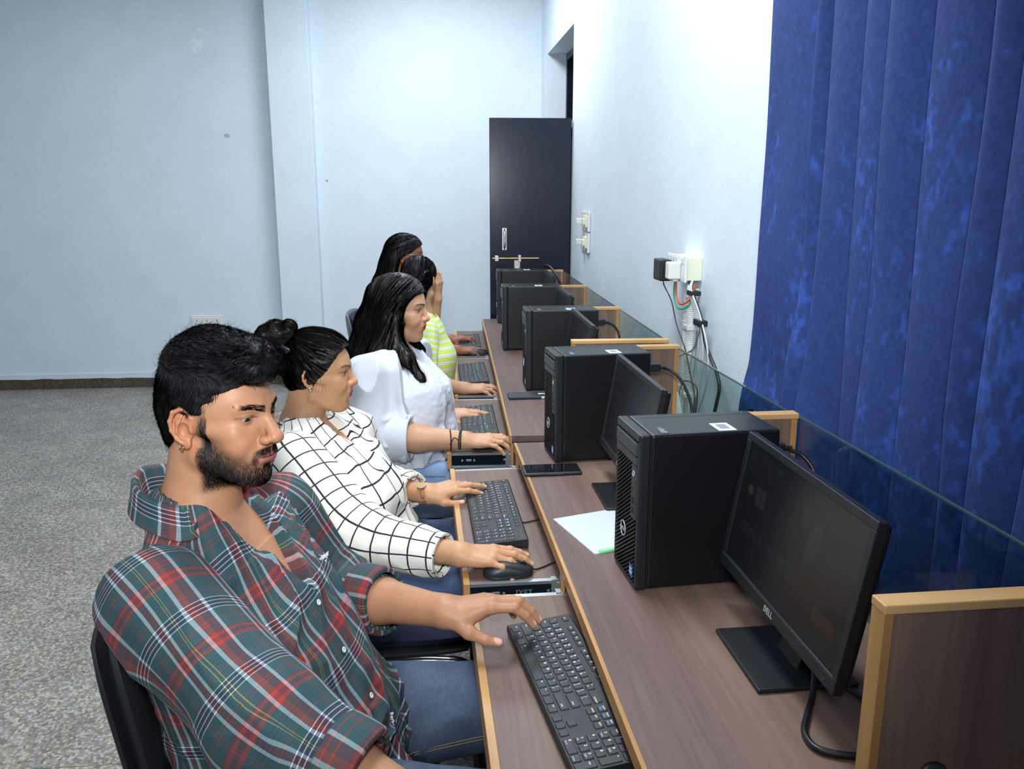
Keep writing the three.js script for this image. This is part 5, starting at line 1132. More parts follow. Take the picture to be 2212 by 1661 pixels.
// a top worn by person P: torso, sleeves and cuffs as meshes of their own with cloth coordinates in metres / o.unit
function makeTop(P, o) {
  const c = P.c, fwd = o.fwd, lat = o.lat, nb = o.nb, SH = new Field(), T = c.torso;
  SH.loft(T.map((s, i) => ({ ...s, w: s.w + o.inf[i][0], d: s.d + o.inf[i][1] })), 0.03);
  const top = T[T.length - 2].c;
  for (const s of ['R', 'L']) SH.rc(lerp3(top, c['arm' + s][0], 0.15), lerp3(top, c['arm' + s][0], 0.66), o.sh, o.sh * 0.94, 0.045);
  if (o.extra) o.extra(SH);
  const vneck = (x, y, z) => { const dx = x - nb[0], dy = y - nb[1], dz = z - nb[2], f = dx * fwd[0] + dz * fwd[2], l = dx * lat[0] + dz * lat[2] + (o.vShift || 0); return Math.max(Math.abs(l) - (o.vHalf * sstep(-o.vDepth - 0.01, 0.0, dy) + 0.001), -f, -(dy + o.vDepth)); };
  const hole = (x, y, z) => { const dx = x - nb[0], dy = y - nb[1], dz = z - nb[2], f = dx * fwd[0] + dz * fwd[2], l = dx * lat[0] + dz * lat[2]; return Math.max(Math.hypot(f - (o.holeF ?? 0.008), l) - o.holeR, -0.02 - dy); };
  const F = (x, y, z) => { let d = SH.ev(x, y, z); if (d < 0.05 && d > -0.05) d += o.fold(x, y, z); if (o.vHalf) d = smax(d, -vneck(x, y, z), 0.003); d = smax(d, -hole(x, y, z), 0.004); return Math.max(d, o.hem - y, o.cut ? o.cut(x, y, z) : -1); };
  const ch = alongChain(T.map(s => s.c), [-fwd[0], 0, -fwd[2]]), n = o.turns;
  const M = P.mesh(o.name || 'shirt', clothUV(nets(F, o.lo, o.hi, o.cell), (x, y, z) => { const q = ch(x, y, z), w = (o.fold(x, y, z) + 0.004) * (o.ripple ?? 0.9) / o.unit; return [(q[1] / 6.28318 + 0.5) * n + w, q[0] / o.unit + w * 0.8]; }, n), o.mat);
  const R = { F, M, ends: {} };
  for (const s of ['R', 'L']) {
    const q0 = o['sleeve' + s]; if (!q0) continue;
    const A = c['arm' + s], r = q0.r, q = q0.q || lerp3(A[1], A[2], q0.end), sh = A[0], S = new Field(), seed = q0.seed || 0.3;
    S.rc(sh, A[1], r[0], r[1], 0.02).rc(A[1], q, r[1], r[2], 0.04); if (q0.extra) q0.extra(S);
    const dU = unit([A[1][0] - sh[0], A[1][1] - sh[1], A[1][2] - sh[2]]), dF = unit([q[0] - A[1][0], q[1] - A[1][1], q[2] - A[1][2]]);
    const f = (x, y, z) => {
      let d = S.ev(x, y, z); if (d > 0.04 || d < -0.04) return d;
      const e = Math.hypot(x - A[1][0], y - A[1][1], z - A[1][2]);
      d += crease(x + seed, y, z, dU, 4, 15, q0.soft ?? 0.008) + crease(x, y + seed, z, unit([dU[0], dU[1] + 0.8, dU[2] + 0.4]), 7, 28, 0.005) * sstep(0.16, 0.03, e) * (q0.wr ?? 1);
      const cut = (x - q[0]) * dF[0] + (y - q[1]) * dF[1] + (z - q[2]) * dF[2]; if (cut < -0.12) return d;
      d = smax(d, cut, 0.003);
      const inn = Math.hypot(x - q[0] - dF[0] * cut, y - q[1] - dF[1] * cut, z - q[2] - dF[2] * cut) - (r[2] - 0.006); if (cut > -0.03) d = smax(d, -Math.max(inn, -cut - 0.03), 0.002);
      return d;
    };
    const lo = [0, 1, 2].map(i => Math.min(sh[i], A[1][i], q[i]) - r[0] - 0.06), hi = [0, 1, 2].map(i => Math.max(sh[i], A[1][i], q[i]) + r[0] + 0.06);
    const k = alongChain([sh, A[1], q], [0, 1, 0]), m = q0.turns || Math.max(2, Math.round(r[0] * 5.8 / o.unit));
    P.mesh('sleeve', clothUV(nets(f, lo, hi, q0.cell || o.cell), (x, y, z) => { const a = k(x, y, z), w = crease(x + seed, y, z, dU, 4, 15, q0.soft ?? 0.008) * 0.9 / o.unit; return [(a[1] / 6.28318 + 0.5) * m + 0.13 + w, a[0] / o.unit + seed + w * 0.6]; }, m), o.mat, M);
    R.ends[s] = { q, dF, r: r[2] };
    if (q0.cuff) {
      const rr = r[2] + 0.0115, L = q0.cuff, pts = [[rr - 0.010, 0.004], [rr - 0.002, 0.0055], [rr + 0.0015, 0.001], [rr + 0.003, -L * 0.35], [rr + 0.0045, -L * 0.93], [rr + 0.001, -L], [rr - 0.006, -L * 0.9]].map(p => new THREE.Vector2(...p)).reverse();
      const g = new THREE.LatheGeometry(pts, 56), p = g.attributes.position; for (let i = 0; i < p.count; i++) { const a = Math.atan2(p.getZ(i), p.getX(i)), w = 1 + 0.05 * Math.sin(a * 2 + 1) + 0.02 * Math.sin(a * 5 + p.getY(i) * 60); p.setX(i, p.getX(i) * w); p.setZ(i, p.getZ(i) * w); } g.computeVertexNormals();
      const uv = g.attributes.uv; for (let i = 0; i < uv.count; i++) uv.setXY(i, uv.getX(i) * m * 0.7, uv.getY(i) * (L * 1.6 / o.unit) + 0.1);
      g.applyQuaternion(new THREE.Quaternion().setFromUnitVectors(V(0, 1, 0), V(...dF))); g.translate(...q);
      P.mesh('cuff', g, o.mat, M);
    }
  }
  R.onCloth = (p, d, off = 0.001) => { let t = 0.3; for (let i = 0; i < 90; i++) { const v = F(p[0] + d[0] * t, p[1] + d[1] * t, p[2] + d[2] * t); if (v < 0.0004) break; t -= Math.max(v * 0.7, 0.0005); } return [p[0] + d[0] * (t + off), p[1] + d[1] * (t + off), p[2] + d[2] * (t + off)]; };
  return R;
}
// keep the outer rows of a collar just above the cloth it lies on
function layOn(g, f, gap = 0.004) {
  const p = g.attributes.position, e = 0.003;
  for (let i = 0; i < p.count; i++) { let x = p.getX(i), y = p.getY(i), z = p.getZ(i); for (let k = 0; k < 6; k++) { const d = f(x, y, z); if (d > gap || d < -0.06) break; const n = unit([f(x + e, y, z) - f(x - e, y, z), f(x, y + e, z) - f(x, y - e, z), f(x, y, z + e) - f(x, y, z - e)]); x += n[0] * (gap - d) * 0.7; y += n[1] * (gap - d) * 0.7; z += n[2] * (gap - d) * 0.7; } p.setXYZ(i, x, y, z); }
  g.computeVertexNormals(); return g;
}
function makeLegs(P, name, mat, r, hipC, hipR, o = {}) {
  const c = P.c, J = new Field();
  for (const s of ['R', 'L']) J.chain(c['leg' + s], r, 0.03);
  J.el(hipC, hipR, 0.05);
  const f = (x, y, z) => { let d = J.ev(x, y, z); if (d < 0.03 && d > -0.03) d += crease(x, y, z, unit([0.1, 0.9, 0.4]), 7, 22, 0.003) + crease(x, y, z, unit([0.9, 0.2, 0.2]), 4, 30, 0.0016); return Math.max(d, 0.07 - y, y - (o.top || 9)); };
  let lo = [9, 0.05, 9], hi = [-9, 0, -9]; for (const s of ['R', 'L']) for (const p of c['leg' + s]) for (let i = 0; i < 3; i++) { lo[i] = Math.min(lo[i], p[i] - 0.19); hi[i] = Math.max(hi[i], p[i] + 0.19); } lo[1] = 0.05; lo[0] = Math.min(lo[0], hipC[0] - hipR[0] - 0.03); hi[1] = Math.max(hi[1], hipC[1] + hipR[1] + 0.03);
  const M = P.mesh(name, clothUV(nets(f, lo, hi, o.cell || 0.009), (x, y, z) => [(z - y * 0.7) * 4, (x - y * 0.4) * 4]), mat);
  for (const s of ['R', 'L']) { const a = c['leg' + s][2], g = new RoundedBoxGeometry(0.26, 0.085, 0.092, 4, 0.035); g.translate(a[0] + 0.05, 0.045, a[2]); P.mesh('shoe', boxUV(g), phys(S3(30, 30, 32), 0.5)); }
  return { M, f };
}
// hair field shared by the women: head cap plus what hangs from it, with the face left open
function hairlineOf(pts) { return q => { const y = q[1]; let i = 0; while (i < pts.length - 2 && y > pts[i + 1][0]) i++; const t = clamp((y - pts[i][0]) / (pts[i + 1][0] - pts[i][0]), 0, 1); return q[0] - mix(pts[i][1], pts[i + 1][1], t); }; }
const dirOf = (H, d) => { const v = V(...d).transformDirection(H.m); return [v.x, v.y, v.z]; };
// ---------------------------------------------------------------- man in the plaid shirt
{
  const yaw = 0.30, lat = latOf(yaw), fwd = [Math.cos(yaw), 0, Math.sin(yaw)];
  function beardMask(q) {
    const az = Math.abs(q[2]), n = noise3(q[0] * 120, q[1] * 120, q[2] * 120) * 0.16;
    const edge = q[0] < 0.03 ? 0.03 : q[0] < 0.055 ? mix(-0.012, -0.034, (q[0] - 0.03) / 0.025) : mix(-0.034, -0.052, clamp((q[0] - 0.055) / 0.03, 0, 1));
    let k = sstep(0.020, -0.034, q[1] - edge) * sstep(0.001, 0.016, q[0] - (q[1] > -0.03 ? 0.006 : 0.000));
    k *= sstep(-0.112, -0.09, q[1] + 0.25 * Math.max(0, 0.05 - q[0]));
    const lip = ((q[1] + 0.047) / 0.017) ** 2 + (az / 0.026) ** 2; if (q[0] > 0.085) k *= clamp(lip - 0.5, 0, 1);
    const tuft = q[0] > 0.085 && q[1] < -0.056 && q[1] > -0.074 && az < 0.009 ? 0.85 : 0;
    const mo = q[0] > 0.083 ? clamp(1.3 - ((q[1] + 0.0285 + az * 0.22) / 0.0072) ** 2 - (az / 0.032) ** 4, 0, 1) * (az < 0.0025 ? 0.5 : 1) : 0;
    const corner = q[0] > 0.07 ? clamp(1.1 - ((q[1] + 0.047) / 0.017) ** 2 - ((az - 0.029) / 0.006) ** 2, 0, 1) * 0.8 : 0;
    return clamp(Math.max(k, mo, tuft, corner) * (1 + n), 0, 1);
  }
  const c = {
    label: 'bearded man in a teal and red plaid shirt and blue jeans, seated nearest the camera', at: [-0.36, 0, -1.36],
    skin: lin(170, 123, 92), lip: lin(156, 92, 88), browW: 1.0, browK: 0.55, build: 1.05, neck: 0.060, chestDrop: 0.30,
    head: { pos: [-0.391, 1.137, -1.359], yaw: 0.44, pitch: -0.065, roll: -0.04, s: 0.935, cell: 0.0020, face: { brow: 1.2, jaw: 1.04, nose: 1.04, noseW: 1.3, cheek: 1.05, ear: 1.08, lid: 0.0030, soft: 0.2 } },
    look: [1, -0.35, 0.25], lash: 0.6,
    torso: [
      { c: [-0.37, 0.42, -1.37], w: 0.19, d: 0.14, l: latOf(0.12) }, { c: [-0.315, 0.56, -1.37], w: 0.195, d: 0.16, l: latOf(0.18) }, { c: [-0.345, 0.68, -1.365], w: 0.185, d: 0.15, l: latOf(0.25) },
      { c: [-0.385, 0.805, -1.36], w: 0.18, d: 0.132, l: lat }, { c: [-0.42, 0.902, -1.36], w: 0.155, d: 0.097, l: lat }, { c: [-0.438, 0.972, -1.36], w: 0.072, d: 0.062, l: lat }],
    neckBase: [-0.445, 0.955, -1.365],
    armR: [[-0.452, 0.902, -1.180], [-0.265, 0.80, -1.015], [-0.02, 0.722, -0.900]], armL: [[-0.355, 0.902, -1.535], [-0.262, 0.712, -1.585], [-0.034, 0.742, -1.425]],
    legR: [[-0.36, 0.46, -1.25], [0.13, 0.47, -1.18], [0.12, 0.08, -1.18]], legL: [[-0.34, 0.47, -1.50], [0.16, 0.495, -1.50], [0.13, 0.08, -1.5]],
    handL: { at: [-0.030, 0.744, -1.425], dir: [0.93, 0.10, -0.05], up: [-0.05, 1, -0.10], s: 1.04, from: 0.2, r0: 0.047, r1: 0.030, cell: 0.0020, pose: { f: [[0.05, 0.16, 0.62, 0.22], [0.03, 0.14, 0.66, 0.22], [0.0, 0.2, 0.66, 0.25], [-0.06, 0.3, 0.6, 0.3]], thumb: { d1: [0.62, -0.5, 0.6], d2: [0.86, -0.48, 0.22], d3: [0.95, -0.34, 0.06] } } },
    handR: { dir: [0.97, -0.03, 0.12], up: [0.04, 1, 0.1], s: 1.0, from: 0.3, r0: 0.047, r1: 0.031, cell: 0.003, pose: { f: [[0.05, 0.3, 0.3, 0.2], [0, 0.3, 0.3, 0.2], [-0.05, 0.3, 0.3, 0.2], [-0.15, 0.3, 0.3, 0.2]] } },
    extraPaint: (col, q) => {
      col = mix3(col, [0.011, 0.011, 0.0125], Math.pow(beardMask(q), 0.85) * 0.955);
      if (Math.hypot(q[0] - 0.073, q[1] - 0.050, q[2] - 0.057) < 0.0022) col = [0.05, 0.03, 0.025];
      return col;
    },
  };
  const P = person(c), H = P.H;
  faceHair(P, 'beard', 9000, q => (beardMask(q) > 0.3 && q[0] < 0.125 && q[1] < 0.03 ? Math.pow(beardMask(q), 1.5) : 0), (q) => q[1] > -0.034 && q[0] > 0.08 ? [0.2, -1, Math.sign(q[2]) * 0.8] : [0.25, -1, 0.05 * Math.sign(q[2])], { seed: 11, len: 0.0048, r: 0.00020, steps: 2, lift: 0.0007, out: 1, jitter: 0.6 });
  faceHair(P, 'eyebrow', 700, q => { const az = Math.abs(q[2]), bt = clamp((az - 0.011) / 0.038, 0, 1), y0 = 0.0425 + 0.0075 * Math.sin(bt * 2.2) - 0.004 * bt; return q[0] > 0.055 && az > 0.007 && az < 0.046 && Math.abs(q[1] - y0) < mix(0.0058, 0.0026, bt) ? 1 : 0; }, q => [-0.3, 0.30, Math.sign(q[2])], { seed: 12, len: 0.0085, r: 0.00024, steps: 2, lift: 0.0009, jitter: 0.5 });
  // hair: thick, short at the sides, swept up at the front
  const HH = new Field();
  HH.el([-0.016, 0.050, 0], [0.1055, 0.0900, 0.0805], 0.01);
  HH.el([-0.012, 0.106, 0], [0.094, 0.066, 0.071], 0.03);
  HH.el([0.062, 0.122, 0.008], [0.054, 0.042, 0.058], 0.02);
  HH.el([0.098, 0.114, 0.012], [0.026, 0.028, 0.048], 0.016);
  HH.el([-0.066, 0.006, 0], [0.041, 0.078, 0.063], 0.025);
  const hairline = hairlineOf([[-0.09, -0.052], [-0.062, -0.040], [-0.045, -0.030], [-0.02, -0.022], [0.0, -0.012], [0.028, -0.004], [0.030, 0.026], [0.045, 0.036], [0.060, 0.048], [0.075, 0.064], [0.090, 0.084], [0.097, 0.13], [0.2, 0.2]]);
  const hairL = (q) => { const n = 0.0016 * noise3(q[0] * 60, q[1] * 90, q[2] * 60) + 0.0024 * noise3(q[0] * 30 + q[1] * 18, q[1] * 20, q[2] * 36); return smax(HH.ev(...q) + n, Math.max(hairline(q), -0.068 - q[1]) * 0.75, 0.006); };
  const hairF = (x, y, z) => hairL(H.toLocal(x, y, z)) * H.s;
  const hp = c.head.pos, hg = nets(hairF, [hp[0] - 0.16, hp[1] - 0.12, hp[2] - 0.15], [hp[0] + 0.18, hp[1] + 0.19, hp[2] + 0.15], 0.003);
  const st = sampleVerts(hg, 19000, 21, p => hairline(H.toLocal(...p)) < -0.002);
  const flow = (p, n, t) => { const q = H.toLocal(...p), top = sstep(0.065, 0.105, q[1]); return dirOf(H, mix3([-0.25, -1, 0], [0.75, 0.28 + 0.6 * sstep(0.03, 0.08, q[0]) - 0.5 * t, 0.35 + 0.4 * noise3(q[0] * 25, q[1] * 25, q[2] * 25)], top)); };
  P.mesh('hair', [clean(hg), clean(strands(hairF, st, flow, { seed: 5, len: 0.020, r: 0.00030, steps: 3, lift: 0.0036, out: 1.2, jitter: 0.6, start: -0.0008, tangent: 0.75, wild: 0.04 }))], matHair);
  { const e = H.toWorld([-0.010, -0.027, 0.0855]); P.mesh('earring', xf(new THREE.TorusGeometry(0.0046, 0.0014, 8, 20), e, [0.2, 1.3, 0]), std(S3(222, 206, 160), 0.2, { metalness: 1 })); }
  const T = makeTop(P, {
    mat: matPlaid, unit: PLAID_P, turns: 9, fwd, lat, nb: [-0.436, 0.972, -1.36], sh: 0.073, hem: 0.47, cell: 0.0052, lo: [-0.68, 0.46, -1.74], hi: [-0.02, 1.05, -1.0],
    inf: [[0.016, 0.012], [0.022, 0.02], [0.02, 0.02], [0.016, 0.016], [0.014, 0.014], [0.012, 0.012]],
    extra: S => { S.chain([[-0.215, 0.585, -1.29], [-0.165, 0.608, -1.315], [-0.175, 0.655, -1.35], [-0.20, 0.71, -1.36]], [0.022, 0.024, 0.02, 0.012], 0.02).chain([[-0.27, 0.60, -1.22], [-0.20, 0.63, -1.27], [-0.185, 0.69, -1.33]], [0.02, 0.022, 0.012], 0.025).el([-0.225, 0.545, -1.37], [0.09, 0.095, 0.16], 0.04).el([-0.165, 0.52, -1.47], [0.085, 0.05, 0.10], 0.03, false, [0.1, -0.4, -0.3]).el([-0.17, 0.50, -1.30], [0.09, 0.05, 0.075], 0.03, false, [0.1, 0.3, -0.4]); },
    vHalf: 0.040, vDepth: 0.125, vShift: 0.010, holeR: 0.068,
    fold: (x, y, z) => crease(x, y, z, unit([0.35, -0.9, 0.1]), 5, 17, 0.009) + crease(x, y, z, unit([0.75, 0.2, -0.55]), 6, 24, 0.008) * sstep(0.72, 0.58, y) + crease(x, y, z, unit([0.6, -0.5, 0.6]), 5, 24, 0.010) * sstep(0.72, 0.86, y),
    sleeveR: { r: [0.083, 0.075, 0.058], end: 0.54, seed: 0.35, wr: 0.6, cuff: 0.05 }, sleeveL: { r: [0.080, 0.070, 0.054], end: 0.50, seed: 0.1, cuff: 0.055 },
  });
  matPlaid.side = THREE.DoubleSide;
  const nk = [-0.450, 0.975, -1.362], up = unit([-0.12, 1, 0.02]);
  const prof = (a) => { const k = Math.abs(a) / 2.72, f = sstep(0.55, 1, k), leaf = mix(0.050, 0.084, f), h = mix(0.078, 0.022, Math.pow(k, 1.3)), r = mix(0.076, 0.068, k);
    return [[r - 0.004, h - 0.045], [r - 0.003, h - 0.004], [r + 0.003, h + 0.002], [r + 0.009, h - 0.003], [r + 0.015 + 0.010 * f, h - leaf * 0.5], [r + 0.024 + 0.022 * f, h - leaf], [r + 0.021 + 0.022 * f, h - leaf - 0.0005], [r + 0.009, h - leaf * 0.5], [r + 0.004, h - 0.008]]; };
  { // the band stands inside, the leaf lies on the shoulders
    const clear = (x, y, z) => T.F(x, y, z);
    const inner = collarGeo(nk, [-2.72, 2.72], lat, fwd, up, a => prof(a).slice(0, 4), 1 / PLAID_P), outer = layOn(collarGeo(nk, [-2.72, 2.72], lat, fwd, up, a => prof(a).slice(3, 6), 1 / PLAID_P), clear, 0.006);
    P.mesh('collar', [clean(inner), clean(outer)], matPlaid, T.M); P.collar = outer; }
  const qd = new THREE.Quaternion().setFromUnitVectors(V(0, 1, 0), V(...unit([fwd[0], 0.35, fwd[2]])));
  const btn = (p) => { const g = new THREE.LatheGeometry([[0.0001, 0.0012], [0.0028, 0.0012], [0.0040, 0.0022], [0.0052, 0.0018], [0.0054, 0.0002], [0.0001, 0.0]].map(q => new THREE.Vector2(...q)).reverse(), 20); g.applyQuaternion(qd); g.translate(...p); P.mesh('button', g, matButton, T.M); };
  for (const [y, o] of [[0.835, 0.010], [0.745, 0.010], [0.655, 0.008]]) { const b = lerp3(c.torso[3].c, c.torso[1].c, clamp((0.805 - y) / 0.245, -0.3, 1)); btn(T.onCloth([b[0] + lat[0] * o, y, b[2] + lat[2] * o], fwd)); }
  { // buttons that hold the collar point down
    const p = P.collar.attributes.position, row = (a, j, o = 0.004) => { const i = Math.round((a + 2.72) / 5.44 * 96) * 3 + j, n = P.collar.attributes.normal, q = [p.getX(i) + P.O[0], p.getY(i), p.getZ(i) + P.O[2]]; return q; };
    for (const [a, j] of [[2.42, 2], [2.62, 1]]) { const q = row(a, j); btn([q[0] + 0.004, q[1] + 0.006, q[2] + 0.006]); } }
  // embroidered name and shield on the chest, woven tag at the hem
  { const m4 = new THREE.Matrix4(), Y = V(0.1, 1, 0).normalize(), Zf = V(fwd[0], 0.15, fwd[2]).normalize(), X = Y.clone().cross(Zf).normalize(); Y.copy(Zf).cross(X);
    const at = T.onCloth([-0.405 - lat[0] * 0.088, 0.868, -1.36 - lat[2] * 0.088], fwd, 0.0015), white = std(S3(232, 232, 232), 0.7);
    m4.makeBasis(X, Y, Zf).setPosition(...at);
    const sh = new THREE.Shape(); sh.moveTo(-0.006, 0.006); sh.lineTo(0.006, 0.006); sh.lineTo(0.005, -0.003); sh.lineTo(0, -0.008); sh.lineTo(-0.005, -0.003); sh.closePath();
    const ho = new THREE.Path(); ho.moveTo(-0.0045, 0.0045); ho.lineTo(0.003, 0.0045); ho.lineTo(-0.003, -0.003); ho.closePath(); sh.holes.push(ho);
    const g1 = textGeo('Barbour', 0.0085, 0.001); g1.translate(0, 0.003, 0); const g2 = new THREE.ExtrudeGeometry(sh, { depth: 0.001, bevelEnabled: false }); g2.translate(0.004, -0.012, 0);
    { const tp = T.onCloth([-0.30, 0.535, -1.375], unit([1, 0.25, 0.25]), 0.001), tm = new THREE.Matrix4().makeBasis(V(0.1, -0.75, 0.3).normalize(), V(0.85, 0.3, 0.1).normalize(), V(0.3, 0.3, 0.9).normalize()), tx = textGeo('Barbour', 0.0065, 0.0008); const bk = bx(-0.022, -0.006, -0.001, 0.022, 0.006, 0.0004); tx.translate(0, 0, 0.0005); tm.setPosition(...tp); const tg = P.mesh('woven_tag', clean(bk).applyMatrix4(tm), std(S3(24, 30, 62), 0.7), T.M); P.mesh('lettering', clean(tx).applyMatrix4(tm), white, T.M); }
    P.mesh('embroidery', [clean(g1), clean(g2)].map(g => g.applyMatrix4(m4)), white, T.M); }
  const J = makeLegs(P, 'jeans', matDenim, [0.112, 0.080, 0.062], [-0.33, 0.45, -1.38], [0.16, 0.10, 0.19]);
  { const on = (p) => { const q = [...p]; for (let i = 0; i < 14; i++) { const d = J.f(...q), e = 0.002, g = unit([J.f(q[0] + e, q[1], q[2]) - d, J.f(q[0], q[1] + e, q[2]) - d, J.f(q[0], q[1], q[2] + e) - d]); for (let k = 0; k < 3; k++) q[k] -= g[k] * (d - 0.0008); } return q; };
    const seam = (o) => tube([[-0.16, 0.445 + o, -1.38], [-0.083, 0.452 + o, -1.39], [-0.02, 0.462 + o, -1.39], [0.05, 0.475 + o, -1.40], [0.12, 0.48 + o, -1.41]].map(on), 0.0009, 50, 5);
    P.mesh('seam', [seam(0), seam(0.008)].map(clean), matStitch, J.M); }
}
// ---------------------------------------------------------------- woman in the white checked blouse
{
  const texGrid = (() => { const N = 512; return dataTex(N, N, (u, v, x, y) => { const w = 0.045, l = (t) => t < w || t > 1 - w, a = l((u + 0.003 * Math.sin(v * 12.566)) % 1), b = l((v + 0.003 * Math.sin(u * 12.566)) % 1), n = (hash3(x, y, 8) - 0.5) * 6; return a || b ? [26 + n, 28 + n, 38 + n] : [236 + n, 232 + n, 220 + n]; }); })();
  const mat = phys(0xffffff, 0.75, { map: texGrid, sheen: 0.2, sheenRoughness: 0.5, sheenColor: C3(0.3, 0.3, 0.3), side: THREE.DoubleSide });
  const yaw = 0.22, lat = latOf(yaw), fwd = [Math.cos(yaw), 0, Math.sin(yaw)];
  const c = {
    label: 'woman with a hair bun in a white blouse checked with black lines', at: [-0.37, 0, -2.2],
    skin: lin(190, 143, 106), lip: lin(150, 78, 70), browW: 0.8, browK: 0.4, build: 0.92, neck: 0.050, chestDrop: 0.26,
    head: { pos: [-0.371, 1.031, -2.214], yaw: 0.02, pitch: -0.115, roll: -0.02, s: 0.875, cell: 0.0024, face: { brow: 0.75, jaw: 0.98, nose: 0.985, noseW: 1.0, lips: 1.1, cheek: 1.12, ear: 0.95, soft: 0.6, tip: 0.002 } },
    look: [1, -0.15, 0.1],
    torso: [
      { c: [-0.37, 0.42, -2.20], w: 0.18, d: 0.13, l: latOf(0.1) }, { c: [-0.30, 0.55, -2.20], w: 0.17, d: 0.15, l: latOf(0.12) }, { c: [-0.315, 0.65, -2.20], w: 0.16, d: 0.135, l: latOf(0.18) },
      { c: [-0.355, 0.755, -2.205], w: 0.16, d: 0.13, l: lat }, { c: [-0.40, 0.835, -2.21], w: 0.135, d: 0.085, l: lat }, { c: [-0.422, 0.893, -2.213], w: 0.062, d: 0.055, l: lat }],
    neckBase: [-0.424, 0.88, -2.215],
    armR: [[-0.415, 0.838, -2.05], [-0.235, 0.700, -1.885], [-0.005, 0.712, -1.752]], armL: [[-0.315, 0.832, -2.365], [-0.27, 0.66, -2.40], [-0.085, 0.695, -2.21]],
    legR: [[-0.35, 0.47, -2.06], [0.15, 0.50, -1.96], [0.12, 0.08, -1.96]], legL: [[-0.35, 0.48, -2.30], [0.15, 0.515, -2.22], [0.12, 0.08, -2.22]],
    handR: { at: [0.0, 0.712, -1.750], dir: [0.97, -0.06, 0.05], up: [0.06, 1, 0.12], s: 0.93, from: 0.3, r0: 0.040, r1: 0.026, pose: { f: [[0.10, 0.10, 0.18, 0.15], [0.02, 0.12, 0.30, 0.25], [-0.07, 0.20, 0.36, 0.28], [-0.26, 0.25, 0.38, 0.3]], thumb: { d1: [0.7, -0.4, 0.6], d2: [0.9, -0.3, 0.25], d3: [0.95, -0.25, 0.1] } } },
    handL: { at: [-0.085, 0.692, -2.205], dir: [0.80, 0.12, -0.12], up: [-0.08, 1, 0.25], s: 0.90, from: 0.35, r0: 0.038, r1: 0.025, pose: { f: [[0.0, 0.20, 0.22, 0.15], [-0.08, 0.15, 0.2, 0.15], [-0.16, 0.3, 0.4, 0.3], [-0.25, 0.4, 0.5, 0.3]], thumb: { d1: [0.75, -0.30, 0.55], d2: [0.95, -0.2, 0.15], d3: [0.98, -0.05, 0.0] } } },
  };
  const P = person(c), H = P.H;
  faceHair(P, 'eyebrow', 420, q => { const az = Math.abs(q[2]), bt = clamp((az - 0.011) / 0.038, 0, 1), y0 = 0.0435 + 0.0075 * Math.sin(bt * 2.3) - 0.004 * bt; return q[0] > 0.055 && az > 0.009 && az < 0.05 && Math.abs(q[1] - y0) < mix(0.0038, 0.0016, bt) ? 1 : 0; }, q => [-0.3, 0.2, Math.sign(q[2])], { seed: 13, len: 0.007, r: 0.00022, steps: 2, lift: 0.0006, jitter: 0.3 });
  const HH = new Field();
  HH.el([-0.014, 0.056, 0], [0.1025, 0.0960, 0.0815], 0.01).el([0.034, 0.074, 0], [0.060, 0.062, 0.068], 0.03).el([-0.055, 0.010, 0], [0.05, 0.07, 0.066], 0.03).el([-0.02, 0.02, 0.055], [0.05, 0.05, 0.03], 0.02).el([-0.02, 0.02, -0.055], [0.05, 0.05, 0.03], 0.02);
  const hl = hairlineOf([[-0.085, -0.050], [-0.062, -0.036], [-0.03, -0.020], [-0.012, 0.002], [0.006, 0.022], [0.026, 0.036], [0.044, 0.046], [0.066, 0.054], [0.088, 0.066], [0.104, 0.080], [0.114, 0.11], [0.2, 0.2]]);
  const F = (x, y, z) => { const q = H.toLocal(x, y, z), n = 0.0012 * noise3(q[0] * 30, q[1] * 90, q[2] * 90); return smax(HH.ev(...q) + n, Math.max(hl(q), -0.07 - q[1]) * 0.8, 0.008) * H.s; };
  const hp = c.head.pos, hg = nets(F, [hp[0] - 0.17, hp[1] - 0.12, hp[2] - 0.13], [hp[0] + 0.13, hp[1] + 0.16, hp[2] + 0.13], 0.003);
  const bun = H.toLocal(-0.450, 1.135, -2.216);
  const flow = (p, n, t) => { const q = H.toLocal(...p); return dirOf(H, unit([bun[0] - q[0], bun[1] - q[1] + 0.3 * (0.02 - q[0]), bun[2] - q[2] * 0.6])); };
  const st = sampleVerts(hg, 5200, 31, p => hl(H.toLocal(...p)) < -0.001);
  const wisps = strands(F, sampleVerts(hg, 60, 33, p => { const q = H.toLocal(...p); return hl(q) > -0.012 && q[1] < 0.04; }), (p, n, t) => dirOf(H, [0.25 - 0.4 * t, -1, 0.1]), { seed: 8, len: 0.05, r: 0.00028, steps: 6, hug: false, jitter: 0.5, taper: 1 });
  const hair = P.mesh('hair', [clean(hg), clean(strands(F, st, flow, { seed: 6, len: 0.055, r: 0.00042, steps: 6, lift: 0.0014, jitter: 0.12, start: -0.0003, wild: 0.02 })), clean(wisps)], matHairBrown);
  // the bun: two twisted loops and loose ends
  const B = new Field(), b0 = [-0.474, 1.152, -2.216];
  B.el(b0, [0.030, 0.034, 0.038], 0.01).el([b0[0] + 0.034, b0[1] + 0.006, b0[2] + 0.006], [0.022, 0.030, 0.032], 0.008, false, [0, 0, -0.3]).el([b0[0] - 0.028, b0[1] - 0.004, b0[2] + 0.004], [0.026, 0.024, 0.034], 0.010, false, [0, 0, 0.4]).rc([b0[0] + 0.012, b0[1] - 0.025, b0[2]], [b0[0] + 0.05, b0[1] - 0.045, b0[2]], 0.026, 0.03, 0.02);
  const bf = (x, y, z) => B.ev(x, y, z) + 0.0016 * noise3((x + y) * 90, y * 60, z * 160);
  const bg = nets(bf, [b0[0] - 0.09, b0[1] - 0.1, b0[2] - 0.07], [b0[0] + 0.1, b0[1] + 0.06, b0[2] + 0.07], 0.003);
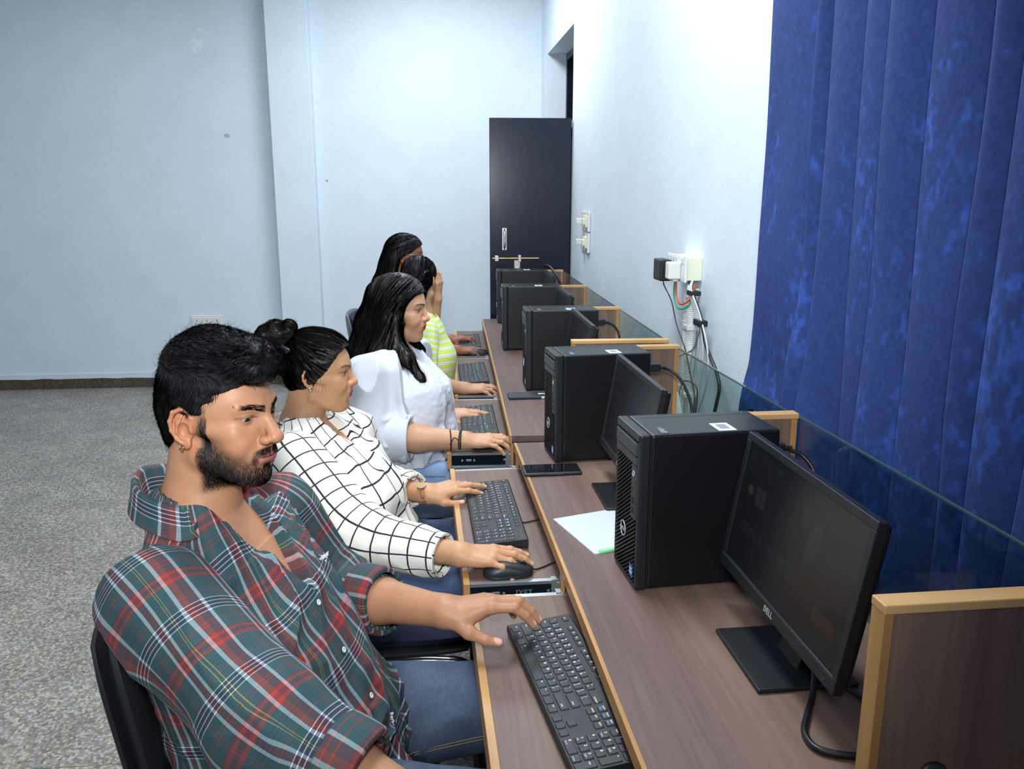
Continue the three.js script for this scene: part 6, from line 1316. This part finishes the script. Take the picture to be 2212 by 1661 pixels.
  const bfl = (p, n) => [-(p[1] - b0[1]) - 0.2 * n[1], (p[0] - b0[0] - 0.01), 0.01 + 0.02 * n[2]];
  P.mesh('hair_bun', [clean(bg), clean(strands(bf, sampleVerts(bg, 2600, 41), bfl, { seed: 9, len: 0.04, r: 0.0004, steps: 5, lift: 0.0012, jitter: 0.004, start: -0.0003, wild: 0.05 }))], matHairBrown, hair);
  P.mesh('hair_clip', [tube([[b0[0] + 0.02, b0[1] - 0.03, b0[2] + 0.036], [b0[0] + 0.03, b0[1] - 0.036, b0[2] + 0.046], [b0[0] + 0.045, b0[1] - 0.044, b0[2] + 0.05], [b0[0] + 0.056, b0[1] - 0.06, b0[2] + 0.052]], 0.005, 20, 8), bx(b0[0] + 0.03, b0[1] - 0.05, b0[2] + 0.044, b0[0] + 0.062, b0[1] - 0.036, b0[2] + 0.052, 0.003)].map(clean), matRubber, hair);
  { const e = H.toWorld([-0.006, -0.025, 0.084]); P.mesh('earring', xf(new THREE.TorusGeometry(0.0042, 0.0016, 8, 18), e, [0, 0.3, 0]), std(S3(200, 204, 206), 0.2, { metalness: 1 })); }
  const T = makeTop(P, {
    name: 'blouse', mat, unit: 0.046, turns: 24, fwd, lat, nb: [-0.420, 0.893, -2.213], sh: 0.070, hem: 0.44, cell: 0.0058, lo: [-0.62, 0.43, -2.55], hi: [-0.04, 0.96, -1.9],
    inf: [[0.02, 0.02], [0.022, 0.028], [0.022, 0.03], [0.018, 0.024], [0.014, 0.016], [0.010, 0.010]],
    extra: S => { S.el([-0.24, 0.71, -2.15], [0.085, 0.085, 0.10], 0.05).el([-0.22, 0.56, -2.19], [0.11, 0.09, 0.15], 0.05); },
    vHalf: 0.030, vDepth: 0.085, holeR: 0.060,
    fold: (x, y, z) => crease(x, y, z, unit([0.45, -0.85, 0.2]), 5, 20, 0.0075) + crease(x, y, z, unit([0.2, -0.9, 0.1]), 4, 34, 0.003) * sstep(0.78, 0.84, y),
    sleeveR: { r: [0.082, 0.074, 0.050], end: 0.9, q: [-0.034, 0.700, -1.772], seed: 0.2, soft: 0.005 }, sleeveL: { r: [0.074, 0.066, 0.044], end: 0.85, q: [-0.118, 0.690, -2.243], seed: 0.55 },
  });
  for (const s of ['R', 'L']) { const e = T.ends[s], g = new THREE.LatheGeometry([[e.r - 0.006, -0.055], [e.r + 0.003, -0.058], [e.r + 0.002, -0.02], [e.r + 0.0015, 0.001], [e.r - 0.001, 0.003], [e.r - 0.005, 0.0]].map(q => new THREE.Vector2(...q)), 48), uv = g.attributes.uv; for (let i = 0; i < uv.count; i++) uv.setXY(i, uv.getX(i) * 7, uv.getY(i) * 1.2 + 0.2); g.applyQuaternion(new THREE.Quaternion().setFromUnitVectors(V(0, 1, 0), V(...e.dF))); g.translate(...e.q); P.mesh('cuff', g, mat, T.M); }
  const prof = (a) => { const k = Math.abs(a) / 2.6, h = mix(0.030, 0.006, k * k), r = mix(0.062, 0.066, k); return [[r - 0.002, h - 0.032], [r - 0.004, h], [r - 0.001, h + 0.0025], [r + 0.002, h], [r + 0.006, h - 0.034]]; };
  P.mesh('collar_band', collarGeo([-0.424, 0.893, -2.213], [-2.6, 2.6], lat, fwd, unit([-0.15, 1, 0]), prof, 1 / 0.046), mat, T.M);
  makeLegs(P, 'jeans', phys(0xffffff, 0.85, { map: texDenim, color: S3(196, 206, 236) }), [0.102, 0.074, 0.058], [-0.34, 0.45, -2.19], [0.15, 0.10, 0.17]);
  // watch with a tan strap on the left wrist
  { const fr = P.hands.L.fr, g = new THREE.TorusGeometry(0.0305, 0.002, 8, 40); g.scale(1, 0.93, 4.6); g.rotateY(Math.PI / 2); g.translate(-0.012, 0.0, 0); g.applyMatrix4(fr.m);
    const w = P.mesh('watch', g, phys(S3(150, 88, 50), 0.5));
    const cs = cyl(0.015, 0.015, 0.007, 28, [-0.012, 0.0305, 0]); cs.applyMatrix4(fr.m); P.mesh('watch_case', cs, matBrass, w);
    const bk = bx(-0.022, -0.012, 0.0300, -0.002, 0.002, 0.0335, 0.001); bk.applyMatrix4(fr.m); P.mesh('buckle', bk, matBrass, w); }
}
// ---------------------------------------------------------------- woman in the white shirt with long hair
const matWhiteCloth = phys(S3(202, 207, 214), 0.8, { sheen: 0.2, sheenRoughness: 0.5, sheenColor: C3(0.3, 0.3, 0.32), side: THREE.DoubleSide });
{
  const yaw = 0.18, lat = latOf(yaw), fwd = [Math.cos(yaw), 0, Math.sin(yaw)];
  const c = {
    label: 'woman with long dark hair in a loose white shirt and light blue jeans', at: [-0.2, 0, -2.9],
    skin: lin(194, 148, 116), lip: lin(160, 66, 56), browW: 0.8, browK: 0.4, build: 0.95, neck: 0.050, chestDrop: 0.2,
    head: { pos: [-0.194, 1.109, -2.912], yaw: 0.235, pitch: -0.14, roll: 0.015, s: 0.92, cell: 0.0028, face: { brow: 0.8, jaw: 0.98, nose: 0.98, lips: 1.15, cheek: 1.15, ear: 0.95, soft: 0.5 } },
    look: [1, -0.2, 0.15],
    torso: [
      { c: [-0.24, 0.44, -2.90], w: 0.18, d: 0.135, l: latOf(0.05) }, { c: [-0.205, 0.58, -2.90], w: 0.17, d: 0.14, l: latOf(0.08) }, { c: [-0.195, 0.70, -2.905], w: 0.165, d: 0.135, l: latOf(0.12) },
      { c: [-0.195, 0.82, -2.91], w: 0.165, d: 0.13, l: lat }, { c: [-0.215, 0.915, -2.92], w: 0.125, d: 0.088, l: lat }, { c: [-0.222, 0.975, -2.92], w: 0.062, d: 0.055, l: lat }],
    neckBase: [-0.226, 0.965, -2.92],
    armR: [[-0.27, 0.915, -2.755], [-0.255, 0.715, -2.70], [0.024, 0.716, -2.64]], armL: [[-0.165, 0.915, -3.09], [-0.17, 0.72, -3.12], [-0.04, 0.70, -3.045]],
    legR: [[-0.22, 0.50, -2.78], [0.20, 0.51, -2.72], [0.18, 0.08, -2.72]], legL: [[-0.22, 0.50, -3.02], [0.20, 0.51, -3.02], [0.18, 0.08, -3.02]],
    handR: { dir: [0.97, -0.02, 0.04], up: [0.05, 1, 0.14], s: 0.98, from: 0.1, r0: 0.048, r1: 0.029, cell: 0.0028, pose: { f: [[0.06, 0.05, 0.36, 0.35], [0.0, 0.08, 0.38, 0.35], [-0.08, 0.12, 0.45, 0.35], [-0.2, 0.16, 0.42, 0.35]], thumb: { d1: [0.7, -0.4, 0.6], d2: [0.9, -0.3, 0.25], d3: [0.95, -0.25, 0.1] } } },
    handL: { dir: [0.96, 0.02, 0.0], up: [0.0, 1, 0.2], s: 0.92, from: 0.2, r0: 0.040, r1: 0.027, cell: 0.0028, pose: { f: [[0.0, 0.12, 0.12, 0.12], [-0.05, 0.06, 0.12, 0.12], [-0.12, 0.12, 0.2, 0.2], [-0.2, 0.2, 0.3, 0.2]], thumb: { d1: [0.72, -0.32, 0.58], d2: [0.92, -0.25, 0.25], d3: [0.97, -0.15, 0.1] } }, nail: lin(232, 196, 190) },
  };
  const P = person(c), H = P.H, W = H.toWorld;
  faceHair(P, 'eyebrow', 300, q => { const az = Math.abs(q[2]), bt = clamp((az - 0.011) / 0.038, 0, 1), y0 = 0.0435 + 0.0075 * Math.sin(bt * 2.3) - 0.004 * bt; return q[0] > 0.055 && az > 0.009 && az < 0.05 && Math.abs(q[1] - y0) < mix(0.0038, 0.0016, bt) ? 1 : 0; }, q => [-0.3, 0.2, Math.sign(q[2])], { seed: 14, len: 0.007, r: 0.00026, steps: 2, lift: 0.0006, jitter: 0.3 });
  const HH = new Field();
  HH.el(W([-0.014, 0.052, 0]), [0.0945, 0.085, 0.077], 0.01).el(W([0.018, 0.062, 0]), [0.066, 0.066, 0.068], 0.03);
  // back fall, over the far shoulder blade and down
  HH.chain([W([-0.045, 0.03, 0.0]), W([-0.075, -0.07, 0.0]), [-0.315, 0.95, -2.93], [-0.375, 0.86, -2.94], [-0.41, 0.775, -2.95]], [0.08, 0.074, 0.066, 0.052, 0.022], 0.05);
  HH.chain([W([-0.02, 0.05, 0.05]), W([-0.012, -0.03, 0.072]), W([-0.010, -0.09, 0.078]), [-0.255, 0.975, -2.825], [-0.30, 0.90, -2.80]], [0.035, 0.032, 0.034, 0.04, 0.02], 0.03);
  // front lock over the near collarbone
  HH.chain([W([0.02, 0.06, 0.056]), W([0.022, -0.01, 0.073]), W([0.014, -0.085, 0.072]), [-0.165, 0.965, -2.80], [-0.120, 0.900, -2.775], [-0.095, 0.862, -2.77]], [0.022, 0.020, 0.022, 0.023, 0.013, 0.003], 0.02);
  HH.chain([W([0.02, 0.06, -0.056]), W([0.022, -0.01, -0.072]), W([0.01, -0.09, -0.075]), [-0.13, 0.95, -3.02]], [0.022, 0.022, 0.026, 0.02], 0.02);
  const hl = hairlineOf([[-0.2, 0.03], [-0.1, 0.034], [-0.03, 0.036], [0.03, 0.042], [0.06, 0.054], [0.08, 0.072], [0.095, 0.098], [0.11, 0.13], [0.2, 0.2]]);
  const part = (x, y, z) => { const q = H.toLocal(x, y, z); return q[1] > 0.09 ? 0.003 * Math.exp(-(((q[2] - 0.006) / 0.005) ** 2)) : 0; };
  const F = (x, y, z) => { const q = H.toLocal(x, y, z); let d = HH.ev(x, y, z); if (d > 0.03) return d; d += 0.0022 * noise3(q[0] * 50, q[1] * 8, q[2] * 50) + 0.0010 * noise3(q[0] * 160, q[1] * 20, q[2] * 160) + part(x, y, z); const face = Math.abs(q[2]) < 0.066 || q[1] > -0.02 ? hl(q) : -1; return smax(d, Math.min(face, q[1] > -0.13 ? 9 : -1) * 0.8, 0.006); };
  const hg = nets(F, [-0.48, 0.74, -3.06], [-0.04, 1.26, -2.73], 0.004);
  const flow = (p, n, t) => { const q = H.toLocal(...p); if (q[1] > 0.02) { const out = Math.sign(q[2] - 0.006) || 1; return dirOf(H, unit([-0.35, -0.55 - 4 * Math.max(0, 0.09 - q[1]), out * clamp((q[1] - 0.02) * 12, 0, 1)])); } return p[0] > -0.2 ? [0.22, -1, 0.1] : [-0.42, -1, 0.02]; };
  const st = sampleVerts(hg, 5200, 51), st2 = sampleVerts(hg, 1300, 52, p => H.toLocal(...p)[1] < -0.12);
  P.mesh('hair', [clean(hg), clean(strands(F, st, flow, { seed: 16, len: 0.16, r: 0.0006, steps: 9, lift: 0.0020, jitter: 0.10, start: -0.0004, wild: 0.02 })), clean(strands(F, st2, flow, { seed: 17, len: 0.11, r: 0.0006, steps: 5, hug: false, jitter: 0.16, taper: 1 }))], matHairBrown);
  const T = makeTop(P, {
    mat: matWhiteCloth, unit: 0.2, turns: 5, fwd, lat, nb: [-0.220, 0.972, -2.92], sh: 0.062, hem: 0.60, cell: 0.0065, lo: [-0.44, 0.59, -3.2], hi: [0.06, 1.04, -2.62],
    inf: [[0.02, 0.02], [0.03, 0.035], [0.035, 0.045], [0.028, 0.035], [0.018, 0.02], [0.012, 0.012]],
    extra: S => { S.el([-0.120, 0.80, -2.87], [0.080, 0.085, 0.115], 0.05).el([-0.115, 0.69, -2.90], [0.085, 0.065, 0.13], 0.04); },
    vHalf: 0.03, vDepth: 0.1, holeR: 0.062,
    fold: (x, y, z) => crease(x, y, z, unit([0.3, -0.9, 0.25]), 4, 14, 0.016) + crease(x, y, z, unit([0.9, 0.3, 0.1]), 5, 20, 0.012) * sstep(0.78, 0.68, y) + 0.0016 * noise3(x * 80, y * 80, z * 80),
    sleeveR: { r: [0.088, 0.082, 0.062], end: 0.36, seed: 0.2, soft: 0.02, wr: 2.4, cuff: 0.075 }, sleeveL: { r: [0.08, 0.07, 0.055], end: 0.3, seed: 0.5, soft: 0.006, cuff: 0.06 },
  });
  const prof = (a) => { const k = Math.abs(a) / 2.4, f = sstep(0.5, 1, k), leaf = mix(0.042, 0.065, f), h = mix(0.05, 0.02, k), r = 0.068; return [[r - 0.003, h - 0.04], [r - 0.002, h], [r + 0.004, h + 0.002], [r + 0.012 + 0.01 * f, h - leaf * 0.5], [r + 0.022 + 0.02 * f, h - leaf], [r + 0.018 + 0.02 * f, h - leaf]]; };
  P.mesh('collar', collarGeo([-0.226, 0.962, -2.92], [-2.4, 2.4], lat, fwd, unit([-0.08, 1, 0]), prof), matWhiteCloth, T.M);
  const J = makeLegs(P, 'jeans', matDenimLight, [0.112, 0.080, 0.062], [-0.215, 0.53, -2.90], [0.165, 0.145, 0.20], { top: 0.655, cell: 0.008 });
  // pocket seam, waistband seam
  { const on = (p) => { const q = [...p]; for (let i = 0; i < 12; i++) { const d = J.f(...q), e = 0.002, g = unit([J.f(q[0] + e, q[1], q[2]) - d, J.f(q[0], q[1] + e, q[2]) - d, J.f(q[0], q[1], q[2] + e) - d]); for (let k = 0; k < 3; k++) q[k] -= g[k] * (d - 0.0006); } return q; };
    const seam = (pts) => tube(pts.map(on), 0.0016, 40, 6), dk = phys(S3(74, 100, 140), 0.8);
    P.mesh('seam', [seam([[-0.27, 0.64, -2.70], [-0.235, 0.60, -2.68], [-0.20, 0.55, -2.67], [-0.165, 0.51, -2.66]]), seam([[-0.165, 0.51, -2.66], [-0.05, 0.53, -2.64], [0.05, 0.54, -2.64]]), seam([[-0.22, 0.615, -2.68], [-0.17, 0.60, -2.67], [-0.10, 0.585, -2.67], [-0.04, 0.578, -2.68]])].map(clean), dk, J.M); }
  // black thread bracelets and a thin ring on the right hand
  { const fr = P.hands.R.fr, ring = (x, r, tl) => { const g = new THREE.TorusGeometry(r, 0.0023, 8, 44); g.scale(1, 0.97, 1); g.rotateY(Math.PI / 2 + tl); g.translate(x, 0.001, 0); g.applyMatrix4(fr.m); return clean(g); };
    P.mesh('bracelet', [ring(-0.045, 0.0345, 0.12), ring(-0.012, 0.0335, -0.1), ring(-0.008, 0.0335, -0.04), clean(tube([[-0.045, -0.004, 0.030], [-0.03, 0.02, 0.027], [-0.016, 0.013, 0.030]].map(p => fr.toWorld([p[0], p[1], p[2]])), 0.0018, 16, 6))], matRubber);
    const rg = new THREE.TorusGeometry(0.0098, 0.0009, 8, 28); rg.rotateY(Math.PI / 2); rg.translate(0.106, 0.003, 0.0145); rg.applyMatrix4(fr.m); P.mesh('ring', rg, matSteel); }
}
// ---------------------------------------------------------------- woman in the lime striped top, turned away with a hand at her face
{
  const texStripe = dataTex(256, 512, (u, v, x, y) => { const b = (v * 4) % 1, z = 0.06 * Math.sin(u * 6.2832 * 8), e = (b + z + 1) % 1, n = (hash3(x, y, 9) - 0.5) * 10; const dots = Math.sin(u * 6.2832 * 16) > 0.2 && Math.abs(e - 0.27) < 0.05; return e < 0.54 ? (dots ? [232 + n, 238 + n, 214 + n] : [204 + n, 222 + n, 66 + n]) : (Math.abs(e - 0.77) < 0.06 && Math.sin(u * 6.2832 * 20) > 0 ? [176 + n, 196 + n, 196 + n] : [222 + n, 230 + n, 226 + n]); });
  const mat = phys(0xffffff, 0.8, { map: texStripe, side: THREE.DoubleSide });
  const yaw = 0.0, lat = latOf(yaw), fwd = [1, 0, 0];
  const c = {
    label: 'woman in a lime and white striped top resting her head on her hand', at: [-0.16, 0, -3.65],
    skin: lin(186, 142, 112), lip: lin(160, 90, 80), build: 0.9, neck: 0.048, chestDrop: 0.18,
    head: { pos: [-0.150, 1.128, -3.66], yaw: -1.25, pitch: -0.12, roll: -0.1, s: 0.88, cell: 0.004, face: { brow: 0.8, ear: 0.9, soft: 0.4 } },
    torso: [
      { c: [-0.20, 0.44, -3.65], w: 0.17, d: 0.13, l: lat }, { c: [-0.16, 0.58, -3.65], w: 0.155, d: 0.125, l: lat }, { c: [-0.145, 0.70, -3.65], w: 0.15, d: 0.12, l: lat },
      { c: [-0.135, 0.82, -3.65], w: 0.155, d: 0.118, l: lat }, { c: [-0.14, 0.92, -3.66], w: 0.13, d: 0.08, l: lat }, { c: [-0.145, 0.985, -3.66], w: 0.058, d: 0.052, l: lat }],
    neckBase: [-0.146, 0.98, -3.66],
    armR: [[-0.14, 0.925, -3.50], [-0.135, 0.735, -3.435], [0.036, 0.702, -3.47]], armL: [[-0.125, 0.925, -3.815], [-0.115, 0.84, -3.84], [-0.088, 1.02, -3.80]],
    legR: [[-0.19, 0.49, -3.54], [0.22, 0.50, -3.52], [0.2, 0.08, -3.52]], legL: [[-0.19, 0.49, -3.76], [0.22, 0.50, -3.78], [0.2, 0.08, -3.78]],
    handR: { dir: [0.95, -0.02, 0.02], up: [0.04, 1, 0.12], s: 0.92, from: 0.1, r0: 0.038, r1: 0.025, cell: 0.0034, pose: { f: [[0.08, 0.1, 0.3, 0.3], [0.0, 0.12, 0.34, 0.3], [-0.1, 0.2, 0.4, 0.3], [-0.24, 0.25, 0.4, 0.3]], thumb: { d1: [0.7, -0.4, 0.6], d2: [0.9, -0.3, 0.25], d3: [0.95, -0.25, 0.1] } } },
    handL: { at: [-0.082, 1.045, -3.79], dir: [0.10, 0.95, 0.08], up: [0.9, -0.05, 0.5], s: 0.9, from: 0, r0: 0.036, r1: 0.025, cell: 0.0034, pose: { f: [[0.02, 0.35, 0.5, 0.4], [-0.02, 0.35, 0.5, 0.4], [-0.06, 0.4, 0.55, 0.4], [-0.12, 0.45, 0.6, 0.4]] } },
  };
  const P = person(c), H = P.H;
  const HH = new Field(); HH.el([-0.014, 0.052, 0], [0.1035, 0.0915, 0.083], 0.01).el([0.03, 0.07, 0], [0.062, 0.06, 0.07], 0.03).el([-0.06, 0.0, 0], [0.052, 0.08, 0.066], 0.03).el([-0.105, -0.012, 0.01], [0.03, 0.034, 0.036], 0.012).el([-0.075, -0.06, 0.0], [0.034, 0.05, 0.05], 0.02);
  const hl = hairlineOf([[-0.11, -0.046], [-0.062, -0.034], [-0.03, -0.018], [0.0, 0.012], [0.03, 0.040], [0.06, 0.056], [0.085, 0.086], [0.1, 0.12], [0.2, 0.2]]);
  const F = (x, y, z) => { const q = H.toLocal(x, y, z); return smax(HH.ev(...q) + 0.0014 * noise3(q[0] * 40, q[1] * 90, q[2] * 90), Math.max(hl(q), -0.105 - q[1]) * 0.8, 0.008) * H.s; };
  const hp = c.head.pos, hg = nets(F, [hp[0] - 0.17, hp[1] - 0.13, hp[2] - 0.16], [hp[0] + 0.17, hp[1] + 0.16, hp[2] + 0.16], 0.004);
  const hair = P.mesh('hair', [clean(hg), clean(strands(F, sampleVerts(hg, 2400, 61), (p) => { const q = H.toLocal(...p); return dirOf(H, unit([-0.11 - q[0], -0.012 - q[1], 0.01 - q[2]])); }, { seed: 26, len: 0.05, r: 0.0006, steps: 5, lift: 0.0018, jitter: 0.1, start: -0.0003, wild: 0.03 }))], matHair);
  { const e = H.toWorld([-0.098, 0.04, 0.055]), n = H.toWorld([-0.088, 0.055, 0.062]); P.mesh('hair_clip', [clean(tube([e, lerp3(e, n, 0.5).map((v, i) => v + [0.006, 0.004, 0.006][i]), n, [n[0] + 0.02, n[1] + 0.006, n[2] + 0.004]], 0.005, 14, 8))], phys(S3(16, 16, 18), 0.12, { clearcoat: 1 }), hair); }
  const T = makeTop(P, {
    name: 'striped_top', mat, unit: 0.10, turns: 6, fwd, lat, nb: [-0.143, 0.985, -3.66], sh: 0.068, hem: 0.46, cell: 0.0075, lo: [-0.40, 0.45, -3.98], hi: [0.06, 1.04, -3.36],
    inf: [[0.02, 0.02], [0.02, 0.022], [0.02, 0.02], [0.014, 0.014], [0.012, 0.012], [0.008, 0.008]],
    extra: S => { S.el([-0.075, 0.80, -3.62], [0.065, 0.075, 0.10], 0.05).el([-0.10, 0.52, -3.6], [0.14, 0.07, 0.14], 0.05); },
    holeR: 0.056, vHalf: 0, vDepth: 0, fold: (x, y, z) => crease(x, y, z, unit([0.3, -0.9, 0.2]), 4, 15, 0.004),
    sleeveR: { r: [0.074, 0.064, 0.054], end: 0.22, seed: 0.2, cell: 0.0065, turns: 3 }, sleeveL: { r: [0.070, 0.06, 0.05], end: 0.15, seed: 0.5, cell: 0.0075, turns: 3 },
  });
  makeLegs(P, 'trousers', phys(S3(34, 38, 52), 0.8), [0.10, 0.072, 0.056], [-0.19, 0.48, -3.65], [0.14, 0.10, 0.17], { cell: 0.014 });
}
// ---------------------------------------------------------------- farthest woman, long black hair and glasses
{
  const yaw = 0.02, lat = latOf(yaw), fwd = [1, 0, 0];
  const c = {
    label: 'farthest woman, long straight black hair and thin glasses, seated by the door', at: [-0.27, 0, -4.55],
    skin: lin(142, 92, 66), lip: lin(120, 66, 58), browW: 1, browK: 0.6, build: 0.92, neck: 0.048, chestDrop: 0.15,
    head: { pos: [-0.258, 1.183, -4.55], yaw: 0.05, pitch: -0.12, s: 0.88, cell: 0.004, face: { brow: 0.9, ear: 1.0, soft: 0.2 } },
    torso: [
      { c: [-0.30, 0.44, -4.55], w: 0.17, d: 0.13, l: lat }, { c: [-0.27, 0.60, -4.55], w: 0.155, d: 0.12, l: lat }, { c: [-0.27, 0.74, -4.55], w: 0.155, d: 0.115, l: lat },
      { c: [-0.275, 0.87, -4.55], w: 0.155, d: 0.11, l: lat }, { c: [-0.285, 0.97, -4.55], w: 0.13, d: 0.08, l: lat }, { c: [-0.29, 1.035, -4.55], w: 0.058, d: 0.052, l: lat }],
    neckBase: [-0.29, 1.03, -4.55],
    armR: [[-0.285, 0.97, -4.39], [-0.19, 0.74, -4.36], [0.012, 0.705, -4.365]], armL: [[-0.285, 0.97, -4.71], [-0.19, 0.76, -4.72], [-0.03, 0.715, -4.66]],
    legR: [[-0.29, 0.49, -4.44], [0.18, 0.50, -4.42], [0.16, 0.08, -4.42]], legL: [[-0.29, 0.49, -4.66], [0.18, 0.50, -4.68], [0.16, 0.08, -4.68]],
    handR: { dir: [0.96, -0.02, 0.02], up: [0.04, 1, 0.1], s: 0.92, from: 0.1, r0: 0.038, r1: 0.025, cell: 0.0038, pose: { f: [[0.06, 0.1, 0.3, 0.3], [0, 0.12, 0.34, 0.3], [-0.08, 0.2, 0.4, 0.3], [-0.2, 0.25, 0.4, 0.3]] }, nail: lin(170, 120, 100) },
    handL: { dir: [0.95, 0.05, 0.02], up: [0.0, 1, 0.15], s: 0.9, from: 0.2, r0: 0.038, r1: 0.025, cell: 0.0038, pose: { f: [[0.0, 0.2, 0.5, 0.4], [-0.04, 0.15, 0.5, 0.4], [-0.1, 0.2, 0.55, 0.4], [-0.2, 0.3, 0.55, 0.4]], thumb: { d1: [0.72, -0.45, 0.5], d2: [0.9, -0.35, 0.15], d3: [0.95, -0.2, 0.05] } }, nail: lin(176, 126, 106) },
  };
  const P = person(c), H = P.H, W = H.toWorld;
  const HH = new Field(); HH.el(W([-0.014, 0.052, 0]), [0.091, 0.082, 0.074], 0.01).el(W([0.03, 0.066, 0]), [0.056, 0.058, 0.062], 0.03);
  HH.chain([W([-0.045, 0.03, 0]), W([-0.065, -0.06, 0]), [-0.375, 1.02, -4.55], [-0.40, 0.90, -4.55], [-0.41, 0.74, -4.55]], [0.078, 0.074, 0.068, 0.062, 0.04], 0.05);
  HH.chain([W([-0.03, 0.06, 0.05]), W([-0.055, -0.02, 0.066]), W([-0.065, -0.10, 0.068]), [-0.355, 0.96, -4.47]], [0.034, 0.03, 0.03, 0.025], 0.03);
  const hl = hairlineOf([[-0.2, -0.035], [-0.05, -0.034], [-0.02, -0.028], [0.015, -0.012], [0.035, 0.030], [0.055, 0.050], [0.08, 0.074], [0.095, 0.1], [0.2, 0.2]]);
  const F = (x, y, z) => { const q = H.toLocal(x, y, z); const d = HH.ev(x, y, z); if (d > 0.03) return d; return smax(d + 0.0016 * noise3(q[0] * 60, q[1] * 8, q[2] * 60), hl(q) * 0.8, 0.006); };
  const hg = nets(F, [-0.50, 0.69, -4.66], [-0.14, 1.34, -4.42], 0.0055);
  P.mesh('hair', [clean(hg), clean(strands(F, sampleVerts(hg, 2200, 71), (p) => { const q = H.toLocal(...p); return q[1] > 0.05 ? dirOf(H, [-0.7, -0.3, Math.sign(q[2]) * 0.3]) : [-0.15, -1, 0]; }, { seed: 36, len: 0.14, r: 0.0008, steps: 6, lift: 0.0016, jitter: 0.06, start: -0.0004, wild: 0.01 }))], matHair);
  const gl = (s) => { const g = new THREE.TorusGeometry(0.0215, 0.0011, 6, 28); g.scale(1, 0.85, 1); g.rotateY(Math.PI / 2 - s * 0.18); g.translate(0.1, 0.022, s * 0.033); g.applyMatrix4(H.m); return clean(g); };
  P.mesh('glasses', [gl(1), gl(-1), clean(tube([W([0.102, 0.026, 0.012]), W([0.106, 0.028, 0]), W([0.102, 0.026, -0.012])], 0.001, 8, 6)), clean(tube([W([0.092, 0.028, 0.053]), W([0.06, 0.029, 0.071]), W([0.01, 0.026, 0.078])], 0.0011, 12, 6))], matSteel);
  { const e = W([-0.006, -0.027, 0.084]); P.mesh('earring', xf(new THREE.SphereGeometry(0.004, 10, 8), e), matBrass); }
  makeTop(P, {
    name: 'top', mat: phys(S3(196, 190, 204), 0.8, { side: THREE.DoubleSide }), unit: 0.2, turns: 4, fwd, lat, nb: [-0.287, 1.035, -4.55], sh: 0.07, hem: 0.46, cell: 0.011, lo: [-0.50, 0.45, -4.82], hi: [-0.05, 1.08, -4.28],
    inf: [[0.02, 0.02], [0.02, 0.02], [0.016, 0.016], [0.014, 0.014], [0.012, 0.012], [0.008, 0.008]], holeR: 0.056, vHalf: 0, vDepth: 0, fold: (x, y, z) => crease(x, y, z, unit([0.3, -0.9, 0.2]), 4, 15, 0.004),
    sleeveR: { r: [0.074, 0.06, 0.045], end: 0.55, seed: 0.2, cell: 0.01, turns: 3 }, sleeveL: { r: [0.07, 0.058, 0.045], end: 0.5, seed: 0.5, cell: 0.01, turns: 3 },
  });
  makeLegs(P, 'trousers', phys(S3(40, 44, 60), 0.8), [0.10, 0.072, 0.056], [-0.29, 0.48, -4.55], [0.14, 0.10, 0.17], { cell: 0.016 });
}
renderer.render(scene, camera);
